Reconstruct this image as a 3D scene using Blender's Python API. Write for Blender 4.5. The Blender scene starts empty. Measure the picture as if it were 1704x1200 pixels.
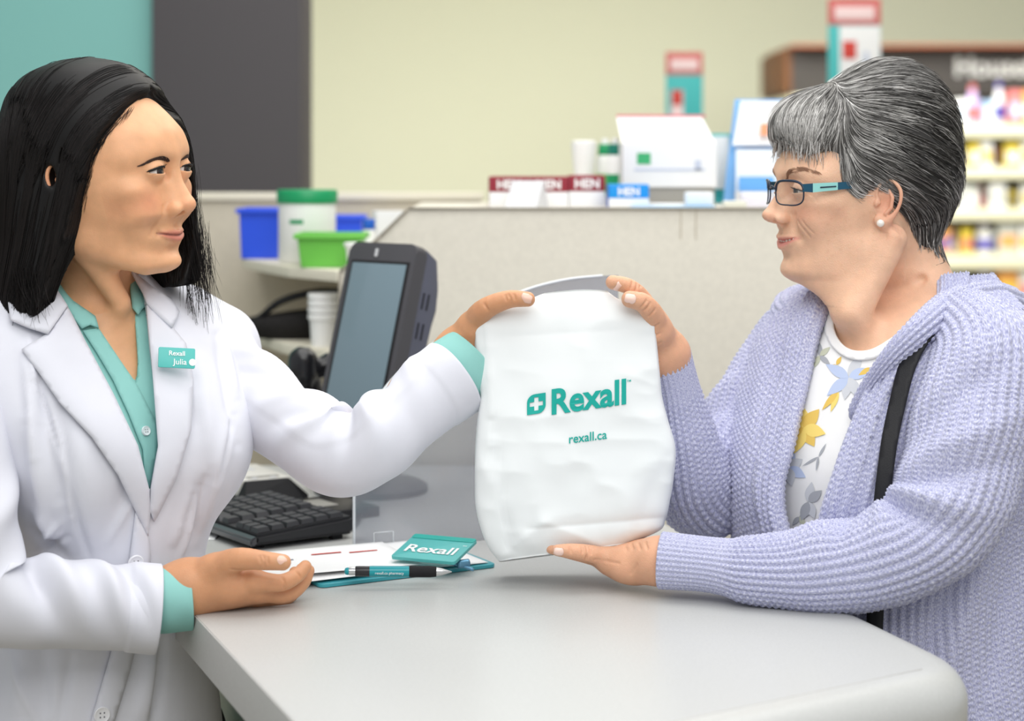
import bpy, bmesh, math, random
import numpy as np
from mathutils import Vector, Matrix
from mathutils.geometry import delaunay_2d_cdt
random.seed(7)
rng = np.random.default_rng(7)
SC = bpy.context.scene
COL = SC.collection

# ------------------------------------------------------------------ camera
FPX, HORIZ, CAMZ = 3200.0, 260.0, 1.52
cam_d = bpy.data.cameras.new('camera'); cam = bpy.data.objects.new('camera', cam_d); COL.objects.link(cam)
cam.location = (0, 0, CAMZ); cam.rotation_euler = (math.pi / 2, 0, 0)
cam_d.sensor_width = 36.0; cam_d.lens = FPX / 1704 * 36.0
cam_d.shift_y = -(600 - HORIZ) / 1704
cam_d.dof.use_dof = True; cam_d.dof.focus_distance = 2.08; cam_d.dof.aperture_fstop = 3.6
cam_d.clip_start = 0.05
SC.camera = cam

# ------------------------------------------------------------------ light
SC.view_settings.view_transform = 'Standard'; SC.view_settings.look = 'None'
SC.view_settings.gamma = 1.0; SC.view_settings.use_curve_mapping = False
SC.view_settings.exposure = 0.0
SC.cycles.use_denoising = True
SC.cycles.max_bounces = 8; SC.cycles.transparent_max_bounces = 16
w = bpy.data.worlds.new('world'); SC.world = w; w.use_nodes = True
w.node_tree.nodes['Background'].inputs[0].default_value = (0.93, 0.97, 1.0, 1)
w.node_tree.nodes['Background'].inputs[1].default_value = 0.56

def area_light(name, loc, target, size, sizey, power, color=(1, 1, 1)):
    d = bpy.data.lights.new(name, 'AREA'); d.shape = 'RECTANGLE'; d.size = size; d.size_y = sizey
    d.energy = power; d.color = color
    o = bpy.data.objects.new(name, d); COL.objects.link(o); o.location = loc
    o.rotation_euler = (Vector(target) - Vector(loc)).to_track_quat('-Z', 'Y').to_euler()
    return o
# big soft key light added high in front of the women, ceiling panels overhead
area_light('overhead_key_light', (0.15, 0.1, 2.95), (0.0, 2.15, 1.15), 2.4, 1.5, 40, (1.0, 0.98, 0.95))
area_light('ceiling_panel_light', (0.3, 2.4, 3.0), (0.3, 2.4, 0), 2.6, 2.2, 46, (1.0, 0.985, 0.96))
area_light('ceiling_panel_light', (0.5, 4.6, 3.0), (0.5, 4.6, 0), 3.0, 1.4, 38, (1.0, 0.97, 0.92))
area_light('ceiling_panel_light', (0.6, 9.4, 3.0), (0.6, 10.6, 0), 6.0, 3.6, 490, (1.0, 1.0, 0.99))  # extra light added to lift the dark back wall

# ------------------------------------------------------------------ helpers
def lin(c):
    if isinstance(c, (int, float)): c = (c, c, c)
    r = []
    for v in c[:3]:
        v = v / 255.0
        r.append(v / 12.92 if v <= 0.04045 else ((v + 0.055) / 1.055) ** 2.4)
    return (*r, 1.0)

def P(px, py, d):
    """point seen at photo pixel (px, py), d metres into the room"""
    return Vector(((px - 852) / FPX * d, d, CAMZ - (py - HORIZ) / FPX * d))
def PA(px, py, d): return np.array(P(px, py, d))

CZ = 1.048                       # counter top height
def on_counter(px, py, z=CZ):
    d = FPX * (CAMZ - z) / (py - HORIZ); return P(px, py, d)

_M = {}
def mat(name, col, rough=0.6, spec=0.4, noise=0.0, nscale=30.0, bump=0.0, bscale=200.0, metal=0.0,
        coat=0.0, sss=0.0, col2=None, detail=3.0, emit=0.0, sheen=0.0, trans=0.0):
    if name in _M: return _M[name]
    m = bpy.data.materials.new(name); m.use_nodes = True; nt = m.node_tree; b = nt.nodes['Principled BSDF']
    b.inputs['Base Color'].default_value = lin(col); b.inputs['Roughness'].default_value = rough
    b.inputs['Specular IOR Level'].default_value = spec; b.inputs['Metallic'].default_value = metal
    b.inputs['Coat Weight'].default_value = coat
    if sheen: b.inputs['Sheen Weight'].default_value = sheen
    if trans: b.inputs['Transmission Weight'].default_value = trans
    if sss:
        b.inputs['Subsurface Weight'].default_value = sss; b.inputs['Subsurface Radius'].default_value = (1.0, 0.35, 0.2)
        b.inputs['Subsurface Scale'].default_value = 0.006
    if emit:
        b.inputs['Emission Color'].default_value = lin(col); b.inputs['Emission Strength'].default_value = emit
    tc = nt.nodes.new('ShaderNodeTexCoord')
    if noise or col2:
        n = nt.nodes.new('ShaderNodeTexNoise'); n.inputs['Scale'].default_value = nscale; n.inputs['Detail'].default_value = detail
        nt.links.new(tc.outputs['Object'], n.inputs['Vector'])
        mx = nt.nodes.new('ShaderNodeMixRGB'); mx.inputs[1].default_value = lin(col)
        mx.inputs[2].default_value = lin(col2) if col2 else tuple([v * (1 - noise) for v in lin(col)[:3]] + [1])
        r = nt.nodes.new('ShaderNodeMapRange'); r.inputs[1].default_value = 0.35; r.inputs[2].default_value = 0.65
        nt.links.new(n.outputs['Fac'], r.inputs[0]); nt.links.new(r.outputs[0], mx.inputs[0])
        nt.links.new(mx.outputs[0], b.inputs['Base Color'])
    if bump:
        n2 = nt.nodes.new('ShaderNodeTexNoise'); n2.inputs['Scale'].default_value = bscale; n2.inputs['Detail'].default_value = 3
        nt.links.new(tc.outputs['Object'], n2.inputs['Vector'])
        bp = nt.nodes.new('ShaderNodeBump'); bp.inputs['Strength'].default_value = bump; bp.inputs['Distance'].default_value = 0.002
        nt.links.new(n2.outputs['Fac'], bp.inputs['Height']); nt.links.new(bp.outputs[0], b.inputs['Normal'])
    _M[name] = m
    return m

def place_parent(o, parent):
    if parent is not None:
        o.parent = parent; o.matrix_parent_inverse = parent.matrix_basis.inverted()

def tag(o, label=None, cat=None, group=None, kind=None):
    if label: o['label'] = label
    if cat: o['category'] = cat
    if group: o['group'] = group
    if kind: o['kind'] = kind
    return o

def thing(name, loc, label, cat, group=None, rotz=0):
    o = bpy.data.objects.new(name, None); COL.objects.link(o); o.location = loc; o.rotation_euler = (0, 0, rotz)
    o.empty_display_size = 0.05
    return tag(o, label, cat, group)

def mobj(name, verts, faces, m=None, parent=None, smooth=True, uv=None, attrs=None, matrix=None):
    me = bpy.data.meshes.new(name)
    verts = np.asarray(verts, dtype=np.float32)
    if isinstance(faces, np.ndarray):
        k = faces.shape[1]; nf = len(faces)
        me.vertices.add(len(verts)); me.vertices.foreach_set('co', verts.ravel())
        me.loops.add(nf * k); me.loops.foreach_set('vertex_index', faces.ravel().astype(np.int32))
        me.polygons.add(nf); me.polygons.foreach_set('loop_start', np.arange(0, nf * k, k, dtype=np.int32))
        me.update(calc_edges=True)
    else:
        me.from_pydata([tuple(v) for v in verts], [], [tuple(f) for f in faces]); me.update()
    if uv is not None:
        ul = me.uv_layers.new(name='UVMap'); li = np.empty(len(me.loops), np.int32); me.loops.foreach_get('vertex_index', li)
        ul.data.foreach_set('uv', np.asarray(uv, np.float32)[li].ravel())
    if attrs:
        for an, av in attrs.items():
            a = me.attributes.new(an, 'FLOAT_COLOR' if np.ndim(av) == 2 else 'FLOAT', 'POINT')
            if np.ndim(av) == 2:
                c = np.ones((len(verts), 4), np.float32); c[:, :3] = av; a.data.foreach_set('color', c.ravel())
            else: a.data.foreach_set('value', np.asarray(av, np.float32))
    if smooth: me.polygons.foreach_set('use_smooth', np.ones(len(me.polygons), bool))
    o = bpy.data.objects.new(name, me); COL.objects.link(o)
    if m is not None:
        for mm in (m if isinstance(m, (list, tuple)) else [m]): me.materials.append(mm)
    if matrix is not None: o.matrix_basis = matrix
    place_parent(o, parent)
    return o

def bm_obj(name, bm, m, parent=None, smooth=False, matrix=None, angle=None):
    bmesh.ops.recalc_face_normals(bm, faces=bm.faces)
    me = bpy.data.meshes.new(name); bm.to_mesh(me); bm.free()
    if smooth: me.polygons.foreach_set('use_smooth', np.ones(len(me.polygons), bool))
    if smooth and angle: me.set_sharp_from_angle(angle=angle)
    o = bpy.data.objects.new(name, me); COL.objects.link(o)
    for mm in (m if isinstance(m, (list, tuple)) else [m]): me.materials.append(mm)
    if matrix is not None: o.matrix_basis = matrix
    place_parent(o, parent)
    return o

def frame(origin, xdir, ydir=None, zdir=(0, 0, 1)):
    """matrix with local x along xdir, z as near zdir as possible"""
    x = Vector(xdir).normalized(); z = Vector(zdir); y = z.cross(x).normalized(); z = x.cross(y).normalized()
    return Matrix(((x.x, y.x, z.x, origin[0]), (x.y, y.y, z.y, origin[1]), (x.z, y.z, z.z, origin[2]), (0, 0, 0, 1)))

def box(name, c, size, m, parent=None, bev=0.0, seg=2, M=None, taper=None):
    """box centred at c (in frame M when given), bevelled"""
    bm = bmesh.new(); bmesh.ops.create_cube(bm, size=1)
    for v in bm.verts:
        if taper and v.co.z > 0: v.co.x *= taper[0]; v.co.y *= taper[1]
        v.co = Vector((v.co.x * size[0] + c[0], v.co.y * size[1] + c[1], v.co.z * size[2] + c[2]))
        if M is not None: v.co = M @ v.co
    if bev: bmesh.ops.bevel(bm, geom=bm.edges[:], offset=bev, segments=seg, profile=0.6, affect='EDGES')
    return bm_obj(name, bm, m, parent, smooth=bool(bev), angle=0.7)

def prism(name, pts, z0, z1, m, parent=None, bev=0.0, seg=2, M=None):
    """polygon pts (x, y) extruded z0..z1"""
    bm = bmesh.new()
    lo = [bm.verts.new((p[0], p[1], z0)) for p in pts]; hi = [bm.verts.new((p[0], p[1], z1)) for p in pts]
    n = len(pts)
    bm.faces.new(lo[::-1]); bm.faces.new(hi)
    for i in range(n): bm.faces.new((lo[i], lo[(i + 1) % n], hi[(i + 1) % n], hi[i]))
    if bev: bmesh.ops.bevel(bm, geom=bm.edges[:], offset=bev, segments=seg, profile=0.6, affect='EDGES')
    if M is not None: bmesh.ops.transform(bm, matrix=M, verts=bm.verts)
    return bm_obj(name, bm, m, parent, smooth=bool(bev), angle=0.7)

def lathe(name, prof, m, parent=None, loc=(0, 0, 0), n=32, M=None):
    """(r, z) profile turned about z"""
    V, F = [], []
    for (r, z) in prof:
        for k in range(n):
            a = 2 * math.pi * k / n; V.append((r * math.cos(a), r * math.sin(a), z))
    for i in range(len(prof) - 1):
        for k in range(n):
            F.append((i * n + k, i * n + (k + 1) % n, (i + 1) * n + (k + 1) % n, (i + 1) * n + k))
    F.append(tuple(range(n))[::-1]); F.append(tuple(range((len(prof) - 1) * n, len(prof) * n)))
    T = M if M is not None else Matrix.Translation(loc)
    V = [T @ Vector(v) for v in V]
    o = mobj(name, V, F, m, parent); o.data.set_sharp_from_angle(angle=0.8)
    return o

def catmull(pts, n):
    """resample control rows (k, c) to n rows along a smooth curve"""
    pts = np.asarray(pts, float); k = len(pts)
    if k == 2:
        t = np.linspace(0, 1, n)[:, None]; return pts[0] * (1 - t) + pts[1] * t
    seg = np.linalg.norm(np.diff(pts[:, :3], axis=0), axis=1) ** 0.5 + 1e-9
    T = np.concatenate([[0], np.cumsum(seg)]); tt = np.linspace(0, T[-1], n)
    m = np.zeros_like(pts)
    m[1:-1] = ((pts[2:] - pts[1:-1]) / (T[2:] - T[1:-1])[:, None] * (T[1:-1] - T[:-2])[:, None] +
               (pts[1:-1] - pts[:-2]) / (T[1:-1] - T[:-2])[:, None] * (T[2:] - T[1:-1])[:, None]) / (T[2:] - T[:-2])[:, None]
    m[0] = (pts[1] - pts[0]) / (T[1] - T[0]); m[-1] = (pts[-1] - pts[-2]) / (T[-1] - T[-2])
    i = np.clip(np.searchsorted(T, tt, side='right') - 1, 0, k - 2); h = (T[i + 1] - T[i])[:, None]; s = ((tt - T[i]) / (T[i + 1] - T[i]))[:, None]
    return ((2 * s**3 - 3 * s**2 + 1) * pts[i] + (s**3 - 2 * s**2 + s) * h * m[i] + (-2 * s**3 + 3 * s**2) * pts[i + 1] + (s**3 - s**2) * h * m[i + 1])

def tube(name, pts, r, m, parent=None, n=10, steps=None, caps=True, flat=1.0, up=(0, 0, 1)):
    """round tube along control points; r a number or one per point"""
    pts = np.asarray([tuple(p) for p in pts], float); k = len(pts)
    rr = np.full(k, r) if np.isscalar(r) else np.asarray(r, float)
    A = catmull(np.column_stack([pts, rr]), steps or max(2, 8 * (k - 1)))
    V, F = sweep_rows(A[:, :3], A[:, 3], n, flat, up)
    if caps:
        L = len(A); F = F + [tuple(range(n))[::-1], tuple(range((L - 1) * n, L * n))]
    return mobj(name, V, F, m, parent)

def sweep_rows(C, R, n, flat=1.0, up=(0, 0, 1)):
    C = np.asarray(C, float); L = len(C)
    T = np.gradient(C, axis=0); T /= np.linalg.norm(T, axis=1)[:, None] + 1e-12
    u = np.array(up, float); N = np.zeros_like(C)
    u0 = u - T[0] * T[0].dot(u)
    if np.linalg.norm(u0) < 1e-4: u0 = np.array((1.0, 0, 0)) - T[0] * T[0][0]
    prev = u0 / np.linalg.norm(u0)
    for i in range(L):
        v = prev - T[i] * T[i].dot(prev); v /= np.linalg.norm(v) + 1e-12; N[i] = v; prev = v
    B = np.cross(T, N); a = np.linspace(0, 2 * np.pi, n, endpoint=False)
    V = C[:, None, :] + R[:, None, None] * (np.cos(a)[None, :, None] * N[:, None, :] + flat * np.sin(a)[None, :, None] * B[:, None, :])
    F = []
    for i in range(L - 1):
        for j in range(n): F.append((i * n + j, i * n + (j + 1) % n, (i + 1) * n + (j + 1) % n, (i + 1) * n + j))
    return V.reshape(-1, 3), F

def text2d(s, size, bold=0.0, spacing=1.0, res=6):
    """flat text as (verts 2D, faces); left end at x = 0, baseline y = 0"""
    c = bpy.data.curves.new('lettering', 'FONT'); c.body = s; c.size = size; c.offset = bold; c.space_character = spacing
    c.resolution_u = res; c.fill_mode = 'FRONT'
    o = bpy.data.objects.new('lettering', c); COL.objects.link(o)
    dg = bpy.context.evaluated_depsgraph_get(); me = bpy.data.meshes.new_from_object(o.evaluated_get(dg))
    V = np.array([v.co[:] for v in me.vertices]); F = [tuple(p.vertices) for p in me.polygons]
    bpy.data.objects.remove(o); bpy.data.curves.remove(c); bpy.data.meshes.remove(me)
    return V, F

def lettering(name, s, size, M, m, parent=None, bold=0.0, center=True, lift=0.0006, width=None, shear=0.0):
    V, F = text2d(s, size, bold)
    if width:
        sx = width / (V[:, 0].max() - V[:, 0].min()); V[:, 0] *= sx
    if center: V[:, 0] -= (V[:, 0].max() + V[:, 0].min()) / 2
    V[:, 0] += V[:, 1] * shear
    W = [M @ Vector((v[0], v[1], lift)) for v in V]
    return mobj(name, W, F, m, parent, smooth=False)
# ================================================================== the shop
M_wall = mat('cream_wall_paint', (219, 220, 197), 0.8, 0.2, bump=0.05, bscale=300)
M_teal = mat('teal_wall_paint', (136, 194, 189), 0.8, 0.2)
M_char = mat('charcoal_wall_panel', (84, 81, 84), 0.7, 0.3)
M_floor = mat('shop_floor_vinyl', (186, 178, 160), 0.45, 0.4, noise=0.12, nscale=6)
M_ceil = mat('ceiling_tile_white', (235, 235, 230), 0.9, 0.1)
M_part = mat('cream_speckled_laminate', (226, 221, 207), 0.55, 0.35, noise=0.06, nscale=130, detail=6)
M_partedge = mat('grey_edge_band', (150, 143, 130), 0.5, 0.3)
M_tan = mat('tan_laminate', (196, 188, 170), 0.6, 0.3, noise=0.05, nscale=60)
M_shelf = mat('ivory_shelf_board', (226, 220, 202), 0.5, 0.35)

def struct(o): o['kind'] = 'structure'; return o
struct(box('floor', (1, 5, -0.05), (16, 18, 0.1), M_floor))
struct(box('ceiling', (1, 8.6, 3.14), (16, 11, 0.1), M_ceil))
struct(box('wall_back', (1, 13.1, 1.55), (16, 0.2, 3.1), M_wall))
# teal wall and the charcoal pillar panel beside it, behind the dispensary
xs = lambda px, d: (px - 852) / FPX * d
xa, xb = xs(258, 4.3), xs(504, 4.3)
struct(box('wall_left', ((xa - 4) / 2, 4.4, 1.5), (xa + 4, 0.2, 3.0), M_teal))
struct(box('wall_pillar', ((xa + xb) / 2, 4.38, 1.5), (xb - xa, 0.24, 3.0), M_char, bev=0.004))

# low divider behind the dispensary shelves
DV = 3.55
zt = CAMZ - (333 - HORIZ) / FPX * DV
dv = struct(box('wall_divider', ((xs(120, DV) + xs(800, DV)) / 2, DV + 0.03, zt / 2), (xs(800, DV) - xs(120, DV), 0.06, zt), M_tan, bev=0.004))
box('cap_rail', ((xs(120, DV) + xs(800, DV)) / 2, DV + 0.03, zt + 0.006), (xs(800, DV) - xs(120, DV) + .01, 0.075, 0.014), M_shelf, dv, bev=0.003)

# ---- the tall laminate partition with the sloped corner, ledge on top
PT = 2.95
ptop = CAMZ - (347 - HORIZ) / FPX * PT
def pp(px, py): p = P(px, py, PT); return (p.x, p.z)
outline = [pp(680, 347), pp(1425, 347), (pp(1425, 347)[0], 0.0), (pp(566, 450)[0], 0.0), pp(566, 452), pp(634, 392)]
R90 = Matrix.Rotation(math.pi / 2, 4, 'X')
part = struct(prism('wall_partition', outline, -PT - 0.03, -PT, M_part, M=R90, bev=0.0025))
struct(part)
box('ledge', ((xs(680, PT) + xs(1425, PT)) / 2, PT + 0.20, ptop - 0.0112), (xs(1425, PT) - xs(680, PT), 0.396, 0.022), M_part, part, bev=0.002)
e0, e1, e2 = P(566, 452, PT), P(634, 392, PT), P(680, 347, PT)
for a, b in ((P(566, 900, PT), e0), (e0, e1), (e1, e2), (e2, P(1425, 347, PT))):
    a = Vector((a.x, PT - 0.004, a.z)); b = Vector((b.x, PT - 0.004, b.z))
    tube('edge_band', [a, b], 0.0022, M_partedge, part, n=6)
Lr = P(1140, 350, PT)
for px in (1133, 1158):
    q = P(px, 352, PT); box('panel_joint', (q.x, PT - 0.0006, q.z - 0.02), (0.0015, 0.0014, 0.045), M_tan, part)

# ---- dispensary shelves behind the partition
def shelf(zc, pl, pr, label):
    a = Vector((pl[0], pl[1], zc)); b = Vector((pr[0], pr[1], zc))
    pts = [(a.x, a.y), (b.x * 0.55 + a.x * .45 , b.y * .62 + a.y * .38 - 0.02), (b.x, b.y), (b.x + 0.14, b.y), (b.x + 0.14, DV), (a.x, DV)]
    o = prism('wall_shelf', pts, zc - 0.018, zc, M_shelf, bev=0.003)
    tag(o, label, 'shelf'); return o
Z1 = CAMZ - (430 - HORIZ) / FPX * 3.35; Z2 = CAMZ - (548 - HORIZ) / FPX * 3.35
d1 = FPX * (CAMZ - Z1) / (462 - HORIZ); d2 = FPX * (CAMZ - Z2) / (606 - HORIZ)
d1 = max(d1, 2.99); d2 = max(d2, 2.99)
shelf(Z1, (xs(402, 3.35), 3.35), (xs(560, d1), d1), 'upper ivory shelf holding blue and green bins beside the partition')
shelf(Z2, (xs(405, 3.35), 3.35), (xs(540, d2), d2), 'lower ivory shelf holding a black basket and white tubs')

M_white = mat('white_plastic', (240, 240, 238), 0.4, 0.5)
M_card = mat('white_card', (230, 231, 232), 0.6, 0.3)
M_blue = mat('blue_plastic', (40, 84, 226), 0.35, 0.5)
M_green = mat('green_plastic', (108, 192, 76), 0.4, 0.5)
M_dgreen = mat('dark_green_plastic', (10, 148, 92), 0.4, 0.5)
M_navy = mat('navy_ink', (30, 50, 130), 0.5, 0.4)
M_black = mat('black_plastic', (34, 33, 36), 0.35, 0.5)
M_blackm = mat('black_matte', (30, 30, 32), 0.75, 0.3)
M_red = mat('red_ink', (204, 70, 62), 0.6, 0.3)

def bin_open(name, cx, cy, z, w, dp, h, m, label, cat='bin', flare=1.12, group=None, rot=0.0):
    t = thing(name, (cx, cy, z), label, cat, group, rot)
    bm = bmesh.new(); th = 0.004
    def ring(s, zz, o=0): return [bm.verts.new((sx * (w / 2 * s - o), sy * (dp / 2 * s - o), zz)) for sx, sy in ((-1, -1), (1, -1), (1, 1), (-1, 1))]
    a = ring(1, 0); b = ring(flare, h); c = ring(flare, h, th); d = ring(1, th, th)
    bm.faces.new(a[::-1]); bm.faces.new(d)
    for A, B in ((a, b), (b, c), (c, d)):
        for i in range(4): bm.faces.new((A[i], A[(i + 1) % 4], B[(i + 1) % 4], B[i]))
    bmesh.ops.bevel(bm, geom=bm.edges[:], offset=0.0015, segments=2, affect='EDGES')
    o = bm_obj('tub', bm, m, None, True, angle=.7); o.parent = t
    r = []
    for s, e in ((flare, 0.003),):
        hw, hd = w / 2 * s + e, dp / 2 * s + e
        for c_, sz in (((0, -hd, h), (2 * hw + .004, .006, .008)), ((0, hd, h), (2 * hw + .004, .006, .008)), ((-hw, 0, h), (.006, 2 * hd, .008)), ((hw, 0, h), (.006, 2 * hd, .008))):
            k = box('rim', c_, sz, m, None, bev=.0015); k.parent = t
    return t

def at(px, d): return xs(px, d)
# blue bins, tub with green lid, green bin, cups, bottle and box on the upper shelf
bin_open('storage_bin', at(436, 3.32), 3.38, Z1, 0.075, 0.10, 0.083, M_blue, 'tall blue plastic storage bin left of the white tub', 'bin', 1.08)
tb = thing('ointment_tub', (at(509, 3.2), 3.22, Z1), 'large white plastic tub with a green screw lid on the upper shelf', 'tub')
for nm, pr, mm in (('body', [(0.044, 0), (0.048, .004), (0.048, .09), (.0475, .1), (.046, .103)], M_white), ('lid', [(.0505, .1), (.051, .103), (.051, .119), (.049, .122), (.02, .1225)], M_dgreen)):
    o = lathe(nm, pr, mm, None); o.parent = tb
bm = None
def band(parent, r, z0, z1, a0, a1, m, name='print', n=10):
    V, F = [], []
    for i in range(n + 1):
        a = a0 + (a1 - a0) * i / n
        V += [(r * math.cos(a), r * math.sin(a), z0), (r * math.cos(a), r * math.sin(a), z1)]
    for i in range(n): F.append((2 * i, 2 * i + 2, 2 * i + 3, 2 * i + 1))
    o = mobj(name, V, F, m, None); o.parent = parent; return o
band(tb, .0486, .066, .073, -2.1, -1.6, M_dgreen); band(tb, .0486, .03, .04, -1.75, -1.35, mat('pale_green_ink', (150, 205, 180), .6), 'print')
bin_open('storage_bin', at(552, 3.1), 3.11, Z1, 0.092, 0.085, 0.05, M_green, 'bright green plastic bin in front of the white tub', 'bin', 1.12)
bin_open('storage_bin', at(578, 3.48), 3.47, Z1, 0.055, 0.06, 0.068, M_blue, 'small blue bin at the back behind the green bin', 'bin', 1.08)
o = lathe('plastic_cup', [(.013, 0), (.0165, .034), (.0195, .036), (.0195, .041), (.018, .042), (.015, .02), (.01, .003)], M_white, None, (at(592, 3.02), 3.03, Z1)); tag(o, 'small white plastic cup with a rim beside the screen top', 'cup')
pb = thing('pill_bottle', (at(614, 3.22), 3.22, Z1 + .0), 'small white pill bottle with a blue cap', 'bottle')
for nm, pr, mm in (('body', [(.010, 0), (.0105, .003), (.0105, .052), (.008, .056)], M_white), ('cap', [(.0098, .056), (.0102, .058), (.0102, .071), (.009, .073)], mat('blue_cap', (22, 92, 196), .4))):
    o = lathe(nm, pr, mm, None); o.parent = pb
cb = thing('medicine_box', (at(650, 3.33), 3.3, Z1), 'plain white carton standing behind the sloped partition corner', 'box', None, 0.35)
o = box('carton', (0, 0, .042), (.055, .03, .084), M_card, None, bev=.001); o.parent = cb
o = box('side_print', (-.0277, 0, .045), (.0004, .012, .05), mat('grey_ink', (120, 124, 140), .6), None); o.parent = cb

# black basket with a curved handle and nested white tubs on the lower shelf
bk = thing('wire_basket', (at(480, 3.2), 3.2, Z2), 'black oval basket with an arched handle on the lower shelf', 'basket')
def bp_(px, py, d=3.2): return Vector((at(px, d) - bk.location.x, d - 3.2, CAMZ - (py - HORIZ) / FPX * d - Z2))
V = []; F = []; n = 28
prof = [(.02, .0), (.055, .0), (.066, .02), (.07, .042), (.066, .042), (.052, .012)]
for r, z in prof:
    for k in range(n):
        a = 2 * math.pi * k / n; V.append((1.15 * r * math.cos(a) + .01, .75 * r * math.sin(a), z + 0.010 * math.cos(a) * (z / .042)))
for i in range(len(prof) - 1):
    for k in range(n): F.append((i * n + k, i * n + (k + 1) % n, (i + 1) * n + (k + 1) % n, (i + 1) * n + k))
F.append(tuple(range(n))[::-1])
o = mobj('bowl', V, F, mat('black_wicker', (38, 36, 36), .8, .3, noise=.5, nscale=260)); o.parent = bk
o = tube('handle', [bp_(404, 545, 3.19), bp_(432, 528, 3.18), bp_(465, 503, 3.16), bp_(505, 490, 3.15), bp_(545, 485, 3.15), bp_(585, 492, 3.16), bp_(605, 520, 3.17), bp_(612, 545, 3.18)], [.0045, .005, .006, .006, .006, .006, .006, .005], M_blackm, None, n=8); o.parent = bk
for i in range(4):
    z = .0 + i * .011
    o = lathe('stacking_tub', [(.020, z), (.0225, z + .042), (.0255, z + .043), (.0255, z + .050), (.0235, z + .051), (.021, z + .02), (.018, z + .003)], M_white, None, (at(538, 3.05), 3.06, Z2))
    tag(o, ['white tub at the bottom of the nested stack', 'second white tub up in the nested stack', 'third white tub up in the nested stack', 'topmost white tub of the nested stack'][i] + ' on the lower shelf', 'tub', 'nested white tubs')
# ================================================================== things on the partition ledge
LZ = ptop - 0.001
M_burg = mat('burgundy_ink', (142, 38, 54), 0.5, 0.4)
M_cyan = mat('cyan_ink', (22, 146, 226), 0.5, 0.4)
M_paper = mat('white_paper', (246, 246, 246), 0.7, 0.2)
M_grey = mat('grey_plastic', (150, 148, 142), 0.5, 0.4)
M_ltgrey = mat('light_grey_plastic', (205, 206, 208), 0.45, 0.4)
M_teald = mat('teal_ink', (70, 182, 182), 0.5, 0.4)
M_pink = mat('faded_red_ink', (205, 110, 108), 0.6, 0.3)
M_sky = mat('sky_blue_plastic', (120, 180, 236), 0.4, 0.4)

def carton(px0, px1, ptopy, d, depth, mtop, mside, label, side_px=0, text=None, group=None, split=.5, rot=0.0):
    x0, x1 = xs(px0, d), xs(px1, d); wd = x1 - x0; h = (CAMZ - (ptopy - HORIZ) / FPX * d) - LZ
    t = thing('medicine_carton', ((x0 + x1) / 2, d + depth / 2, LZ), label, 'box', group, rot)
    o = box('lower_carton', (0, 0, h * split / 2), (wd, depth, h * split), M_card, None, bev=.0012); o.parent = t
    o = box('upper_carton', (0, 0, h * (1 + split) / 2), (wd, depth, h * (1 - split)), mtop, None, bev=.0012); o.parent = t
    if mside:
        o = box('end_flap', (-wd / 2 - .0006, 0, h / 2), (.0012, depth * .96, h * .97), mside, None); o.parent = t
    if text:
        M = Matrix.Translation((0, -depth / 2 - .0004, h * (split + (1 - split) * .22))) @ R90
        o = lettering('lettering', text, h * (1 - split) * .8, M, M_paper, None, bold=.0006); o.parent = t
    return t
g = 'burgundy and white medicine cartons in a row'
M_flap = mat('brown_grey_flap', (140, 112, 112), .6)
carton(814, 880, 294, 3.06, .09, M_burg, M_flap, 'first burgundy and white carton, its end flap showing, on the ledge', text='HEN', group=g)
carton(881, 946, 294, 3.06, .09, M_burg, None, 'second burgundy and white carton, half hidden by a leaning card', text='HEN', group=g)
carton(947, 1007, 292, 3.06, .09, M_burg, None, 'third burgundy and white carton, next to the blue carton', text='HEN', group=g)
carton(1013, 1080, 307, 3.0, .06, M_cyan, mat('navy_flap', (52, 84, 176), .5), 'blue and white carton on the partition ledge', text='HEN', split=.42)
# leaning white card
c0, c1 = P(840, 346, 2.985), P(892, 346, 2.985)
hh = .043
V = [(c0.x, 2.985, LZ), (c1.x, 2.985, LZ), (c1.x + .013, 3.02, LZ + hh), (c0.x + .012, 3.02, LZ + hh), (c1.x + .02, 3.03, LZ), (c0.x + .02, 3.03, LZ)]
o = mobj('tent_card', V, [(0, 1, 2, 3), (3, 2, 4, 5), (0, 3, 5), (1, 4, 2)], M_ltgrey, smooth=False); tag(o, 'folded white tent card leaning before the burgundy cartons', 'card')
# bottles
wb = thing('lotion_bottle', (xs(971, 3.3), 3.28, LZ), 'white tapered lotion bottle standing behind the burgundy cartons', 'bottle')
o = lathe('body', [(.012, 0), (.0125, .015), (.019, .07), (.0215, .1), (.021, .106), (.016, .108)], M_white); o.parent = wb
o = lathe('cap', [(.0115, 0), (.0125, .012), (.012, .014)], M_ltgrey); o.parent = wb
for i, (px, d, mm) in enumerate(((1007, 3.3, M_green), (1024, 3.24, M_dgreen))):
    t = thing('shampoo_bottle', (xs(px, d), d, LZ), ['green label bottle with dark green cap beside the white lotion bottle', 'dark green capped bottle next to the white display carton'][i], 'bottle', 'green capped bottles')
    o = lathe('body', [(.014, 0), (.0155, .004), (.0155, .075), (.010, .088)], M_white); o.parent = t
    o = lathe('label_band', [(.0157, .014), (.0158, .015), (.0158, .05), (.0157, .051)], mm); o.parent = t
    o = lathe('cap', [(.0115, .082), (.0125, .084), (.0115, .1), (.010, .102)], M_dgreen if i == 0 else mat('deep_green_cap', (0, 120, 100), .4)); o.parent = t
    o = lathe('spout', [(.007, .102), (.006, .108), (.0055, .112)], M_white); o.parent = t
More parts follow.
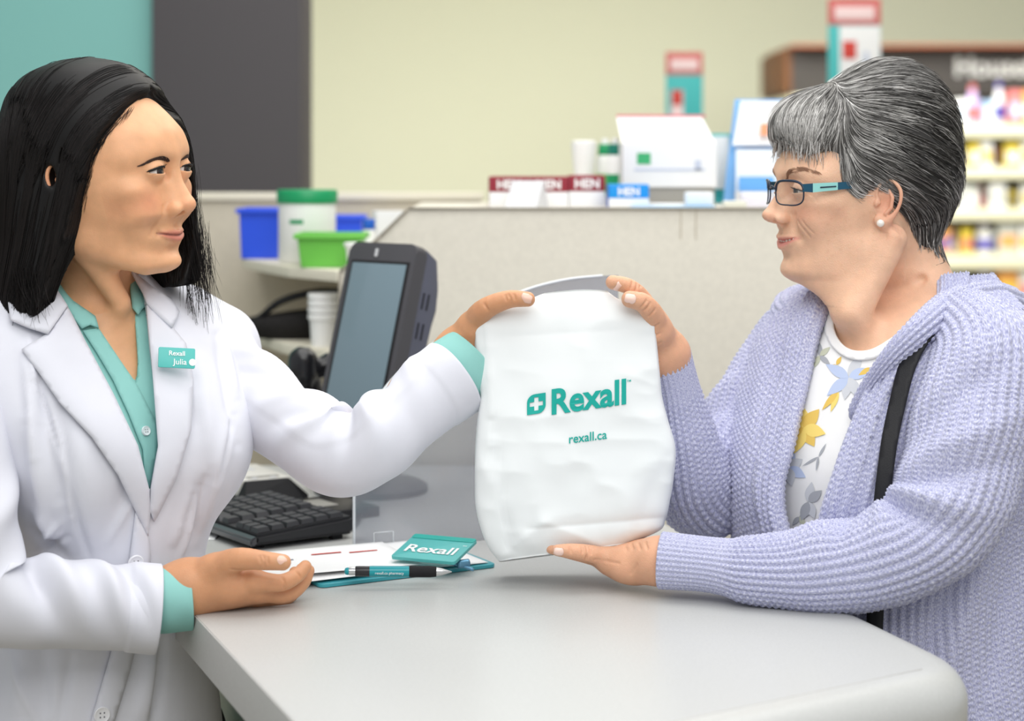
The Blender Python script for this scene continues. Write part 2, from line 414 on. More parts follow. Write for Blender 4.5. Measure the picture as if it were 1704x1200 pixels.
# white counter display carton on a grey riser
D = 3.12
dx0, dx1 = xs(1036, D), xs(1193, D); dz0 = CAMZ - (312 - HORIZ) / FPX * D; dz1 = CAMZ - (238 - HORIZ) / FPX * D; dz2 = CAMZ - (192 - HORIZ) / FPX * D
dt = thing('display_carton', ((dx0 + dx1) / 2, D + .07, LZ), 'white counter display carton with a tipped back header on a grey riser', 'display')
hw = (dx1 - dx0) / 2
o = box('riser', (0, 0, (dz0 - LZ) / 2), (2 * hw * .96, .13, dz0 - LZ), M_grey, None, bev=.002); o.parent = dt
o = box('tray', (0, 0, (dz0 + dz1) / 2 - LZ), (2 * hw, .14, dz1 - dz0), M_card, None, bev=.002); o.parent = dt
V = [(-hw, -.05, dz1 - LZ), (hw, -.05, dz1 - LZ), (hw - .012, .06, dz2 - LZ), (-hw - .003, .06, dz2 - LZ)]; V += [(x, y + .003, z) for x, y, z in V]
o = mobj('header', V, [(0, 1, 2, 3), (7, 6, 5, 4), (0, 4, 5, 1), (1, 5, 6, 2), (2, 6, 7, 3), (3, 7, 4, 0)], M_card, smooth=False); o.parent = dt
o = box('header_edge', (-.004, .062, dz2 - LZ + .002), (2 * hw * .98, .006, .004), mat('rose_ink', (214, 120, 130), .6), None); o.parent = dt
o = box('green_print', (-hw * .55, -.0705, (dz0 * .35 + dz1 * .65) - LZ), (.022, .001, .018), mat('leaf_green_ink', (60, 170, 110), .6), None); o.parent = dt
o = box('print_line', (hw * .0, -.0705, (dz0 * .6 + dz1 * .4) - LZ), (hw * 1.5, .001, .0035), mat('grey_blue_ink', (190, 198, 216), .6), None); o.parent = dt
o = box('print_mark', (hw * .6, -.0705, (dz0 * .5 + dz1 * .5) - LZ), (.01, .001, .016), mat('grey_blue_ink', (190, 198, 216), .6), None); o.parent = dt
# brochure holder
D = 3.2
bt = thing('brochure_holder', (xs(1255, D), D, LZ), 'blue sided brochure holder with white leaflets on the partition ledge', 'brochure holder')
def bl(px, py, y): return (xs(px, D) - bt.location.x, y, CAMZ - (py - HORIZ) / FPX * D - LZ)
def slab(name, pts, th, m, parent):
    V = [Vector(p) for p in pts]; W = [v + Vector((0, th, 0)) for v in V]; n = len(V)
    F = [tuple(range(n)), tuple(range(n, 2 * n))[::-1]] + [(i, i + n, (i + 1) % n + n, (i + 1) % n) for i in range(n)]
    o = mobj(name, V + W, F, m, smooth=False); o.parent = parent; return o
slab('back_panel', [bl(1205, 340, .02), bl(1302, 340, .02), bl(1318, 163, .075), bl(1232, 163, .075)], .004, M_sky, bt)
slab('leaflet', [bl(1222, 242, .025), bl(1300, 242, .025), bl(1314, 166, .065), bl(1240, 166, .065)], .003, M_card, bt)
slab('leaflet', [bl(1222, 335, -.02), bl(1298, 335, -.02), bl(1300, 248, .012), bl(1226, 248, .012)], .003, mat('pale_leaflet', (214, 222, 230), .6), bt)
slab('leaflet_print', [bl(1226, 326, -.0205), bl(1285, 326, -.0205), bl(1287, 294, -.012), bl(1228, 294, -.012)], .001, mat('blue_leaflet_ink', (96, 160, 220), .6), bt)
slab('pocket_front', [bl(1220, 340, -.03), bl(1302, 340, -.03), bl(1302, 318, -.03), bl(1220, 318, -.03)], .003, M_ltgrey, bt)
slab('orange_print', [bl(1268, 225, .0215), bl(1282, 225, .0215), bl(1284, 205, .032), bl(1270, 205, .032)], .001, mat('orange_ink', (226, 150, 110), .6), bt)
t2 = thing('leaflet_stand', (xs(1200, 3.28), 3.28, LZ), 'narrow teal leaflet stand between the display carton and brochure holder', 'leaflet stand')
o = box('back_panel', (0, .01, .06), (.034, .004, .12), M_teald, None, bev=.001); o.parent = t2
o = box('leaflet', (0, .004, .07), (.028, .004, .09), M_card, None, bev=.0008); o.parent = t2
o = box('foot', (0, .01, .004), (.036, .04, .008), M_teald, None, bev=.001); o.parent = t2
# loose sheets and small boxes along the ledge
o = box('leaflet_sheet', (xs(1120, 3.0), 3.0, LZ + .0015), (.13, .05, .003), mat('blue_sheet', (130, 190, 232), .6), bev=.0006); tag(o, 'flat blue leaflet lying in front of the display carton', 'leaflet')
o = box('leaflet_sheet', (xs(1130, 3.03), 3.06, LZ + .0045), (.10, .05, .003), M_paper, bev=.0006); tag(o, 'flat white leaflet lying over the blue leaflet', 'leaflet')
o = box('tissue_pack', (xs(1166, 3.0), 3.03, LZ + .014), (.044, .03, .022), M_card, bev=.004); tag(o, 'small white pack in front of the display carton riser', 'pack')
o = box('tissue_pack', (xs(1262, 3.0), 3.03, LZ + .012), (.05, .035, .024), mat('pale_lilac', (222, 220, 232), .6), bev=.006); tag(o, 'soft pale pack below the brochure holder', 'pack')
o = box('tissue_pack', (xs(1222, 2.99), 2.99, LZ + .006), (.036, .03, .012), mat('pale_grey_wrap', (212, 212, 200), .6), bev=.004); tag(o, 'crumpled pale wrap lying on the ledge by the holder', 'pack')

# ================================================================== upright shop signs
def blade_sign(pxs, pys, d, label, white_side):
    x0, x1 = xs(pxs[0], d), xs(pxs[1], d); z = lambda py: CAMZ - (py - HORIZ) / FPX * d
    t = thing('shop_sign', ((x0 + x1) / 2, d, 0), label, 'sign')
    wd = x1 - x0; c = 0
    zs = [z(p) for p in pys]        # top, band bottom, bottom
    def b(name, x, zc, sx, sz, m, dy=0.0, th=.012):
        o = box(name, (x, dy, zc), (sx, th, sz), m, None, bev=.001); o.parent = t; return o
    b('header_panel', 0, (zs[0] + zs[1]) / 2, wd, zs[0] - zs[1], M_pink)
    b('header_text_block', 0, (zs[0] + zs[1]) / 2 - (zs[0] - zs[1]) * .05, wd * .76, (zs[0] - zs[1]) * .5, mat('pale_pink_ink', (240, 214, 214), .6), -.0065, .001)
    b('body_panel', 0, (zs[1] + zs[2]) / 2, wd, zs[1] - zs[2], M_teald)
    if white_side > 0:
        b('white_block', wd * .1, (zs[1] + zs[2]) / 2, wd * .78, (zs[1] - zs[2]) * .98, M_card, -.0065, .001)
        b('red_print', -wd * .1, zs[1] - (zs[1] - zs[2]) * .28, wd * .26, (zs[1] - zs[2]) * .2, M_red, -.0075, .001)
        b('red_print', 0, zs[2] + (zs[1] - zs[2]) * .06, wd * .6, (zs[1] - zs[2]) * .1, M_red, -.0075, .001)
        b('grey_print', wd * .22, (zs[1] + zs[2]) / 2, wd * .1, (zs[1] - zs[2]) * .4, mat('grey_blue_ink', (190, 198, 216), .6), -.0075, .001)
    else:
        b('white_block', -wd * .2, zs[2] + (zs[1] - zs[2]) * .4, wd * .34, (zs[1] - zs[2]) * .8, mat('pale_pink_ink', (240, 214, 214), .6), -.0065, .001)
        b('red_print', -wd * .2, zs[1] - (zs[1] - zs[2]) * .3, wd * .28, (zs[1] - zs[2]) * .2, M_red, -.0075, .001)
    o = tube('post', [(0, .01, 0), (0, .01, zs[2] + .05)], .012, M_grey, None); o.parent = t
    o = lathe('base', [(.14, 0), (.14, .008), (.02, .02)], M_grey); o.parent = t
blade_sign((1108, 1169), (87, 125, 250), 5.2, 'small red and teal sign standing behind the display carton', -1)
blade_sign((1378, 1465), (-2, 42, 190), 5.0, 'tall red, teal and white sign above the grey haired customer', 1)

# ================================================================== the shelving gondola far behind
GY = 10.0
gx0 = xs(1325, GY); gx1 = gx0 + 2.3
gz = lambda py: CAMZ - (py - HORIZ) / FPX * GY
M_gdark = mat('dark_header_panel', (62, 58, 54), .6, .3)
M_gbrown = mat('brown_wood_end', (112, 72, 42), .6, .3, noise=.3, nscale=8)
M_gshelf = mat('pale_olive_shelf', (214, 210, 180), .6, .3)
M_gback = mat('gondola_back', (120, 116, 100), .7, .2)
gd = thing('shelving_gondola', ((gx0 + gx1) / 2, GY + .4, 0), 'tall shop shelving unit with a dark header sign', 'shelving unit')
box('header', ((gx0 + gx1) / 2, GY + .80, (gz(75) + gz(157)) / 2), (gx1 - gx0 - .02, 1.0, gz(75) - gz(157)), M_gdark, gd, bev=.006)
box('header_end', (gx0 + .002, GY + .81, (gz(75) + gz(150)) / 2), (.03, 1.04, gz(75) - gz(150)), M_gbrown, gd, bev=.004)
box('header_top_rail', ((gx0 + gx1) / 2, GY + .65, gz(73)), (gx1 - gx0, 1.0, .012), mat('rust_rail', (150, 80, 50), .6), gd)
box('back_board', ((gx0 + gx1) / 2, GY + .65, gz(157) / 2), (gx1 - gx0, .05, gz(157)), M_gback, gd)
box('side_panel', (gx0 + .015, GY + .65, gz(157) / 2), (.03, 1.24, gz(157)), M_gshelf, gd, bev=.004)
box('side_panel', (gx1 - .015, GY + .65, gz(157) / 2), (.03, 1.24, gz(157)), M_gshelf, gd, bev=.004)
box('plinth', ((gx0 + gx1) / 2, GY + .65, .06), (gx1 - gx0 - .1, 1.2, .12), M_gdark, gd)
M_hl = mat('header_lettering', (196, 196, 190), .6)
lettering('lettering', 'Household', .145, Matrix.Translation((xs(1688, GY + .3), GY + .296, gz(122))) @ R90, M_hl, gd, bold=.004)
SHY = [(207, 228), (278, 297), (347, 366), (424, 447), (505, 527), (590, 612)]
for a, b in SHY:
    box('shelf_board', ((gx0 + gx1) / 2, GY + .30, (gz(a) + gz(b)) / 2), (gx1 - gx0 - .06, .62, gz(a) - gz(b)), M_gshelf, gd, bev=.004)
pc = {'w': (232, 232, 228), 'y': (214, 190, 62), 'p': (92, 84, 170), 'o': (224, 160, 84), 'm': (140, 78, 84), 'l': (168, 196, 224), 'r': (206, 112, 108), 'v': (196, 176, 214), 'g': (190, 192, 184), 'k': (70, 66, 64)}
names = {'w': 'white', 'y': 'yellow', 'p': 'violet', 'o': 'orange', 'm': 'maroon', 'l': 'light blue', 'r': 'red', 'v': 'lilac', 'g': 'grey', 'k': 'black'}
rows = [  # (shelf index it stands on, top px of item, [(px0, px1, top, colour, kind, band colour)])
    (0, [(1345, 1375, 176, 'w', 'b', 'r'), (1560, 1592, 170, 'w', 'b', 'o'), (1594, 1612, 165, 'w', 'b', 'l'), (1614, 1638, 140, 'v', 't', 'r'), (1640, 1658, 168, 'l', 'b', 'w'), (1660, 1680, 136, 'w', 't', 'p'), (1682, 1704, 150, 'r', 'b', 'l'), (1706, 1728, 150, 'o', 'b', 'w')]),
    (1, [(1345, 1380, 240, 'g', 'b', 'y'), (1600, 1612, 240, 'l', 't', 'p'), (1615, 1634, 238, 'y', 'b', 'w'), (1636, 1655, 236, 'w', 'b', 'y'), (1658, 1674, 240, 'm', 't', 'k'), (1676, 1702, 238, 'y', 'b', 'w'), (1704, 1724, 236, 'w', 'b', 'y')]),
    (2, [(1590, 1612, 306, 'w', 'b', 'g'), (1614, 1632, 308, 'g', 'b', 'w'), (1634, 1646, 309, 'm', 't', 'r'), (1650, 1678, 306, 'w', 'b', 'g'), (1682, 1702, 312, 'y', 't', 'k'), (1704, 1726, 308, 'w', 'b', 'y')]),
    (3, [(1548, 1566, 386, 'r', 'b', 'p'), (1568, 1586, 380, 'o', 'b', 'p'), (1588, 1600, 382, 'p', 't', 'w'), (1602, 1622, 382, 'y', 'b', 'r'), (1628, 1662, 368, 'w', 't', 'p'), (1664, 1700, 372, 'g', 'b', 'o'), (1702, 1726, 374, 'w', 'b', 'y')]),
    (4, [(1548, 1566, 460, 'r', 'b', 'm'), (1568, 1584, 458, 'w', 'b', 'k'), (1588, 1606, 460, 'g', 'b', 'w'), (1608, 1624, 462, 'w', 't', 'g'), (1628, 1662, 452, 'w', 't', 'p'), (1664, 1698, 452, 'o', 'b', 'y'), (1700, 1724, 452, 'w', 'b', 'r')]),
]
ordn = ['top', 'second', 'third', 'fourth', 'fifth']
where = ['first', 'second', 'third', 'fourth', 'fifth', 'sixth', 'seventh', 'eighth']
for si, items in rows:
    for k, (p0, p1, top, cc, kind, bc) in enumerate(items):
        x0, x1 = xs(p0, GY), xs(p1, GY); zb = gz(SHY[si][0]) + .0005; h = gz(top) - zb; wd = x1 - x0 - .004
        lab = f"{names[cc]} {'bottle' if kind == 't' else 'packet'} with {names[bc]} label, {where[k]} along the {ordn[si]} far shelf"
        t = thing('detergent_bottle' if kind == 't' else 'product_box', ((x0 + x1) / 2, GY + .10, zb), lab, 'bottle' if kind == 't' else 'box', 'household goods on the far shelving unit')
        mm = mat('pack_' + names[cc].replace(' ', '_'), pc[cc], .5); mb = mat('pack_' + names[bc].replace(' ', '_'), pc[bc], .5)
        if kind == 't':
            o = lathe('body', [(wd * .42, 0), (wd * .48, h * .04), (wd * .48, h * .55), (wd * .24, h * .8), (wd * .2, h * .86)], mm, n=16); o.parent = t
            o = lathe('label_band', [(wd * .485, h * .12), (wd * .49, h * .13), (wd * .49, h * .45), (wd * .485, h * .46)], mb, n=16); o.parent = t
            o = lathe('cap', [(wd * .22, h * .86), (wd * .23, h * .87), (wd * .21, h)], mb, n=16); o.parent = t
        else:
            o = box('carton', (0, 0, h / 2), (wd, .12, h), mm, None, bev=.003); o.parent = t
            o = box('label_panel', (0, -.0605, h * .42), (wd * .8, .002, h * .4), mb, None); o.parent = t

# ================================================================== the counter
M_ctr = mat('counter_grey_laminate', (194, 195, 193), .32, .45, noise=.07, nscale=420, detail=4)
M_ctredge = mat('counter_edge_laminate', (188, 187, 184), .45, .4, noise=.06, nscale=300)
M_cab = mat('counter_cabinet_beige', (176, 172, 154), .55, .3)
a_ = on_counter(320, 1018); b_ = on_counter(490, 1200)
Ld = Vector((b_.x - a_.x, b_.y - a_.y)); Ld.normalize()
near = 0.55
def cl(t): return (a_.x + Ld.x * t, a_.y + Ld.y * t)
# near end: line from (1125,1200) to (1570,1105)
n0, n1 = on_counter(1125, 1200), on_counter(1572, 1106)
nd = Vector((n1.x - n0.x, n1.y - n0.y)).normalized()
r1 = on_counter(1400, 1022); rd = Vector((r1.x - n1.x, r1.y - n1.y)).normalized()
def isect(p, u, q, v):
    den = u[0] * v[1] - u[1] * v[0]; s = ((q[0] - p[0]) * v[1] - (q[1] - p[1]) * v[0]) / den; return (p[0] + u[0] * s, p[1] + u[1] * s)
nl = isect((a_.x, a_.y), Ld, (n0.x, n0.y), nd)
far = 2.935
fl = isect((a_.x, a_.y), Ld, (0, far), (1, 0)); fr = isect((n1.x, n1.y), rd, (0, far), (1, 0))
fl = (fl[0] - .0, far)
# rounded plan corner at n1, then the bullnose profile swept round near and right edges
cen = []
corner = Vector((n1.x, n1.y)); RAD = .05
p_in = corner - nd * RAD; p_out = corner + rd * RAD
for i in range(9):
    t = i / 8; cen.append(((1 - t) ** 2 * p_in.x + 2 * t * (1 - t) * corner.x + t * t * p_out.x, (1 - t) ** 2 * p_in.y + 2 * t * (1 - t) * corner.y + t * t * p_out.y))
top_poly = [fl, nl] + cen + [(fr[0], far)]
ct = thing('service_counter', (0.1, 2.2, 0), 'pale grey laminate service counter with rounded near edge', 'counter')
TH = .042
prism('worktop', top_poly[::1], CZ - TH, CZ, M_ctr, ct)
tube('edge_seam', [(nl[0] + .002, nl[1], CZ - .0003), (n1.x - nd.x * .03, n1.y - nd.y * .03, CZ - .0003)], .0008, M_ctredge, ct, n=6)
# bullnose strip
path = [nl] + cen + [(fr[0], far)]
Pn = np.array(path); tg = np.gradient(Pn, axis=0); tg /= np.linalg.norm(tg, axis=1)[:, None]; nr = np.column_stack([tg[:, 1], -tg[:, 0]])
V, F = [], []; K = 14; RB = .036
for i in range(len(Pn)):
    for k in range(K + 1):
        a = math.pi / 2 * k / K
        V.append((Pn[i, 0] + nr[i, 0] * RB * math.sin(a), Pn[i, 1] + nr[i, 1] * RB * math.sin(a), CZ - RB * (1 - math.cos(a))))
    V.append((Pn[i, 0] + nr[i, 0] * RB, Pn[i, 1] + nr[i, 1] * RB, CZ - .09)); V.append((Pn[i, 0], Pn[i, 1], CZ - .09))
w_ = K + 3
for i in range(len(Pn) - 1):
    for k in range(w_ - 1): F.append((i * w_ + k, (i + 1) * w_ + k, (i + 1) * w_ + k + 1, i * w_ + k + 1))
mobj('front_edge', V, F, M_ctr, ct)
# square edge band on the staff side
lo, hi = cl(-.98), cl((Vector(nl) - Vector((a_.x, a_.y))).length)
q = [Vector((fl[0], fl[1])), Vector((nl[0], nl[1]))]; off = Vector((-Ld.y, Ld.x)) * -1
nrm2 = Vector((Ld.y, -Ld.x)); nrm2 = nrm2 if nrm2.x < 0 else -nrm2
pts = [(q[0] + nrm2 * .0015), (q[1] + nrm2 * .0015), (q[1] - nrm2 * .012), (q[0] - nrm2 * .012)]
prism('edge_band', [(p.x, p.y) for p in pts], CZ - .047, CZ - .0006, M_ctredge, ct, bev=.0008)
ins = [Vector(p) for p in top_poly]
cb_ = sum(ins, Vector((0, 0))) / len(ins)
prism('cabinet', [tuple(p + (cb_ - p) * .20) for p in ins], .08, CZ - TH, M_cab, ct)
prism('plinth', [tuple(p + (cb_ - p) * .26) for p in ins], 0, .08, M_blackm, ct)

# ================================================================== clear acrylic screen on the counter
def acrylic():
    m = bpy.data.materials.new('clear_acrylic'); m.use_nodes = True; nt = m.node_tree; nt.nodes.clear()
    out = nt.nodes.new('ShaderNodeOutputMaterial'); tr = nt.nodes.new('ShaderNodeBsdfTransparent'); gl = nt.nodes.new('ShaderNodeBsdfGlossy'); df = nt.nodes.new('ShaderNodeBsdfDiffuse')
    tr.inputs[0].default_value = (.84, .85, .88, 1); gl.inputs['Roughness'].default_value = .16; df.inputs[0].default_value = lin((168, 170, 180))  # grey tint and diffuse stand in for the sheet's sheen and smudge haze
    m1 = nt.nodes.new('ShaderNodeMixShader'); m2 = nt.nodes.new('ShaderNodeMixShader')
    m1.inputs[0].default_value = .12; m2.inputs[0].default_value = .24
    lw = nt.nodes.new('ShaderNodeLayerWeight'); lw.inputs[0].default_value = .25
    nt.links.new(tr.outputs[0], m1.inputs[1]); nt.links.new(gl.outputs[0], m1.inputs[2])
    nt.links.new(m1.outputs[0], m2.inputs[1]); nt.links.new(df.outputs[0], m2.inputs[2]); nt.links.new(m2.outputs[0], out.inputs[0])
    return m
M_acr = acrylic(); M_acredge = mat('acrylic_edge', (226, 230, 234), .2, .5)
s0 = on_counter(590, 918); s1 = Vector((.135, 2.44, CZ))
sd = Vector((s1.x - s0.x, s1.y - s0.y, 0)); sl = sd.length; sd.normalize()
SM = frame((s0.x, s0.y, CZ), sd)
def s_uz(px, py):      # pixel -> (u, z) on the sheet plane
    dx, dz = (px - 852) / FPX, -(py - HORIZ) / FPX
    # s0 + sd*u : x = dx*y
    u = (dx * s0.y - s0.x) / (sd.x - dx * sd.y); y = s0.y + sd.y * u
    return (u, CAMZ + dz * y - CZ)
arc = [s_uz(590, 790), s_uz(604, 715), s_uz(632, 660), s_uz(657, 628), s_uz(700, 589), s_uz(740, 559), s_uz(800, 521), s_uz(870, 485), s_uz(940, 466), s_uz(1003, 459)]
ac = catmull([(p[0], p[1], 0) for p in arc], 40)[:, :2]
arc_pts = [(0, 0), (sl, 0), (sl, ac[-1][1])] + [tuple(p) for p in ac[::-1]]
sh = thing('acrylic_screen', (s0.x, s0.y, CZ), 'clear acrylic counter screen with a rounded corner', 'screen')
prism('sheet', arc_pts, -.003, .0, M_acr, sh, M=SM @ R90)
edge3 = [SM @ Vector((p[0], -.0015 + .003, p[1])) for p in ([(0, 0)] + [tuple(p) for p in ac])]
V, F = sweep_rows(np.array([tuple(p) for p in edge3]), np.full(len(edge3), .0019), 6); mobj('polished_edge', V, F, M_acredge, sh)
u0, z0 = s_uz(622, 911); u1, z1 = s_uz(654, 884)
for (ua, za, ub, zb) in ((u0, z0, u1, z0), (u1, z0, u1, z1), (u1, z1, u0, z1), (u0, z1, u0, z0)):
    tube('tape_edge', [SM @ Vector((ua, -.0005, za)), SM @ Vector((ub, -.0005, zb))], .0006, M_acredge, sh, n=5, steps=2)

# ================================================================== clipboard, papers, pen
N_ = on_counter(533, 980); B_ = on_counter(827, 945)
CM = frame((N_.x, N_.y, CZ), (B_.x - N_.x, B_.y - N_.y, 0)); cw = (Vector((B_.x, B_.y)) - Vector((N_.x, N_.y))).length
M_ctl = mat('teal_clipboard_plastic', (62, 160, 172), .35, .5); M_clip = mat('teal_clip_plate', (84, 182, 180), .35, .5)
cbd = thing('clipboard', (N_.x, N_.y, CZ), 'teal clipboard with a printed clip holding papers on the counter', 'clipboard')
def rrect(x0, y0, x1, y1, r, n=5):
    out = []
    for cx, cy, a0 in ((x1 - r, y0 + r, -90), (x1 - r, y1 - r, 0), (x0 + r, y1 - r, 90), (x0 + r, y0 + r, 180)):
        for i in range(n): a = math.radians(a0 + 90 * i / (n - 1)); out.append((cx + r * math.cos(a), cy + r * math.sin(a)))
    return out
BD = .150
prism('board', rrect(-.0, 0, cw, BD, .008), .0005, .0045, M_ctl, cbd, bev=.0008, M=CM)
# clip: hinged plate with printed word
pl = [P(650, 931, 2.215), P(757, 941, 2.165), P(787, 907, 2.235), P(700, 895, 2.285)]
zt0 = CZ + .016
cBL, cBR, cTL = P(650, 931, 2.175), P(757, 941, 2.143), P(700, 896, 2.227)
ux_ = (cBR - cBL).normalized(); vz_ = (cTL - cBL); vz_ = (vz_ - ux_ * vz_.dot(ux_)).normalized(); nz_ = ux_.cross(vz_)
KM = Matrix(((ux_.x, vz_.x, nz_.x, cBL.x), (ux_.y, vz_.y, nz_.y, cBL.y), (ux_.z, vz_.z, nz_.z, cBL.z), (0, 0, 0, 1)))
clip = prism('clip_plate', rrect(0, 0, .080, .064, .004), 0, .004, M_clip, cbd, bev=.0008, M=KM)
prism('clip_band', rrect(.0006, .053, .0794, .0635, .003), .0041, .0046, mat('deep_teal_ink', (30, 166, 156), .4), clip, M=KM)
lettering('lettering', 'Rexall', .026, KM @ Matrix.Translation((.040, .016, .0042)), M_paper, clip, bold=.0004, width=.062)
lettering('lettering', 'TM', .004, KM @ Matrix.Translation((.074, .040, .0042)), M_paper, clip)
tube('clip_spring', [KM @ Vector((.055, .02, -.006)), KM @ Vector((.075, .022, -.010)), KM @ Vector((.092, .022, -.014))], .002, mat('blue_grey_metal', (110, 160, 190), .35, metal=.6), clip, n=8)
bm_ = KM @ Vector((.080, .022, -.004)); tube('clip_hinge', [bm_ + Vector((-.006, 0, -.004)), bm_ + Vector((.006, .006, -.004))], .005, mat('blue_grey_metal', (110, 160, 190), .35, metal=.6), clip, n=10)
def sheet_paper(x0, y0, x1, y1, rot, z, label, name='paper_sheet', curl=.004):
    n = 14; V, F = [], []
    c, s = math.cos(rot), math.sin(rot)
    for i in range(n + 1):
        for j in range(n + 1):
            u, v = i / n, j / n; x = x0 + (x1 - x0) * u; y = y0 + (y1 - y0) * v
            zz = z + curl * (max(0, .35 - v) / .35) ** 2 * .5 * (1 - u) + curl * .25 * math.sin(3 * u + 2 * v) ** 2
            mx, my = (x0 + x1) / 2, (y0 + y1) / 2
            V.append(CM @ Vector((mx + (x - mx) * c - (y - my) * s, my + (x - mx) * s + (y - my) * c, zz)))
    for i in range(n):
        for j in range(n): a = i * (n + 1) + j; F.append((a, a + n + 1, a + n + 2, a + 1))
    o = mobj(name, V, F, M_paper); md = o.modifiers.new('thickness', 'SOLIDIFY'); md.thickness = .0004; md.offset = 1
    tag(o, label, 'paper'); return o
p1_ = sheet_paper(-.075, .006, cw - .008, BD + .01, 0.0, .0058, 'white form with red lines clipped to the teal clipboard')
sheet_paper(-.07, .02, cw * .62, BD + .004, -.10, .0115, 'loose white sheet lying on top of the clipped form', curl=.002)
for (x, y, l) in ((.045, .118, .036), (.088, .112, .034)):
    box('red_line', (x, y, .0128), (l, .0035, .0003), M_red, p1_, M=CM @ Matrix.Rotation(-.1, 4, 'Z'))
box('printed_line', (.0, .10, .0128), (.02, .003, .0003), mat('grey_ink2', (120, 122, 140), .6), p1_, M=CM)
# pen
pa, pb_ = P(573, 951, 2.100), P(752, 950, 2.106)
pzz = CZ + .0188
pa = Vector((pa.x, pa.y, pzz)); pb_ = Vector((pb_.x, pb_.y, pzz - .002)); pd = (pb_ - pa); plen = pd.length
zax = pd.normalized(); xax = Vector((0, 0, 1)).cross(zax).normalized(); yax = zax.cross(xax)
PM = Matrix(((xax.x, yax.x, zax.x, pa.x), (xax.y, yax.y, zax.y, pa.y), (xax.z, yax.z, zax.z, pa.z), (0, 0, 0, 1)))
pen = thing('ballpoint_pen', pa, 'teal and black ballpoint pen lying across the papers', 'pen')
M_ptl = mat('teal_pen_barrel', (20, 150, 160), .3, .5); M_chrome = mat('chrome', (205, 205, 205), .2, metal=1.0)
s_ = plen
lathe('button', [(.0012, 0), (.0034, .001), (.004, .003), (.004, .006)], M_ptl, pen, M=PM, n=20)
lathe('chrome_ring', [(.0042, .005), (.0044, .006), (.0044, .012), (.0042, .013)], M_chrome, pen, M=PM, n=20)
lathe('collar', [(.0052, .012), (.0056, .013), (.0056, .0275), (.005, .028)], M_black, pen, M=PM, n=20)
lathe('barrel', [(.0058, .0275), (.006, .03), (.006, s_ * .60), (.0058, s_ * .605)], M_ptl, pen, M=PM, n=20)
lathe('grip', [(.0059, s_ * .60), (.0062, s_ * .62), (.0062, s_ * .80), (.0055, s_ * .855)], M_blackm, pen, M=PM, n=20)
lathe('tip', [(.0048, s_ * .85), (.004, s_ * .90), (.0014, s_ * .975), (.0004, s_)], M_chrome, pen, M=PM, n=20)
lettering('lettering', 'rexall.ca pharmacy', .0042, frame((pa.x, pa.y, pa.z), pd) @ Matrix.Translation((s_ * .42, -.0061, -.002)) @ R90, M_paper, pen, lift=.0002)

# ================================================================== keyboard, printer, scanner, terminal
kA, kB, kC = on_counter(425, 918), on_counter(590, 896), on_counter(345, 872)
ku = Vector((kB.x - kA.x, kB.y - kA.y, 0)); kw = ku.length; ku.normalize()
KB = frame((kA.x, kA.y, CZ), ku)
kb = thing('computer_keyboard', (kA.x, kA.y, CZ), 'black computer keyboard behind the clipboard', 'keyboard')
KL = .215
def wedge(name, x0, x1, y0, y1, z0, z1a, z1b, m, parent, M, bev=.002):
    bm = bmesh.new(); vs = [bm.verts.new(M @ Vector(p)) for p in ((x0, y0, z0), (x1, y0, z0), (x1, y1, z0), (x0, y1, z0), (x0, y0, z1a), (x1, y0, z1b), (x1, y1, z1b), (x0, y1, z1a))]
    for f in ((3, 2, 1, 0), (4, 5, 6, 7), (0, 1, 5, 4), (1, 2, 6, 5), (2, 3, 7, 6), (3, 0, 4, 7)): bm.faces.new([vs[i] for i in f])
    bmesh.ops.bevel(bm, geom=bm.edges[:], offset=bev, segments=2, affect='EDGES'); return bm_obj(name, bm, m, parent, True, angle=.7)
M_kb = mat('keyboard_black', (46, 46, 49), .5, .4); M_key = mat('key_black', (62, 62, 65), .45, .4); M_kgloss = mat('keyboard_gloss_edge', (80, 80, 84), .3, .5)
wedge('case', 0, kw, 0, KL, .006, .019, .028, M_kb, kb, KB, .004)
wedge('front_lip', -.006, .003, 0, KL, .006, .014, .018, M_kgloss, kb, KB, .002)
for (fx, fy) in ((kw - .02, .012), (kw - .02, KL - .02), (.012, .02), (.012, KL - .02)): box('foot', (fx, fy, .003), (.014, .01, .007), M_blackm, kb, M=KB)
slope = math.atan2(.009, kw)
keym = None
def key(x, y, sx, sy, light=False, legend=True):
    global keym
    zc = .0195 + .009 * x / kw
    KM_ = KB @ Matrix.Translation((x, y, zc)) @ Matrix.Rotation(-slope, 4, 'Y') @ Matrix.Diagonal((sx, sy, .0058, 1))
    if keym is None:
        bm = bmesh.new(); bmesh.ops.create_cube(bm, size=1)
        for v in bm.verts:
            v.co.z += .5
            if v.co.z > .5: v.co.x *= .8; v.co.y *= .82
        bmesh.ops.recalc_face_normals(bm, faces=bm.faces); keym = bpy.data.meshes.new('key'); bm.to_mesh(keym); bm.free(); keym.materials.append(M_key)
    o = bpy.data.objects.new('key', keym); COL.objects.link(o); o.matrix_basis = KM_; place_parent(o, kb)
kp = .0182
rowsx = [.012 + .0195 * i for i in range(6)]
for r in range(6):
    x = .014 + r * (kw - .036) / 5.0
    y = .014
    while y < KL - .015:
        wdt = kp
        if r == 0 and .10 < y < .15: wdt = kp * 3.6
        if r in (1, 2) and abs(y - .085) < .006: wdt = kp * 1.9
        if not (.066 < y < .072 or (r in (0,) and 0)): key(x, y + wdt / 2 - kp / 2, (kw - .036) / 5 * .9, wdt * .92)
        y += wdt + .0008
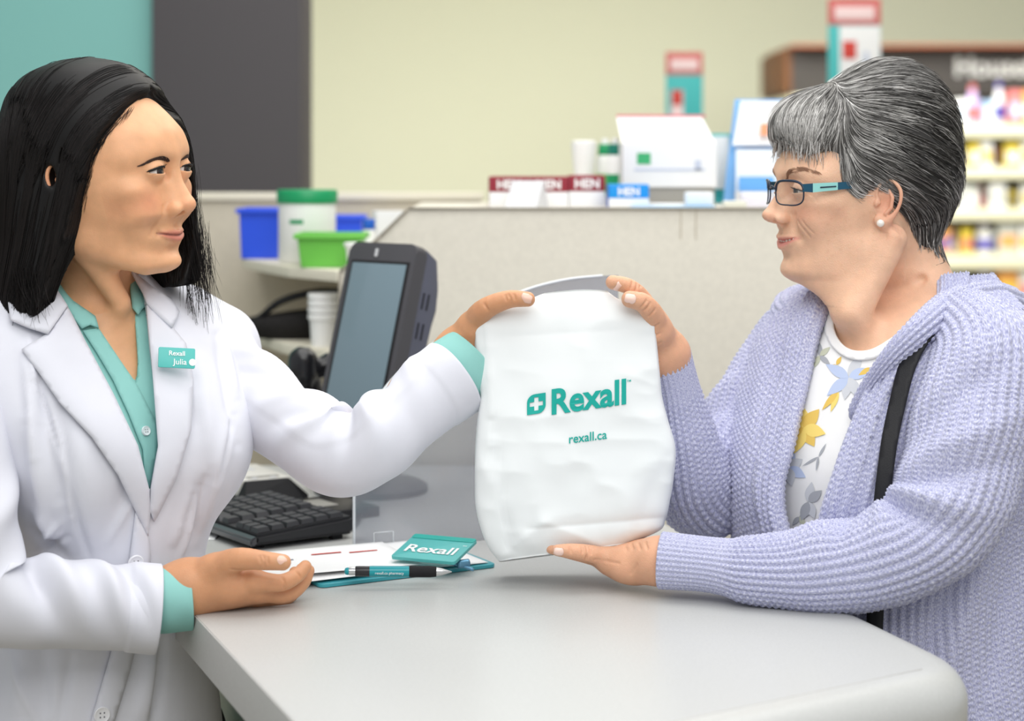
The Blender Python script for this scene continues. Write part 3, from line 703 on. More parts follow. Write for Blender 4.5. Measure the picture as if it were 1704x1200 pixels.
# receipt printer with pale top
def dk(px, py, z=CZ): return on_counter(px, py, z)
pA = dk(408, 850); pB = dk(513, 840)
pu = Vector((pB.x - pA.x, pB.y - pA.y, 0)); pw = pu.length; PR = frame((pA.x, pA.y, CZ), pu)
pr = thing('receipt_printer', (pA.x, pA.y, CZ), 'receipt printer with a pale top and sloping black front behind the keyboard', 'printer')
bm = bmesh.new()
pf = [(0, 0), (-.0, .001), (.022, .028), (.028, .034)]
V = [Vector(p) for p in ((0, 0, 0), (pw, 0, 0), (pw, .0, .012), (pw - .016, .02, .028), (.012, .02, .028), (0, 0, .012), (0, .15, 0), (pw, .15, 0), (pw - .012, .15, .028), (.012, .15, .028), (0, .15, .012), (pw, .15, .012))]
mobj('front_housing', [PR @ Vector(p) for p in ((0, 0, 0), (pw, 0, 0), (pw, .0, .014), (pw - .018, .022, .034), (.01, .022, .034), (0, 0, .014), (0, .03, 0), (pw, .03, 0), (pw, .03, .014), (pw - .018, .03, .034), (.01, .03, .034), (0, .03, .014))],
     [(0, 1, 2, 3, 4, 5), (11, 10, 9, 8, 7, 6), (5, 4, 10, 11), (4, 3, 9, 10), (3, 2, 8, 9), (2, 1, 7, 8), (0, 5, 11, 6), (1, 0, 6, 7)], M_blackm, pr, smooth=False)
box('top_housing', (pw * .47, .095, .018), (pw * .80, .13, .034), mat('pale_grey_plastic', (214, 212, 206), .4), pr, bev=.004, M=PR)
box('base', (pw / 2, .09, .006), (pw * 1.02, .15, .012), M_blackm, pr, bev=.003, M=PR)
box('paper_slot', (pw * .47, .045, .0355), (pw * .5, .012, .001), M_grey, pr, M=PR)
box('label', (pw * .42, .12, .0355), (pw * .4, .03, .001), M_ltgrey, pr, M=PR)
box('button', (pw * .3, .036, .0355), (.008, .006, .002), M_ltgrey, pr, bev=.0006, M=PR); box('button', (pw * .6, .036, .0355), (.008, .006, .002), M_ltgrey, pr, bev=.0006, M=PR)
# grey cash tray at the left of the printer, black tray and cable right of the keyboard
ga = dk(318, 822); GT = frame((ga.x, ga.y, CZ), ku)
gt = thing('cash_tray', (ga.x, ga.y, CZ), 'flat grey plastic tray beside the keyboard', 'tray')
box('tray', (.03, .06, .008), (.08, .12, .016), M_grey, gt, bev=.003, M=GT); box('inset', (.03, .06, .0165), (.064, .10, .002), M_ltgrey, gt, bev=.001, M=GT)
ba = dk(524, 872); BT = frame((ba.x, ba.y, CZ), ku)
btn = thing('scale_tray', (ba.x, ba.y, CZ), 'low black tray with a pale inset behind the keyboard end', 'tray')
box('tray', (.045, .05, .007), (.10, .11, .014), M_black, btn, bev=.003, M=BT); box('inset', (.03, .055, .0145), (.045, .05, .002), M_grey, btn, bev=.001, M=BT)
cbl = tube('cable', [dk(515, 842, CZ + .004), dk(545, 833, CZ + .004), dk(580, 830, CZ + .004), dk(600, 845, CZ + .004), dk(592, 872, CZ + .004), dk(575, 885, CZ + .004)], .0025, M_black, n=8); tag(cbl, 'black cable curling beside the keyboard', 'cable')
kc = dk(335, 893); o = box('paper_slip', (kc.x - .01, kc.y, CZ + .0008), (.06, .05, .0012), M_paper); tag(o, 'white paper slip under the near end of the counter keyboard', 'paper')

# touch terminal: tilted slab facing the staff side
M_term = mat('terminal_dark_grey', (74, 73, 77), .4, .4); M_termside = mat('terminal_side_grey', (86, 88, 102), .35, .45)
M_scr = mat('terminal_screen_glass', (116, 136, 146), .08, .5)
M_vent = mat('terminal_vent', (16, 16, 20), .6)
TLp, TRp, BLp = P(588, 402, 2.672), P(700, 407, 2.59), P(524, 705, 2.622)
tw = (TRp - TLp); twl = tw.length; tx = tw.normalized(); tz = (TLp - BLp); tz = (tz - tx * tz.dot(tx)); thh = tz.length; tz.normalize(); ty = tz.cross(tx)
TM = Matrix(((tx.x, ty.x, tz.x, BLp.x), (tx.y, ty.y, tz.y, BLp.y), (tx.z, ty.z, tz.z, BLp.z), (0, 0, 0, 1)))   # y points to the back
tm = thing('touch_terminal', (BLp.x + .06, BLp.y + .05, CZ), 'dark grey touch screen till terminal tilted back on the counter', 'terminal')
prism('bezel', rrect(0, 0, twl, thh, .012, 6), 0, .022, M_term, tm, bev=.003, M=TM @ R90 @ Matrix.Translation((0, 0, -.022)))
m_ = .013
box('screen_rim', (twl / 2, -.0006, thh * .485), (twl - 2 * m_ + .008, .002, thh * .80 + .008), M_blackm, tm, bev=.0008, M=TM)
box('screen', (twl / 2, -.0014, thh * .485), (twl - 2 * m_, .0016, thh * .80), M_scr, tm, bev=.0003, M=TM)
box('badge', (twl * .42, -.001, thh * .945), (.0045, .0014, .011), M_ltgrey, tm, M=TM)
# back housing: wedge profile seen from the side
sp = [(.018, -.0), (.018, thh - .002), (.045, thh - .012), (.058, thh - .05), (.062, thh - .08), (.05, thh * .45), (.05, .02), (.045, 0)]
SMx = TM @ Matrix(((0, 0, 1, 0), (1, 0, 0, 0), (0, 1, 0, 0), (0, 0, 0, 1)))
prism('back_housing', sp, .004, twl - .001, M_termside, tm, bev=.004, M=SMx)
for (yy, zz) in ((.030, .72), (.040, .72), (.030, .56), (.040, .56)):
    box('vent_slot', (twl - .0004, yy, thh * zz), (.0016, .0016, .022), M_vent, tm, M=TM)
bc = Vector((BLp.x + .07, BLp.y + .09, 0))
foot_top = TM @ Vector((twl / 2, .03, .04))
tube('neck', [(bc.x, bc.y, CZ + .01), tuple(foot_top)], .02, M_term, tm, n=16)
lathe('foot', [(.08, 0), (.08, .008), (.07, .014), (.02, .02)], M_term, tm, (bc.x, bc.y, CZ))
# hand scanner hooked on its stand left of the terminal
M_gl = mat('scanner_black_gloss', (28, 28, 31), .22, .5)
scn = thing('barcode_scanner', P(530, 700, 2.730), 'glossy black hand scanner in its stand left of the terminal', 'scanner')
def sp_(px, py, d): return tuple(P(px, py, d))
tube('head', [sp_(506, 578, 2.690), sp_(505, 588, 2.690), sp_(504, 610, 2.690), sp_(508, 636, 2.690), sp_(512, 648, 2.690)], [.008, .018, .021, .018, .010], M_gl, scn, n=24, steps=32)
tube('nose', [sp_(508, 610, 2.695), sp_(532, 612, 2.700), sp_(552, 604, 2.705)], [.018, .015, .016], M_gl, scn, n=20)
tube('handle', [sp_(510, 620, 2.695), sp_(520, 650, 2.700), sp_(528, 690, 2.710), sp_(535, 740, 2.720), sp_(540, 800, 2.730)], [.018, .015, .014, .014, .014], M_gl, scn, n=16)
tube('stand', [sp_(560, 690, 2.730), sp_(548, 700, 2.730), sp_(545, 740, 2.730), (P(545, 800, 2.730).x, 2.73, CZ + .004)], [.006, .008, .008, .02], M_black, scn, n=12)
# ================================================================== sculpting helpers: distance fields -> smooth meshes
F32 = np.float32
def smin(a, b, k):
    if k <= 0: return np.minimum(a, b)
    h = np.maximum(k - np.abs(a - b), 0) / k
    return np.minimum(a, b) - h * h * (k * 0.25)
def smax(a, b, k): return -smin(-a, -b, k)

class Field:
    def __init__(s, lo, hi, h):
        s.lo = np.array(lo, float); s.h = h; s.n = (np.ceil((np.array(hi) - s.lo) / h).astype(int) + 1)
        s.ax = [(s.lo[i] + h * np.arange(s.n[i])).astype(F32) for i in range(3)]
        s.F = np.full(tuple(s.n), 0.08, F32)
    def sl(s, lo, hi, pad):
        r = []
        for i in range(3):
            a = int(np.clip(np.floor((lo[i] - pad - s.lo[i]) / s.h), 0, s.n[i])); b = int(np.clip(np.ceil((hi[i] + pad - s.lo[i]) / s.h) + 1, 0, s.n[i])); r.append(slice(a, b))
        return tuple(r)
    def op(s, fn, lo, hi, k=0.0, mode='u'):
        q = s.sl(lo, hi, k + 4 * s.h)
        if any(v.stop <= v.start for v in q): return s
        X = s.ax[0][q[0]][:, None, None]; Y = s.ax[1][q[1]][None, :, None]; Z = s.ax[2][q[2]][None, None, :]
        d = np.asarray(fn(X, Y, Z), F32); f = s.F[q]
        s.F[q] = smin(f, d, k) if mode == 'u' else (smax(f, -d, k) if mode == 's' else smax(f, d, k))
        return s
    def ell(s, c, r, k=0.0, mode='u', R=None, mirror=False):
        """ellipsoid; R rows = local axes"""
        for sg in ((1, -1) if mirror else (1,)):
            cc = np.array(c, float) * (1, sg, 1); rr = np.array(r, float); m = rr.max()
            RR = None if R is None else np.array(R, float) * np.array([[1, sg, 1]])
            def fn(X, Y, Z):
                a, b, c_ = X - F32(cc[0]), Y - F32(cc[1]), Z - F32(cc[2])
                if RR is not None: a, b, c_ = [RR[i, 0] * a + RR[i, 1] * b + RR[i, 2] * c_ for i in range(3)]
                a, b, c_ = a / F32(rr[0]), b / F32(rr[1]), c_ / F32(rr[2])
                k0 = np.sqrt(a * a + b * b + c_ * c_); k1 = np.sqrt((a / rr[0])**2 + (b / rr[1])**2 + (c_ / rr[2])**2) + 1e-9
                return k0 * (k0 - 1) / k1
            e = (2.6 * m if R is not None else rr) + 1.5 * k; s.op(fn, cc - e, cc + e, k, mode)
        return s
    def cone(s, a, b, ra, rb, k=0.0, mode='u', mirror=False, flat=None):
        for sg in ((1, -1) if mirror else (1,)):
            A = np.array(a, float) * (1, sg, 1); B = np.array(b, float) * (1, sg, 1); d = B - A; L2 = max(d.dot(d), 1e-12)
            def fn(X, Y, Z):
                x, y, z = X - F32(A[0]), Y - F32(A[1]), Z - F32(A[2])
                t = np.clip((x * d[0] + y * d[1] + z * d[2]) / L2, 0, 1)
                return np.sqrt((x - t * d[0])**2 + (y - t * d[1])**2 + (z - t * d[2])**2) - (ra + t * (rb - ra))
            m = max(ra, rb); s.op(fn, np.minimum(A, B) - m, np.maximum(A, B) + m, k, mode)
        return s
    def chain(s, pts, rad, k=0.0, mode='u', mirror=False):
        """poly-cone joined into one shape first, then combined once"""
        for sg in ((1, -1) if mirror else (1,)):
            Pt = np.array(pts, float) * (1, sg, 1); rad = np.broadcast_to(np.asarray(rad, float), (len(Pt),)); m = rad.max()
            def fn(X, Y, Z):
                best = None
                for A, B, ra, rb in zip(Pt[:-1], Pt[1:], rad[:-1], rad[1:]):
                    d = B - A; L2 = max(d.dot(d), 1e-12); x, y, z = X - F32(A[0]), Y - F32(A[1]), Z - F32(A[2])
                    t = np.clip((x * d[0] + y * d[1] + z * d[2]) / L2, 0, 1)
                    e = np.sqrt((x - t * d[0])**2 + (y - t * d[1])**2 + (z - t * d[2])**2) - (ra + t * (rb - ra))
                    best = e if best is None else np.minimum(best, e)
                return best
            s.op(fn, Pt.min(0) - m, Pt.max(0) + m, k, mode)
        return s
    def loft(s, tab, k=0.0, mode='u', zfade=0.01):
        """rows (z, xfront, xback, halfwidth, xcentre, power) -> superellipse loft about z"""
        T = np.array(sorted(tab), float); zz = s.ax[2]
        def cub(col): return catmull_1d(T[:, 0], T[:, col], zz)
        xf, xb, w_, xc, p = [cub(i).astype(F32) for i in (1, 2, 3, 4, 5)]
        def fn(X, Y, Z):
            q = np.searchsorted(zz, Z.ravel()[0] - 1e-6); n = Z.shape[2]; g = lambda v: v[q:q + n][None, None, :]
            dx = X - g(xc); a = np.where(dx > 0, np.maximum(g(xf) - g(xc), 1e-3), np.maximum(g(xc) - g(xb), 1e-3)); ww = np.maximum(g(w_), 1e-3); pp = g(p)
            S = ((np.abs(dx) / a) ** pp + (np.abs(Y) / ww) ** pp) ** (1 / pp)
            rr = np.sqrt(dx * dx + Y * Y) + 1e-6
            d = rr * (1 - 1 / np.maximum(S, .05)); d = np.where(S < .3, (S - 1) * np.minimum(a, ww), d)
            d = smax(d, Z - F32(T[-1, 0]), zfade); return smax(d, F32(T[0, 0]) - Z, zfade)
        lo = (T[:, 2].min(), -T[:, 3].max(), T[0, 0]); hi = (T[:, 1].max(), T[:, 3].max(), T[-1, 0])
        e = 2.2 * k; return s.op(fn, np.array(lo) - e, np.array(hi) + e, k, mode)
    def sample(s, pts):
        g = np.clip((np.asarray(pts) - s.lo) / s.h, 0, s.n - 1.001); i = g.astype(int); f = g - i
        r = 0
        for dx in (0, 1):
            for dy in (0, 1):
                for dz in (0, 1):
                    wgt = (f[..., 0] if dx else 1 - f[..., 0]) * (f[..., 1] if dy else 1 - f[..., 1]) * (f[..., 2] if dz else 1 - f[..., 2])
                    r = r + wgt * s.F[i[..., 0] + dx, i[..., 1] + dy, i[..., 2] + dz]
        return r
    def grad(s, pts, e=None):
        e = e or s.h; pts = np.asarray(pts); g = np.stack([s.sample(pts + np.eye(3)[i] * e) - s.sample(pts - np.eye(3)[i] * e) for i in range(3)], -1)
        return g / (np.linalg.norm(g, axis=-1, keepdims=True) + 1e-12)
    def blur(s, n=1):
        for _ in range(n):
            for ax in range(3):
                f = s.F; g = f.copy()
                a = [slice(None)] * 3; b = [slice(None)] * 3; c = [slice(None)] * 3
                a[ax] = slice(0, -2); b[ax] = slice(1, -1); c[ax] = slice(2, None)
                g[tuple(b)] = .25 * f[tuple(a)] + .5 * f[tuple(b)] + .25 * f[tuple(c)]; s.F = g
        return s
    def mesh(s, iso=0.0): return surface_nets(s.F - F32(iso), s.lo, s.h)

def catmull_1d(x, y, q):
    """monotone-ish cubic through (x, y)"""
    d = np.diff(y) / np.diff(x); m = np.concatenate([[d[0]], (d[:-1] + d[1:]) / 2, [d[-1]]])
    i = np.clip(np.searchsorted(x, q, side='right') - 1, 0, len(x) - 2); h = x[i + 1] - x[i]; t = np.clip((q - x[i]) / h, 0, 1)
    return (2*t**3-3*t**2+1)*y[i] + (t**3-2*t**2+t)*h*m[i] + (-2*t**3+3*t**2)*y[i+1] + (t**3-t**2)*h*m[i+1]

def surface_nets(F, lo, h):
    ins = F < 0; n = F.shape
    c = np.zeros(tuple(k - 1 for k in n), np.int8)
    for dx in (0, 1):
        for dy in (0, 1):
            for dz in (0, 1): c += ins[dx:n[0]-1+dx, dy:n[1]-1+dy, dz:n[2]-1+dz]
    act = (c > 0) & (c < 8); idx = np.argwhere(act); N = len(idx)
    vid = np.full(act.shape, -1, np.int64); vid[act] = np.arange(N)
    acc = np.zeros((N, 3)); cnt = np.zeros(N)
    def val(o): return F[idx[:, 0] + o[0], idx[:, 1] + o[1], idx[:, 2] + o[2]].astype(float)
    V8 = {(x, y, z): val((x, y, z)) for x in (0, 1) for y in (0, 1) for z in (0, 1)}
    for ax in range(3):
        for p in (0, 1):
            for q in (0, 1):
                a = [0, 0, 0]; o = [i for i in range(3) if i != ax]; a[o[0]] = p; a[o[1]] = q; b = list(a); b[ax] = 1
                va, vb = V8[tuple(a)], V8[tuple(b)]; m = (va < 0) != (vb < 0)
                t = np.where(m, va / np.where(m, va - vb, 1), 0); pt = np.array(a, float)[None, :].repeat(N, 0); pt[:, ax] = t
                acc[m] += pt[m]; cnt[m] += 1
    V = lo + h * (idx + acc / np.maximum(cnt, 1)[:, None])
    Q = []
    for ax in range(3):
        a = [slice(1, -1)] * 3; b = [slice(1, -1)] * 3; a[ax] = slice(0, -1); b[ax] = slice(1, None)
        A, B = ins[tuple(a)], ins[tuple(b)]; e = np.argwhere(A != B)
        if len(e) == 0: continue
        flip = A[e[:, 0], e[:, 1], e[:, 2]]
        base = e + 1; base[:, ax] -= 1
        o = [i for i in range(3) if i != ax]
        def cell(u, v):
            k = base.copy(); k[:, o[0]] -= u; k[:, o[1]] -= v; return vid[k[:, 0], k[:, 1], k[:, 2]]
        q = np.stack([cell(1, 1), cell(0, 1), cell(0, 0), cell(1, 0)], 1)
        if ax == 1: flip = ~flip
        q[~flip] = q[~flip][:, ::-1]; Q.append(q)
    Q = np.concatenate(Q); Q = Q[(Q >= 0).all(1)]
    return V, Q.astype(np.int32)

def join_parts(parts):
    """[(V, Q)] -> V, Q"""
    V = []; Q = []; n = 0
    for v, q in parts: V.append(v); Q.append(np.asarray(q) + n); n += len(v)
    return np.concatenate(V), np.concatenate(Q)

def vnormals(V, Q):
    a, b, c, d = V[Q[:, 0]], V[Q[:, 1]], V[Q[:, 2]], V[Q[:, 3]]; fn = np.cross(c - a, d - b); N = np.zeros_like(V)
    for i in range(4): np.add.at(N, Q[:, i], fn)
    return N / (np.linalg.norm(N, axis=1)[:, None] + 1e-12)

def xf(M3, O, V): return np.asarray(V) @ np.asarray(M3).T + np.asarray(O)      # local -> world (columns of M3 = local axes)

_NT = rng.random((32, 32, 32)).astype(F32)
def vnoise(p):
    """smooth value noise in -1..1"""
    p = np.asarray(p, float); i = np.floor(p).astype(int); f = p - i; f = f * f * (3 - 2 * f); r = 0
    for dx in (0, 1):
        for dy in (0, 1):
            for dz in (0, 1):
                w_ = (f[..., 0] if dx else 1 - f[..., 0]) * (f[..., 1] if dy else 1 - f[..., 1]) * (f[..., 2] if dz else 1 - f[..., 2])
                r = r + w_ * _NT[(i[..., 0] + dx) % 32, (i[..., 1] + dy) % 32, (i[..., 2] + dz) % 32]
    return r * 2 - 1

def grid_quads(L, n, wrap=True):
    i, j = np.meshgrid(np.arange(L - 1), np.arange(n if wrap else n - 1), indexing='ij'); j2 = (j + 1) % n
    return np.stack([i * n + j, i * n + j2, (i + 1) * n + j2, (i + 1) * n + j], -1).reshape(-1, 4).astype(np.int32)

def sleeve_grid(ctrl, L, n, start=None, up=(0, 0, 1)):
    """ctrl rows (x, y, z, r_a, r_b) -> centres, ring axes N (r_a), B (r_b), arclength"""
    A = catmull(np.array(ctrl, float), 400); seg = np.linalg.norm(np.diff(A[:, :3], axis=0), axis=1); S = np.concatenate([[0], np.cumsum(seg)])
    tt = np.linspace(0, S[-1], L); A = np.stack([np.interp(tt, S, A[:, k]) for k in range(A.shape[1])], 1)
    C = A[:, :3]; T = np.gradient(C, axis=0)
    for _ in range(6): T[1:-1] = (T[:-2] + T[1:-1] * 2 + T[2:]) / 4
    T /= np.linalg.norm(T, axis=1)[:, None]
    u = np.array(up, float); prev = u - T[0] * T[0].dot(u); prev /= np.linalg.norm(prev); N = np.zeros_like(C)
    for i in range(L): v = prev - T[i] * T[i].dot(prev); v /= np.linalg.norm(v); N[i] = v; prev = v
    B = np.cross(T, N); a = np.linspace(0, 2 * np.pi, n, endpoint=False)
    dirs = np.cos(a)[None, :, None] * N[:, None, :] + np.sin(a)[None, :, None] * B[:, None, :]
    rad = np.cos(a)[None, :, None] * N[:, None, :] * A[:, 3][:, None, None] + np.sin(a)[None, :, None] * B[:, None, :] * A[:, 4][:, None, None]
    return C, rad, dirs, tt, a, T

def ribbon_strands(paths, r0, taper=True, sides=3):
    """(n, k, 3) strand paths -> one mesh of thin prisms"""
    Pn = np.asarray(paths, float); n, k, _ = Pn.shape; r0 = np.broadcast_to(np.asarray(r0, float), (n,))
    T = np.gradient(Pn, axis=1); T /= np.linalg.norm(T, axis=2, keepdims=True) + 1e-12
    ref = np.where(np.abs(T[..., 2:3]) > .9, np.array([1., 0, 0]), np.array([0, 0, 1.])); A = np.cross(T, ref); A /= np.linalg.norm(A, axis=2, keepdims=True) + 1e-12; B = np.cross(T, A)
    t = np.linspace(0, 1, k); prof = (np.minimum(1, 4 * t + .5) * np.sqrt(np.maximum(0, 1 - t ** 3)) * .95 + .05) if taper else np.ones(k)
    ang = np.arange(sides) * 2 * np.pi / sides
    V = Pn[:, :, None, :] + (r0[:, None] * prof[None])[:, :, None, None] * (np.cos(ang)[None, None, :, None] * A[:, :, None, :] + np.sin(ang)[None, None, :, None] * B[:, :, None, :])
    q = grid_quads(k, sides); Q = (q[None] + (np.arange(n) * k * sides)[:, None, None]).reshape(-1, 4)
    return V.reshape(-1, 3), Q.astype(np.int32)

def raycast(fld, px, py, iso, d0, d1, Minv=None, steps=220):
    """depth at which rays through photo pixels first meet field = iso; nan when missed. Minv = (R, O) of a local field"""
    px = np.asarray(px, float); py = np.asarray(py, float)
    D = np.stack([(px - 852) / FPX, np.ones_like(px), -(py - HORIZ) / FPX], -1)
    ds = np.linspace(d0, d1, steps); prev = None; hit = np.full(px.shape, np.nan)
    for d in ds:
        p = D * d; p[..., 2] += CAMZ
        if Minv is not None: p = (p - Minv[1]) @ Minv[0]
        inside = np.all((p >= fld.lo) & (p <= fld.lo + fld.h * (fld.n - 1)), -1)
        v = np.where(inside, fld.sample(p), .08) - iso
        if prev is not None:
            m = np.isnan(hit) & (v <= 0); hit[m] = (d - (ds[1] - ds[0]) * (v[m] / (v[m] - np.where(prev[m] > v[m], prev[m], v[m] + 1e-6))) * -1 * -1)
        prev = v
    return hit

def drape(name, outline_px, depth_fn, m, parent, spacing=6.0, thick=.0015, lift=0.0, smooth_outline=True, bulge=None, edge_round=0.0):
    """cloth piece: photo outline -> triangulated patch at depth_fn(px, py) - lift, given thickness"""
    O = np.array(outline_px, float)
    if smooth_outline:
        out = []
        for a, b in zip(O, np.roll(O, -1, 0)):
            k = max(1, int(np.linalg.norm(b - a) / spacing)); out += [a + (b - a) * i / k for i in range(k)]
        O = np.array(out)
    lo, hi = O.min(0), O.max(0); gx, gy = np.meshgrid(np.arange(lo[0] + spacing / 2, hi[0], spacing), np.arange(lo[1] + spacing / 2, hi[1], spacing)); G = np.stack([gx.ravel(), gy.ravel()], 1)
    # keep interior points away from the outline
    x, y = G[:, 0], G[:, 1]; ins = np.zeros(len(G), bool); A = O; Bn = np.roll(O, -1, 0)
    for a, b in zip(A, Bn):
        cnd = ((a[1] > y) != (b[1] > y)) & (x < (b[0] - a[0]) * (y - a[1]) / (b[1] - a[1] + 1e-12) + a[0]); ins ^= cnd
    dmin = np.full(len(G), 1e9)
    for a, b in zip(A, Bn):
        ab = b - a; t = np.clip(((G - a) @ ab) / (ab.dot(ab) + 1e-12), 0, 1); dmin = np.minimum(dmin, np.linalg.norm(G - a - t[:, None] * ab, axis=1))
    G = G[ins & (dmin > spacing * .55)]; dG = dmin[ins & (dmin > spacing * .55)]
    pts = np.concatenate([O, G]); edist = np.concatenate([np.zeros(len(O)), dG])
    r = delaunay_2d_cdt([Vector(p) for p in pts], [], [list(range(len(O)))], 1, 1e-6)
    vv = np.array([tuple(p) for p in r[0]]); faces = [tuple(f) for f in r[2]]
    ed = np.array([edist[o[0]] if len(o) else 0 for o in r[3]])
    d = depth_fn(vv[:, 0], vv[:, 1])
    d = d - lift
    if bulge is not None: d = d - bulge(vv[:, 0], vv[:, 1], ed)
    W = np.stack([(vv[:, 0] - 852) / FPX * d, d, CAMZ - (vv[:, 1] - HORIZ) / FPX * d], 1)
    F = np.array(faces, np.int32)
    o = mobj(name, W, F, m, parent, uv=np.stack([vv[:, 0] / 1000, vv[:, 1] / 1000], 1))
    if thick > 0:
        md = o.modifiers.new('thickness', 'SOLIDIFY'); md.thickness = thick; md.offset = 0
    return o
# ================================================================== the white paper bag
BAGD = 2.115
def build_bag():
    m = mat('bag_white_paper', (236, 240, 241), .62, .3, bump=.12, bscale=38)
    # rows: (py, left px, right px, front depth, thickness, fold side px)
    rows = np.array([
        (492, 905, 1010, 2.112, .012), (503, 868, 1032, 2.108, .014), (516, 806, 1078, 2.104, .018), (526, 790, 1088, 2.102, .022), (560, 789, 1092, 2.098, .032),
        (620, 791, 1098, 2.092, .046), (660, 797, 1102, 2.088, .054), (700, 792, 1112, 2.085, .062), (745, 788, 1124, 2.082, .070),
        (800, 787, 1121, 2.080, .080), (840, 789, 1115, 2.079, .084), (880, 801, 1107, 2.080, .086), (900, 812, 1098, 2.083, .086), (918, 828, 1060, 2.09, .08)], float)
    L, n = 150, 160
    tt = np.linspace(rows[0, 0], rows[-1, 0], L); R = np.stack([catmull_1d(rows[:, 0], rows[:, k], tt) for k in range(1, 5)], 1)
    a = np.linspace(0, 2 * np.pi, n, endpoint=False); p = 5.5
    ca, sa = np.cos(a), np.sin(a); s = (np.abs(ca)**p + np.abs(sa)**p) ** (-1 / p); ux, uy = ca * s, sa * s      # rounded rectangle: ux -1..1 across, uy -1 front
    px = (R[:, :1] + R[:, 1:2]) / 2 + (R[:, 1:2] - R[:, :1]) / 2 * ux[None]
    # bottom edge slopes: left corner lower than right, top edge arched and sloping
    py = tt[:, None] + 0 * px
    v = (tt - rows[0, 0]) / (rows[-1, 0] - rows[0, 0])
    u = (px - 790) / 320
    py = py + (v**6)[:, None] * (22 - 46 * np.clip(u, 0, 1)) - ((1 - v) ** 14)[:, None] * (10 * np.exp(-((px - 975) / 75) ** 2))
    d = R[:, 2:3] + R[:, 3:4] * (uy[None] + 1) / 2
    # the left gusset pinches inward between two creases
    d = d + 0.0
    W = np.stack([(px - 852) / FPX * d, d, CAMZ - (py - HORIZ) / FPX * d], -1)
    side = np.exp(-((ux[None] + 1) / .05) ** 2) * np.exp(-((uy[None]) / .45) ** 2) * np.clip((tt[:, None] - 620) / 150, 0, 1)
    W[..., 0] += side * .006
    # crumples: creased ridges plus broad buckles
    q = W * np.array([1, .6, 1]); cr = 0
    for fr, am in ((9, .0045), (19, .0022), (40, .0009)):
        cr = cr + am * (1 - 2 * np.abs(vnoise(q * fr + fr)))
    cr = cr * (0.35 + .65 * np.clip((tt[:, None] - 480) / 300, 0, 1)) * (np.abs(ux[None]) < .985)
    for (x0, y0, x1, y1, am, wd) in ((880, 880, 1105, 862, -.003, 10), (838, 925, 905, 868, .005, 16), (905, 868, 1000, 905, .003, 14), (820, 700, 848, 915, -.005, 9), (812, 540, 820, 740, .004, 7), (806, 780, 880, 905, .003, 18), (1110, 760, 1060, 880, -.002, 14), (845, 560, 1050, 548, -.001, 14), (1080, 560, 1110, 700, -.002, 14), (1090, 640, 1040, 620, .0015, 10)):
        ab = np.array([x1 - x0, y1 - y0], float); t = np.clip(((px - x0) * ab[0] + (py - y0) * ab[1]) / ab.dot(ab), 0, 1)
        dd = np.hypot(px - x0 - t * ab[0], py - y0 - t * ab[1]); cr = cr + am * np.exp(-(dd / wd)) * (uy[None] < 0)
    W[..., 1] -= cr * np.where(uy[None] < 0, 1, -.6)
    V = W.reshape(-1, 3); Q = grid_quads(L, n)
    # close the bottom; the folded top is pinched shut
    cb = W[-1].mean(0) + np.array([0, 0, -.002]); V = np.concatenate([V, [cb]]); ci = len(V) - 1
    tris = [(((L - 1) * n + j), ci, (L - 1) * n + (j + 1) % n) for j in range(n)]
    ctp = W[0].mean(0); V = np.concatenate([V, [ctp]]); ti = len(V) - 1
    tris += [(j, (j + 1) % n, ti) for j in range(n)]
    F = [tuple(f) for f in Q] + tris
    o = mobj('paper_bag', V, F, m)
    tag(o, 'white paper pharmacy bag held up between the two women', 'paper bag')
    # printed logo, laid on the front sheet
    Wf = W; frontm = uy < -.2
    fx, fy, fd = px[:, frontm].ravel(), py[:, frontm].ravel(), (W[..., 1])[:, frontm].ravel()
    nb = 12
    def depth(qx, qy):
        out = np.empty(len(qx))
        for i in range(0, len(qx), 64):
            dd = (fx[None] - qx[i:i+64, None]) ** 2 + (fy[None] - qy[i:i+64, None]) ** 2; k = np.argpartition(dd, nb, 1)[:, :nb]
            w_ = 1 / (np.take_along_axis(dd, k, 1) + 4); out[i:i+64] = (fd[k] * w_).sum(1) / w_.sum(1)
        return out
    ink = mat('bag_teal_ink', (24, 168, 156), .6, .3)
    def lay(name, P2, F, parent):
        P2 = np.asarray(P2, float); d = depth(P2[:, 0], P2[:, 1]) - .0011
        return mobj(name, np.stack([(P2[:, 0] - 852) / FPX * d, d, CAMZ - (P2[:, 1] - HORIZ) / FPX * d], 1), F, ink, parent, smooth=False)
    def word(s, x0, x1, y0, y1, cap, bold):
        Vt, Ft = text2d(s, 1.0, bold, res=5); Vt = Vt[:, :2]
        # refine long edges so the print follows the paper
        sx = (x1 - x0) / (Vt[:, 0].max() - Vt[:, 0].min()); capH = cap
        X = x0 + (Vt[:, 0] - Vt[:, 0].min()) * sx; base = y0 + (y1 - y0) * (X - x0) / (x1 - x0); Y = base - Vt[:, 1] * capH
        return np.stack([X, Y], 1), Ft
    p2, f2 = word('Rexall', 918, 1042, 689, 671, 58, .028)
    lay('logo_lettering', p2, f2, o)
    p2, f2 = word('rexall.ca', 947, 1010, 738, 730, 21, .012)
    lay('web_lettering', p2, f2, o)
    p2, f2 = word('TM', 1043, 1050, 636, 635, 5, .01); lay('mark_lettering', p2, f2, o)
    # leaf shaped badge with a white cross
    out = []
    def ar(cx, cy, r, a0, a1, k=8): return [(cx + r * math.cos(math.radians(a0 + (a1 - a0) * i / k)), cy - r * math.sin(math.radians(a0 + (a1 - a0) * i / k))) for i in range(k + 1)]
    # square 0..31 with round top-left and bottom-right
    pts = ar(13, 13, 13, 180, 90) + [(31, 0)] + ar(18, 20, 13, 0, -90) + [(0, 33)]
    cw_, cl_ = 3.6, 11.0; cx, cy = 15.5, 16.5
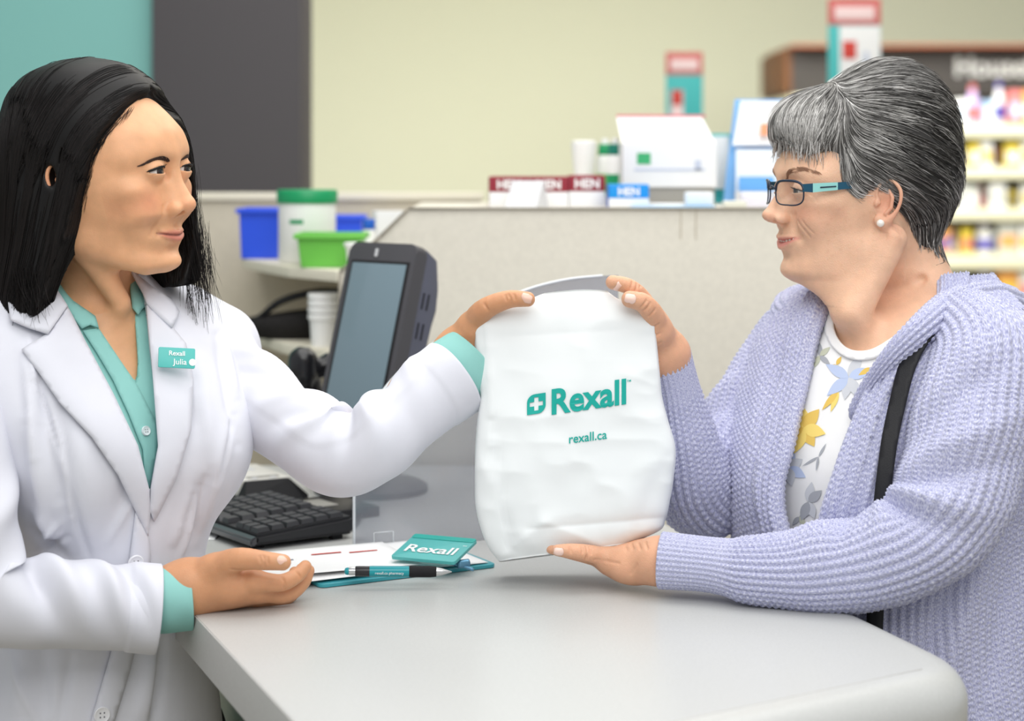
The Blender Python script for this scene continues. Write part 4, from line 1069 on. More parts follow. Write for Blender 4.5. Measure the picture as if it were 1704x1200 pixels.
    cross = [(cx - cw_, cy - cl_), (cx + cw_, cy - cl_), (cx + cw_, cy - cw_), (cx + cl_, cy - cw_), (cx + cl_, cy + cw_), (cx + cw_, cy + cw_), (cx + cw_, cy + cl_), (cx - cw_, cy + cl_), (cx - cw_, cy + cw_), (cx - cl_, cy + cw_), (cx - cl_, cy - cw_), (cx - cw_, cy - cw_)]
    allp = [Vector(p) for p in pts + cross]; n1, n2 = len(pts), len(cross)
    r = delaunay_2d_cdt(allp, [(i, (i + 1) % n1) for i in range(n1)] + [(n1 + i, n1 + (i + 1) % n2) for i in range(n2)], [], 0, 1e-6)
    vv = [tuple(p) for p in r[0]]
    def inside(poly, q):
        c = False
        for (x0, y0), (x1, y1) in zip(poly, poly[1:] + poly[:1]):
            if (y0 > q[1]) != (y1 > q[1]) and q[0] < (x1 - x0) * (q[1] - y0) / (y1 - y0) + x0: c = not c
        return c
    F = [tuple(f) for f in r[2] if inside(pts, np.mean([vv[i] for i in f], 0)) and not inside(cross, np.mean([vv[i] for i in f], 0))]
    P2 = [(877 + x + y * .0, 658 + y - x * .15) for x, y in vv]
    lay('logo_badge', P2, F, o)
    return o
bag = build_bag()
# ================================================================== heads (local axes: x forward, y person's left, z up; origin between the ears)
cm = 0.01
def C3(*v): return np.array(v, float) * cm
def rot_xyz(yaw_f, pitch=0.0, roll=0.0):
    """columns = local axes in the room; yaw_f = facing (unit x, y); pitch > 0 looks up; roll > 0 tilts to own left"""
    f = np.array([yaw_f[0], yaw_f[1], 0.0]); f /= np.linalg.norm(f); l = np.array([-f[1], f[0], 0]); u = np.array([0, 0, 1.0])
    cp, sp = math.cos(pitch), math.sin(pitch); f, u = f * cp + u * sp, u * cp - f * sp
    cr, sr = math.cos(roll), math.sin(roll); l, u = l * cr - u * sr, u * cr + l * sr
    return np.stack([f, l, u], 1)

def head_field(h, g, zlo=-.30):
    """g: dict of shape choices"""
    f = Field((-.145, -.125, zlo), (.135, .125, .145), h)
    # cranium and face mass
    def skull(X, Y, Z):
        a, b, c = (X / cm + .4) / 9.3, (Y / cm) / 7.2, (Z / cm - 4.1) / 8.9; k0 = np.sqrt(a * a + b * b + c * c); k1 = np.sqrt((a / 9.3) ** 2 + (b / 7.2) ** 2 + (c / 8.9) ** 2) + 1e-9
        return k0 * (k0 - 1) / k1 * cm
    f.op(skull, (-1, -1, -1), (1, 1, 1))
    jw = g.get('jaw', 1.0)
    f.loft([tuple(np.array(r[:5]) * cm) + (r[5],) for r in (
        (5.5, 8.6, -3, 6.3, 1.5, 2.2), (4.0, 8.95, -3, 6.55, 2.0, 2.3), (2.2, 8.55, -2, 6.6, 2.0, 2.35), (0.5, 8.55, -1, 6.75, 2.0, 2.3), (-1.5, 8.7, -2.5, 6.4 * jw, 2.0, 2.2),
        (-3.2, 8.9, -2.2, 6.0 * jw, 2.2, 2.15), (-5.0, 8.9, -1.4, 5.5 * jw, 2.6, 2.1), (-6.6, 8.5, .2, 4.8 * jw, 3.4, 2.1), (-7.8, 8.55, 2.2, 4.0 * jw, 4.6, 2.1), (-8.8, 8.4, 4.2, 3.1 * jw, 5.8, 2.1), (-9.5, 7.7, 5.4, 1.9, 6.4, 2.0))],
        k=2.0 * cm, zfade=1.1 * cm)
    # cheekbones, cheeks, chin, jaw angle
    ck = g.get('cheek', 1.0)
    f.ell(C3(6.3, 4.5, .2), C3(1.7, 1.7, 1.2) , k=1.6 * cm, mirror=True)
    f.ell(C3(6.6, 3.6, -2.4 + g.get('cheekz', 0)), C3(1.6 * ck, 1.8 * ck, 1.7 * ck), k=1.6 * cm, mirror=True)
    f.ell(C3(7.9, 0, -8.3), C3(1.35, 1.7, 1.15), k=1.3 * cm)
    f.cone(C3(.4, 4.9 * jw, -4.4), C3(6.2, 2.6, -8.3), 1.1 * cm, .9 * cm, k=2.2 * cm, mirror=True)
    # brow, eye sockets
    f.chain([C3(8.35, .6, 3.7), C3(8.0, 2.8, 4.15), C3(6.2, 5.0, 3.5)], np.array([.55, .6, .5]) * cm * g.get('brow', 1.0), k=2.0 * cm, mirror=True)
    f.ell(C3(9.35, 2.6, 2.3), C3(1.15, 1.75, .95), k=1.3 * cm, mode='s', mirror=True)
    f.ell(C3(8.9, 1.2, 2.2), C3(.7, .55, .8), k=.8 * cm, mode='s', mirror=True)
    # nose
    n = g.get('nose', {}); tx, tz = n.get('tip', (10.75, -1.75)); br = n.get('bridge', 8.95); hump = n.get('hump', 0.0)
    f.chain([C3(br - .9, 0, 3.7), C3(br, 0, 2.3), C3((br + tx) / 2 - .12 + hump, 0, .45), C3(tx - .35, 0, tz + .35)], np.array([.4, .52, .58, .72]) * cm, k=1.1 * cm)
    f.cone(C3((br + tx) / 2 - 1.0, .75, .0), C3(tx - 1.3, 1.0, tz - .1), .45 * cm, .6 * cm, k=1.0 * cm, mirror=True)
    f.ell(C3(tx - .3, 0, tz), C3(.82, .85, .72) * n.get('tipr', 1.0), k=.5 * cm)
    aw = n.get('ala', 1.3)
    f.ell(C3(tx - 1.25, aw, tz - .35), C3(.85, .55, .62), k=.45 * cm, mirror=True)
    f.chain([C3(tx - .45, 0, tz - .45), C3(tx - 1.5, 0, tz - .95)], np.array([.38, .42]) * cm, k=.4 * cm)
    f.ell(C3(tx - .95, .66, tz - .80), C3(.55, .30, .36), k=.10 * cm, mode='s', mirror=True)
    # mouth: muzzle, lips, parting line, corners
    mz = g.get('mz', -5.0); sm = g.get('smile', .25); mw = g.get('mw', 2.45); lx = g.get('lipx', 9.15); op = g.get('open', 0.0)
    f.ell(C3(7.3, 0, mz + .1), C3(2.0, 2.7, 2.1), k=1.4 * cm)
    xs_ = f.ax[0]
    def sx(y, z, dx=0.0):
        """point on the current skin at (y, z) cm, pushed out by dx cm"""
        pp = np.stack([xs_[::-1], np.full(len(xs_), y * cm), np.full(len(xs_), z * cm)], 1); v = f.sample(pp); i = np.argmax(v < 0)
        t = v[i - 1] / (v[i - 1] - v[i] + 1e-9); return np.array([pp[i - 1, 0] + (pp[i, 0] - pp[i - 1, 0]) * t + dx * cm, y * cm, z * cm])
    lf = g.get('lipf', 1.0); pr = g.get('pout', .06)
    up = [sx(mw, mz + sm, -.08), sx(mw * .62, mz + .24 + sm * .4 + op * .4, pr - .08), sx(.55, mz + .34 + op * .5, pr), sx(0, mz + .26 + op * .5, pr - .02)]
    lw = [sx(mw, mz + sm, -.08), sx(mw * .62, mz - .36 + sm * .4 - op * .5, pr - .10), sx(.55, mz - .48 - op, pr - .02), sx(0, mz - .50 - op, pr - .02)]
    ln = [sx(mw + .12, mz + sm + .04, .0), sx(mw * .8, mz + sm * .62, .05), sx(mw * .55, mz + sm * .33 - .02, .10), sx(.5, mz, .18), sx(0, mz - .03, .18)]
    fo = [sx(aw + .95, tz + .1, 0), sx(2.65, tz - 1.5, 0), sx(3.25, mz + .3, 0)]
    f.chain(up, np.array([.10, .22, .27, .25]) * cm * lf, k=.30 * cm, mirror=True)
    f.chain(lw, np.array([.10, .25, .34, .36]) * cm * lf, k=.30 * cm, mirror=True)
    if op > 0:
        f.chain([sx(mw - .15, mz + sm, 0), sx(mw * .6, mz + sm * .4 - op * .05, -.1), sx(.5, mz - op * .25, -.1), sx(0, mz - op * .28, -.1)], np.array([.07, .24 * op + .1, .40 * op + .08, .42 * op + .08]) * cm, k=.10 * cm, mode='s', mirror=True)
    else:
        f.chain(ln, np.array([.09, .115, .13, .14, .14]) * cm, k=.09 * cm, mode='s', mirror=True)
    f.ell(sx(mw + .15, mz + sm, .12), C3(.2, .22, .3), k=.5 * cm, mode='s', mirror=True)
    f.ell(sx(0, mz - 1.75, .25), C3(.45, 1.2, .35), k=.8 * cm, mode='s')
    f.cone(sx(0, tz - 1.35, .12), sx(0, mz + .95, .14), .18 * cm, .24 * cm, k=.4 * cm, mode='s')
    nl = g.get('fold', .5)
    f.chain([p + C3(.12, .04, 0) for p in fo], np.array([.16, .2, .14]) * cm, k=(.25 + .9 * nl) * cm, mode='s', mirror=True)
    for pts, r, k in g.get('creases', ()):
        f.chain([sx(p[0], p[1], p[2] if len(p) > 2 else .05) for p in pts], np.asarray(r) * cm, k=k * cm, mode='s', mirror=True)
    # eyelids round the eyeball, then the almond opening
    ex, ey, ez = g.get('eye', (7.55, 3.1, 2.15)); er = 1.2
    f.ell(C3(ex, ey, ez), C3(er + .17, er + .22, er + .15), k=.45 * cm, mirror=True)
    hu, hl, tilt, ew = g.get('lid', (.42, .36, .06, 1.42))
    for sg in (1, -1):
        def almond(X, Y, Z, sg=sg):
            yy = (sg * Y / cm - ey) / ew; q = np.clip(1 - yy * yy, 0, 1)
            zu = ez + hu * q ** .75 + tilt * yy; zl = ez - hl * q ** .9 + tilt * yy; z = Z / cm
            d = np.maximum(np.maximum(z - zu, zl - z), (np.abs(yy) - 1) * ew)
            d = np.maximum(d, (ex + .35) - X / cm)
            return d * cm
        f.op(almond, np.minimum(C3(ex, sg * (ey - ew), ez - .8), C3(ex, sg * (ey + ew), ez - .8)), np.maximum(C3(ex + 2, sg * (ey - ew), ez + .8), C3(ex + 2, sg * (ey + ew), ez + .8)), k=.05 * cm, mode='s')
    # upper lid crease
    cr = g.get('crease', .55)
    f.chain([C3(ex + er * .95, ey - 1.2, ez + cr * .7), C3(ex + er * 1.18, ey - .1, ez + cr + .28), C3(ex + er * .8, ey + 1.35, ez + cr * .55)], np.array([.05, .06, .05]) * cm, k=.2 * cm, mode='s', mirror=True)
    # ears
    ear_at = g.get('ear', (-.9, 7.0, .3)); es = g.get('ears', 1.0); ct, st = math.cos(.22), math.sin(.22)
    def E(a, o, b):      # a forward, o outward, b up in ear frame -> head
        a, o, b = a * es, o, b * es; fwd = a * ct + b * st * -1; upz = b * ct + a * st * 1
        x = ear_at[0] + a * ct - b * st; z = ear_at[2] + b * ct + a * st
        # the rim stands away from the skull at the back
        return C3(x - o * .25, ear_at[1] + o + max(0, -a) * .42, z)
    Rr = [(ct, -.3, st), (.3, 1, 0), (-st, 0, ct)]; r0_ = np.array(Rr[0]) / np.linalg.norm(Rr[0]); r2_ = np.array(Rr[2]) - r0_ * np.dot(r0_, Rr[2]); r2_ /= np.linalg.norm(r2_); Rr = [r0_, np.cross(r2_, r0_), r2_]
    f.ell(E(0, .12, .6), C3(1.4 * es, .32, 2.15 * es), k=.4 * cm, mirror=True, R=Rr)
    helix = [E(.55, .45, .0), E(1.15, .35, 1.0), E(1.25, .45, 2.0), E(.6, .6, 2.85), E(-.5, .7, 3.0), E(-1.35, .75, 2.2), E(-1.65, .75, .9), E(-1.45, .7, -.6), E(-.85, .55, -1.8), E(-.1, .4, -2.6)]
    f.ell(E(.1, .75, .0), C3(.85 * es, .55, 1.15 * es), k=.25 * cm, mode='s', mirror=True, R=Rr)
    f.ell(E(-.2, .85, 1.75), C3(.9 * es, .32, .75 * es), k=.25 * cm, mode='s', mirror=True, R=Rr)
    hx = catmull(np.column_stack([np.array(helix), np.array([.17, .2, .22, .24, .25, .25, .24, .23, .22, .22]) * cm * es]), 30)
    f.chain(hx[:, :3], hx[:, 3], k=.18 * cm, mirror=True)
    f.chain([E(-.2, .5, 2.0), E(-.75, .62, 1.0), E(-.8, .65, -.3), E(-.4, .55, -1.2)], np.array([.14, .25, .25, .2]) * cm * es, k=.25 * cm, mirror=True)
    f.ell(E(.95, .4, -.15), C3(.3, .3, .5) * es, k=.3 * cm, mirror=True)
    f.ell(E(.1, .35, -2.2), C3(.62 * es, .34, .7 * es), k=.25 * cm, mirror=True, R=Rr)
    return f, E

def head_colours(V, g, skin, lip, blush, extra=None):
    """per-vertex albedo: skin tone, lips, a little warmth on cheeks and nose"""
    L = V / cm; col = np.tile(np.array(lin(skin)[:3]), (len(V), 1))
    def mix(c, wgt): return col * (1 - wgt[:, None]) + np.array(lin(c)[:3]) * wgt[:, None]
    mz = g.get('mz', -5.0); sm = g.get('smile', .25); mw = g.get('mw', 2.45); lx = g.get('lipx', 9.15); op = g.get('open', 0.0)
    ay = np.abs(L[:, 1]); x = L[:, 0]; z = L[:, 2]
    col = mix(blush, .55 * np.exp(-(((ay - 4.3) / 1.9) ** 2 + ((z + 1.1) / 1.5) ** 2)) * (x > 4))
    col = mix(blush, .45 * np.exp(-((x - g.get('nose', {}).get('tip', (10.75, -1.75))[0]) ** 2 / .8 + (z - g.get('nose', {}).get('tip', (10.75, -1.75))[1]) ** 2 / .5 + ay ** 2 / 1.4)))
    eb = np.exp(-(((x + .9) / 2.2) ** 2 + ((z - .3) / 3.2) ** 2)) * (ay > 7.1); col = mix(blush, .6 * eb)
    t = np.clip(ay / mw, 0, 1); zc = mz + sm * t ** 1.6
    upper = mz + sm * t ** 1.6 + (g.get('lu', .58) + op * .55) * (1 - t ** 1.7) ** .8 - .12 * np.exp(-(ay / .25) ** 2); lower = mz + sm * t ** 1.6 - (g.get('ll', .82) + op) * (1 - t ** 2.0) ** .75
    s = 1 / .09
    wl = 1 / (1 + np.exp(-(upper - z) * s)) / (1 + np.exp(-(z - lower) * s)) / (1 + np.exp(-(mw - .02 - ay) * s)) * (x > lx - 2.3)
    col = mix(lip, .85 * wl)
    seam = np.exp(-((z - zc) / .09) ** 2) * (ay < mw + .1) * (x > lx - 2.3) * (op == 0); col = mix(tuple(.55 * c for c in lip), .7 * seam)
    if extra is not None: col = extra(L, col, mix)
    return col

def skin_mat(name, rough=.5, bump=.18, wr=0.0):
    m = bpy.data.materials.new(name); m.use_nodes = True; nt = m.node_tree; b = nt.nodes['Principled BSDF']
    at_ = nt.nodes.new('ShaderNodeVertexColor'); at_.layer_name = 'Col'
    tc = nt.nodes.new('ShaderNodeTexCoord')
    n1 = nt.nodes.new('ShaderNodeTexNoise'); n1.inputs['Scale'].default_value = 45; n1.inputs['Detail'].default_value = 5
    mr = nt.nodes.new('ShaderNodeMapRange'); mr.inputs[1].default_value = .3; mr.inputs[2].default_value = .7; mr.inputs[3].default_value = .9; mr.inputs[4].default_value = 1.08
    mul = nt.nodes.new('ShaderNodeMixRGB'); mul.blend_type = 'MULTIPLY'; mul.inputs[0].default_value = 1
    nt.links.new(tc.outputs['Object'], n1.inputs['Vector']); nt.links.new(n1.outputs['Fac'], mr.inputs[0]); nt.links.new(at_.outputs['Color'], mul.inputs[1]); nt.links.new(mr.outputs[0], mul.inputs[2])
    nt.links.new(mul.outputs[0], b.inputs['Base Color'])
    b.inputs['Roughness'].default_value = rough; b.inputs['Specular IOR Level'].default_value = .38
    b.inputs['Subsurface Weight'].default_value = .22; b.inputs['Subsurface Radius'].default_value = (1, .34, .18); b.inputs['Subsurface Scale'].default_value = .004
    n2 = nt.nodes.new('ShaderNodeTexVoronoi'); n2.inputs['Scale'].default_value = 900
    n3 = nt.nodes.new('ShaderNodeTexNoise'); n3.inputs['Scale'].default_value = 330; n3.inputs['Detail'].default_value = 4
    ad = nt.nodes.new('ShaderNodeMath'); ad.operation = 'ADD'
    nt.links.new(tc.outputs['Object'], n2.inputs['Vector']); nt.links.new(tc.outputs['Object'], n3.inputs['Vector']); nt.links.new(n2.outputs['Distance'], ad.inputs[0]); nt.links.new(n3.outputs['Fac'], ad.inputs[1])
    bp = nt.nodes.new('ShaderNodeBump'); bp.inputs['Strength'].default_value = bump; bp.inputs['Distance'].default_value = .0006
    nt.links.new(ad.outputs[0], bp.inputs['Height']); nt.links.new(bp.outputs[0], b.inputs['Normal'])
    return m

def eye_mat(name, iris):
    """iris and pupil by angle from the gaze axis (object z)"""
    m = bpy.data.materials.new(name); m.use_nodes = True; nt = m.node_tree; b = nt.nodes['Principled BSDF']
    tc = nt.nodes.new('ShaderNodeTexCoord'); sp = nt.nodes.new('ShaderNodeSeparateXYZ'); nt.links.new(tc.outputs['Object'], sp.inputs[0])
    cr = nt.nodes.new('ShaderNodeValToRGB'); mr = nt.nodes.new('ShaderNodeMapRange')
    mr.inputs[1].default_value = .0098; mr.inputs[2].default_value = .0120
    nt.links.new(sp.outputs[2], mr.inputs[0]); nt.links.new(mr.outputs[0], cr.inputs[0])
    e = cr.color_ramp.elements; e[0].position = 0; e[0].color = lin((222, 214, 208)); e[1].position = 1; e[1].color = lin((8, 6, 6))
    for pos, c in ((.23, (222, 214, 208)), (.30, (30, 22, 18)), (.40, iris), (.78, iris), (.84, (8, 6, 6))):
        k = e.new(pos); k.color = lin(c)
    nt.links.new(cr.outputs[0], b.inputs['Base Color']); b.inputs['Roughness'].default_value = .06; b.inputs['Coat Weight'].default_value = .6; b.inputs['Coat Roughness'].default_value = .03
    return m

def eyeball(c_world, gaze, m, parent, r=.012):
    V, F = [], []; n = 40
    prof = [(r * math.sin(a), r * math.cos(a)) for a in np.linspace(.02, math.pi - .02, 28)]
    z = Vector(gaze).normalized(); M = z.to_track_quat('Z', 'Y').to_matrix().to_4x4(); M.translation = Vector(c_world)
    for (rr, zz) in prof:
        for k in range(n): a = 2 * math.pi * k / n; V.append((rr * math.cos(a), rr * math.sin(a), zz + (.0006 * max(0, zz / r - .86) / .14)))
    for i in range(len(prof) - 1):
        for k in range(n): F.append((i * n + k, i * n + (k + 1) % n, (i + 1) * n + (k + 1) % n, (i + 1) * n + k))
    F.append(tuple(range(n))); F.append(tuple(range((len(prof) - 1) * n, len(prof) * n))[::-1])
    return mobj('eye', V, F, m, parent, matrix=M)

def strand_mat(name, cols, rough=.4, spec=.5, sheen=0.0, tip=None):
    """hair colour varies strand by strand through the 'shade' attribute"""
    m = bpy.data.materials.new(name); m.use_nodes = True; nt = m.node_tree; b = nt.nodes['Principled BSDF']
    a = nt.nodes.new('ShaderNodeAttribute'); a.attribute_name = 'shade'; cr = nt.nodes.new('ShaderNodeValToRGB'); nt.links.new(a.outputs['Fac'], cr.inputs[0])
    e = cr.color_ramp.elements; e[0].color = lin(cols[0]); e[1].color = lin(cols[-1])
    for i, c in enumerate(cols[1:-1]): k = e.new((i + 1) / (len(cols) - 1)); k.color = lin(c)
    nt.links.new(cr.outputs[0], b.inputs['Base Color']); b.inputs['Roughness'].default_value = rough; b.inputs['Specular IOR Level'].default_value = spec
    return m

def comb(fld, roots, dirfn, steps, step, off, off_end=None, jitter=0.0):
    """grow strands along the surface of a hair mass"""
    p = np.array(roots, float); out = [p.copy()]; n = len(p)
    ph = rng.random((n, 3)) * 10
    for i in range(steps):
        g = fld.grad(p); d = dirfn(p, i / steps)
        d = d / (np.linalg.norm(d, axis=1)[:, None] + 1e-9)
        if jitter: d = d + jitter * np.stack([vnoise(p * 60 + ph * (j + 1)) for j in range(3)], 1)
        d = d - g * (d * g).sum(1)[:, None]; d /= np.linalg.norm(d, axis=1)[:, None] + 1e-9
        st = step if np.isscalar(step) else np.asarray(step)[:, None]
        p = p + d * st
        o = off if off_end is None else off + (off_end - off) * (i + 1) / steps
        for _ in range(2): p = p - fld.grad(p) * (fld.sample(p) - o)[:, None]
        out.append(p.copy())
    return np.stack(out, 1)

def on_surface(fld, n, lo, hi, keep, off=0.0):
    """random points on a field surface for which keep(p) holds"""
    res = []
    tot = 0
    for _ in range(40):
        p = rng.random((n * 3, 3)) * (np.array(hi) - lo) + lo
        for _ in range(4): p = p - fld.grad(p) * (np.clip(fld.sample(p), -.02, .02) - off)[:, None]
        ok = (np.abs(fld.sample(p) - off) < .0012) & np.all((p > lo) & (p < hi), 1); p = p[ok]; p = p[keep(p)]
        res.append(p); tot += len(p)
        if tot >= n: break
    return np.concatenate(res)[:n]

def brow_hairs(fld, pts, n, length, out, dirbias):
    """short hairs along a brow line given as surface points"""
    A = catmull(np.array(pts, float), 200); idx = rng.integers(0, 200, n); t = idx / 199
    T = np.gradient(A, axis=0); T /= np.linalg.norm(T, axis=1)[:, None]
    up = np.array([0, 0, 1.0]); wdt = out * np.interp(t, [0, .15, .6, 1], [.75, 1, .8, .25])
    p = A[idx] + up * (rng.random(n) - .5)[:, None] * wdt[:, None] * 2
    for _ in range(3): p = p - fld.grad(p) * (fld.sample(p) - .0003)[:, None]
    d = T[idx] * 1.0 + up * (dirbias * (1 - t) - .25 * t - 60 * ((p - A[idx]) @ up))[:, None] * .8
    d /= np.linalg.norm(d, axis=1)[:, None]; st = []
    for k in range(5):
        st.append(p.copy()); p = p + d * length / 4
        p = p - fld.grad(p) * (fld.sample(p) - .0004 - .0004 * k / 4)[:, None]
    return np.stack(st, 1)

def lash_line(g, sg, Rm, Om, warp, m, parent, thick=.0010, lashes=18, ln=.0038, off=.17):
    """dark upper lash line plus lashes, along the lid edge"""
    ex, ey, ez = g.get('eye', (7.55, 3.1, 2.15)); er = 1.2; hu, hl, tilt, ew = g.get('lid', (.42, .36, .06, 1.42)); parts = []
    yy = np.linspace(-.96, .99, 40); q = np.clip(1 - yy**2, 0, 1); zu = ez + hu * q**.75 + tilt * yy; Y = ey + ew * yy
    r = er + off; x = ex + np.sqrt(np.maximum(r**2 - (Y - ey)**2 - (zu - ez)**2, .05)); L = np.stack([x, sg * Y, zu], 1) * cm
    rad = thick * (.55 + .75 * np.clip((yy + 1) / 1.3, 0, 1)) * (1 - .6 * np.clip((yy - .85) / .15, 0, 1))
    V, F = sweep_rows(L, rad, 6); parts.append((V, np.array(F)))
    idx = np.linspace(14, 39, lashes).astype(int); st = []
    for i in idx:
        p = L[i]; o = (p - C3(ex, sg * ey, ez)); o /= np.linalg.norm(o); d = o + np.array([0, sg * .6 * (yy[i] + .2), .15]); d /= np.linalg.norm(d)
        st.append([p + d * ln * t + np.array([0, 0, 1]) * ln * .25 * t * t for t in np.linspace(0, 1, 6)])
    V, Q = ribbon_strands(np.array(st), .00016); parts.append((V, Q))
    # lower lid line, faint
    V, Q = join_parts(parts)
    return mobj('eyelashes', xf(Rm, Om, warp(V)), Q, m, parent)
# ================================================================== cloth, hands
def cloth_mat(name, col, rough=.75, weave=1400, bump=.12, sheen=.0, noise=.03, nscale=25):
    m = mat(name, col, rough, .25, noise=noise, nscale=nscale, bump=bump, bscale=weave, sheen=sheen); return m

def folds_fn(folds):
    """(s0, width, a0, awidth, amp, slant) ridges across a sleeve"""
    def fn(S, A):
        d = 0 * S
        for s0, w_, a0, aw, am, sl in folds:
            da = (A - a0 + np.pi) % (2 * np.pi) - np.pi
            d = d + am * np.exp(-((S - s0 - sl * da) / w_) ** 2) * np.exp(-(da / aw) ** 2)
        return d
    return fn

def make_sleeve(name, ctrl, m, parent, L=150, n=72, disp=None, noise=.0025, nfreq=14, lip=.012, up=(0, 0, 1), hem=None, open_start=False):
    C, rad, dirs, S, a, T = sleeve_grid(ctrl, L, n, up=up)
    A = np.broadcast_to(a[None], (L, n)); SS = np.broadcast_to(S[:, None], (L, n)); base = C[:, None] + rad
    d = noise * vnoise(base * nfreq) + noise * .5 * vnoise(base * nfreq * 2.3 + 7)
    if disp is not None: d = d + disp(SS, A) * np.clip((S[-1] - SS) / .07, 0, 1) ** .7
    if hem: d = d + .0012 * np.clip((SS - (S[-1] - hem)) / .001, 0, 1)
    W = base + dirs * d[..., None]
    rows = [W]
    # turned edge: roll inward and back up the arm
    end = W[-1]; ce = C[-1]; inn = []
    for k, (f_, b) in enumerate(((.985, .0008), (.96, .0004), (.945, -.002), (.93, -lip), (.80, -lip * 3))): inn.append(ce + (end - ce) * f_ + T[-1] * b)
    W = np.concatenate([W, np.array(inn)]); L2 = len(W)
    V = W.reshape(-1, 3); Q = grid_quads(L2, n)
    uv = np.stack([np.broadcast_to(a[None] / (2 * np.pi), (L2, n)), np.broadcast_to(np.concatenate([S, np.full(5, S[-1])])[:, None], (L2, n))], -1).reshape(-1, 2)
    return mobj(name, V, Q, m, parent, uv=uv)

def hand_mesh(fingers, palm, bulk, forearm, h=.0011, k=.010):
    """fingers: lists of (point, r); palm: cones (a, b, ra, rb); all in room coordinates"""
    allp = [p for f_ in fingers for p, _ in f_] + [p for c in palm for p in c[:2]] + [p for p, _ in forearm]
    lo = np.min(allp, 0) - .035; hi = np.max(allp, 0) + .035
    f = Field(lo, hi, h)
    for a, b, ra, rb in palm: f.cone(a, b, ra, rb, k=.014)
    for c, r, R in bulk: f.ell(c, r, k=.014, R=R)
    f.chain([p for p, _ in forearm], [r for _, r in forearm], k=.016)
    for fg in fingers:
        q = Field(lo, hi, h) if False else None
        pts = np.array([p for p, _ in fg]); rr = np.array([r for _, r in fg])
        A = catmull(np.column_stack([pts, rr]), 4 * (len(fg) - 1) + 1)
        # joints a little fuller than the shafts between them
        f.chain(A[:, :3], A[:, 3], k=.0055)
    return f

def nail(p, nrm, ax, l, w_, out):
    """small curved plate, appended to out as (V, Q)"""
    n = np.array(nrm, float); a = np.array(ax, float); n /= np.linalg.norm(n); a -= n * a.dot(n); a /= np.linalg.norm(a); b = np.cross(n, a)
    U, Vv = np.meshgrid(np.linspace(-1, 1, 11), np.linspace(-1, 1, 11), indexing='ij')
    # rounded outline
    wsc = np.sqrt(np.clip(1 - .55 * np.clip(U, 0, 1) ** 3 - .25 * np.clip(-U, 0, 1) ** 4, .1, 1))
    W = np.array(p) + a * (U * l / 2)[..., None] + b * (Vv * w_ / 2 * wsc)[..., None] + n * (-(Vv ** 2) * w_ * .22 - .10 * l * U ** 2)[..., None]
    top = W.reshape(-1, 3); bot = top - n * .0012; q = grid_quads(11, 11, wrap=False)
    V = np.concatenate([top, bot]); N = 121
    ring = [i for i in range(11)] + [i * 11 + 10 for i in range(1, 11)] + [110 + i for i in range(9, -1, -1)] + [i * 11 for i in range(9, 0, -1)]
    side = [(ring[i], ring[(i + 1) % len(ring)], ring[(i + 1) % len(ring)] + N, ring[i] + N) for i in range(len(ring))]
    out.append((V, np.concatenate([q[:, ::-1], q + N, np.array(side)])))

def surf_pt(f, px, py):
    px, py = np.atleast_1d(np.asarray(px, float)), np.atleast_1d(np.asarray(py, float))
    d = raycast(f, px, py, 0, f.lo[1], f.lo[1] + f.h * (f.n[1] - 1), None, 260); ok = ~np.isnan(d)
    return np.stack([(px - 852) / FPX * d, d, CAMZ - (py - HORIZ) / FPX * d], 1), ok
def nail_on(f, px, py, qx, qy, l, w_, out):
    """nail plate seated on the finger under photo point (px, py), its free end towards (qx, qy)"""
    p, ok = surf_pt(f, [px], [py])
    if not ok[0]: return
    p = p[0]; n = f.grad(p[None], .003)[0]; e = PA(qx, qy, p[1]) - p
    nail(p + n * .0006, n, e, l, w_, out)
def creases_on(f, lines, r=.0008, k=.0022):
    for L in lines:
        p, ok = surf_pt(f, [a for a, _ in L], [b for _, b in L]); p = p[ok]
        if len(p) > 1: f.chain(p, np.full(len(p), r), k=k, mode='s')
def px_lines_disp(px, py, lines):
    d = 0 * px
    for (x0, y0, x1, y1, am, wd) in lines:
        ab = np.array([x1 - x0, y1 - y0], float); t = np.clip(((px - x0) * ab[0] + (py - y0) * ab[1]) / ab.dot(ab), 0, 1)
        dd = np.hypot(px - x0 - t * ab[0], py - y0 - t * ab[1]); d = d + am * np.exp(-(dd / wd) ** 2) * np.sin(np.pi * np.clip(t, .04, .96)) ** .5
    return d
def to_px(V):
    return 852 + V[:, 0] / V[:, 1] * FPX, HORIZ - (V[:, 2] - CAMZ) / V[:, 1] * FPX

def poly_cone_fn(poly, R, O, dmin=None, dmax=None):
    """signed distance (m) to the solid seen through a photo polygon, evaluated in a local field"""
    poly = np.array(poly, float); A = poly; B = np.roll(poly, -1, 0)
    def fn(X, Y, Z):
        X, Y, Z = np.broadcast_arrays(X, Y, Z)
        w0 = R[0, 0] * X + R[0, 1] * Y + R[0, 2] * Z + O[0]; w1 = R[1, 0] * X + R[1, 1] * Y + R[1, 2] * Z + O[1]; w2 = R[2, 0] * X + R[2, 1] * Y + R[2, 2] * Z + O[2]
        px = 852 + w0 / w1 * FPX; py = HORIZ - (w2 - CAMZ) / w1 * FPX
        dm = np.full(px.shape, 1e9, F32); ins = np.zeros(px.shape, bool)
        for a, b in zip(A, B):
            ab = b - a; t = np.clip(((px - a[0]) * ab[0] + (py - a[1]) * ab[1]) / ab.dot(ab), 0, 1)
            dm = np.minimum(dm, np.hypot(px - a[0] - t * ab[0], py - a[1] - t * ab[1]))
            ins ^= ((a[1] > py) != (b[1] > py)) & (px < (b[0] - a[0]) * (py - a[1]) / (b[1] - a[1] + 1e-9) + a[0])
        d = np.where(ins, -dm, dm) * w1 / FPX
        if dmax is not None: d = np.maximum(d, w1 - dmax)
        return d
    return fn

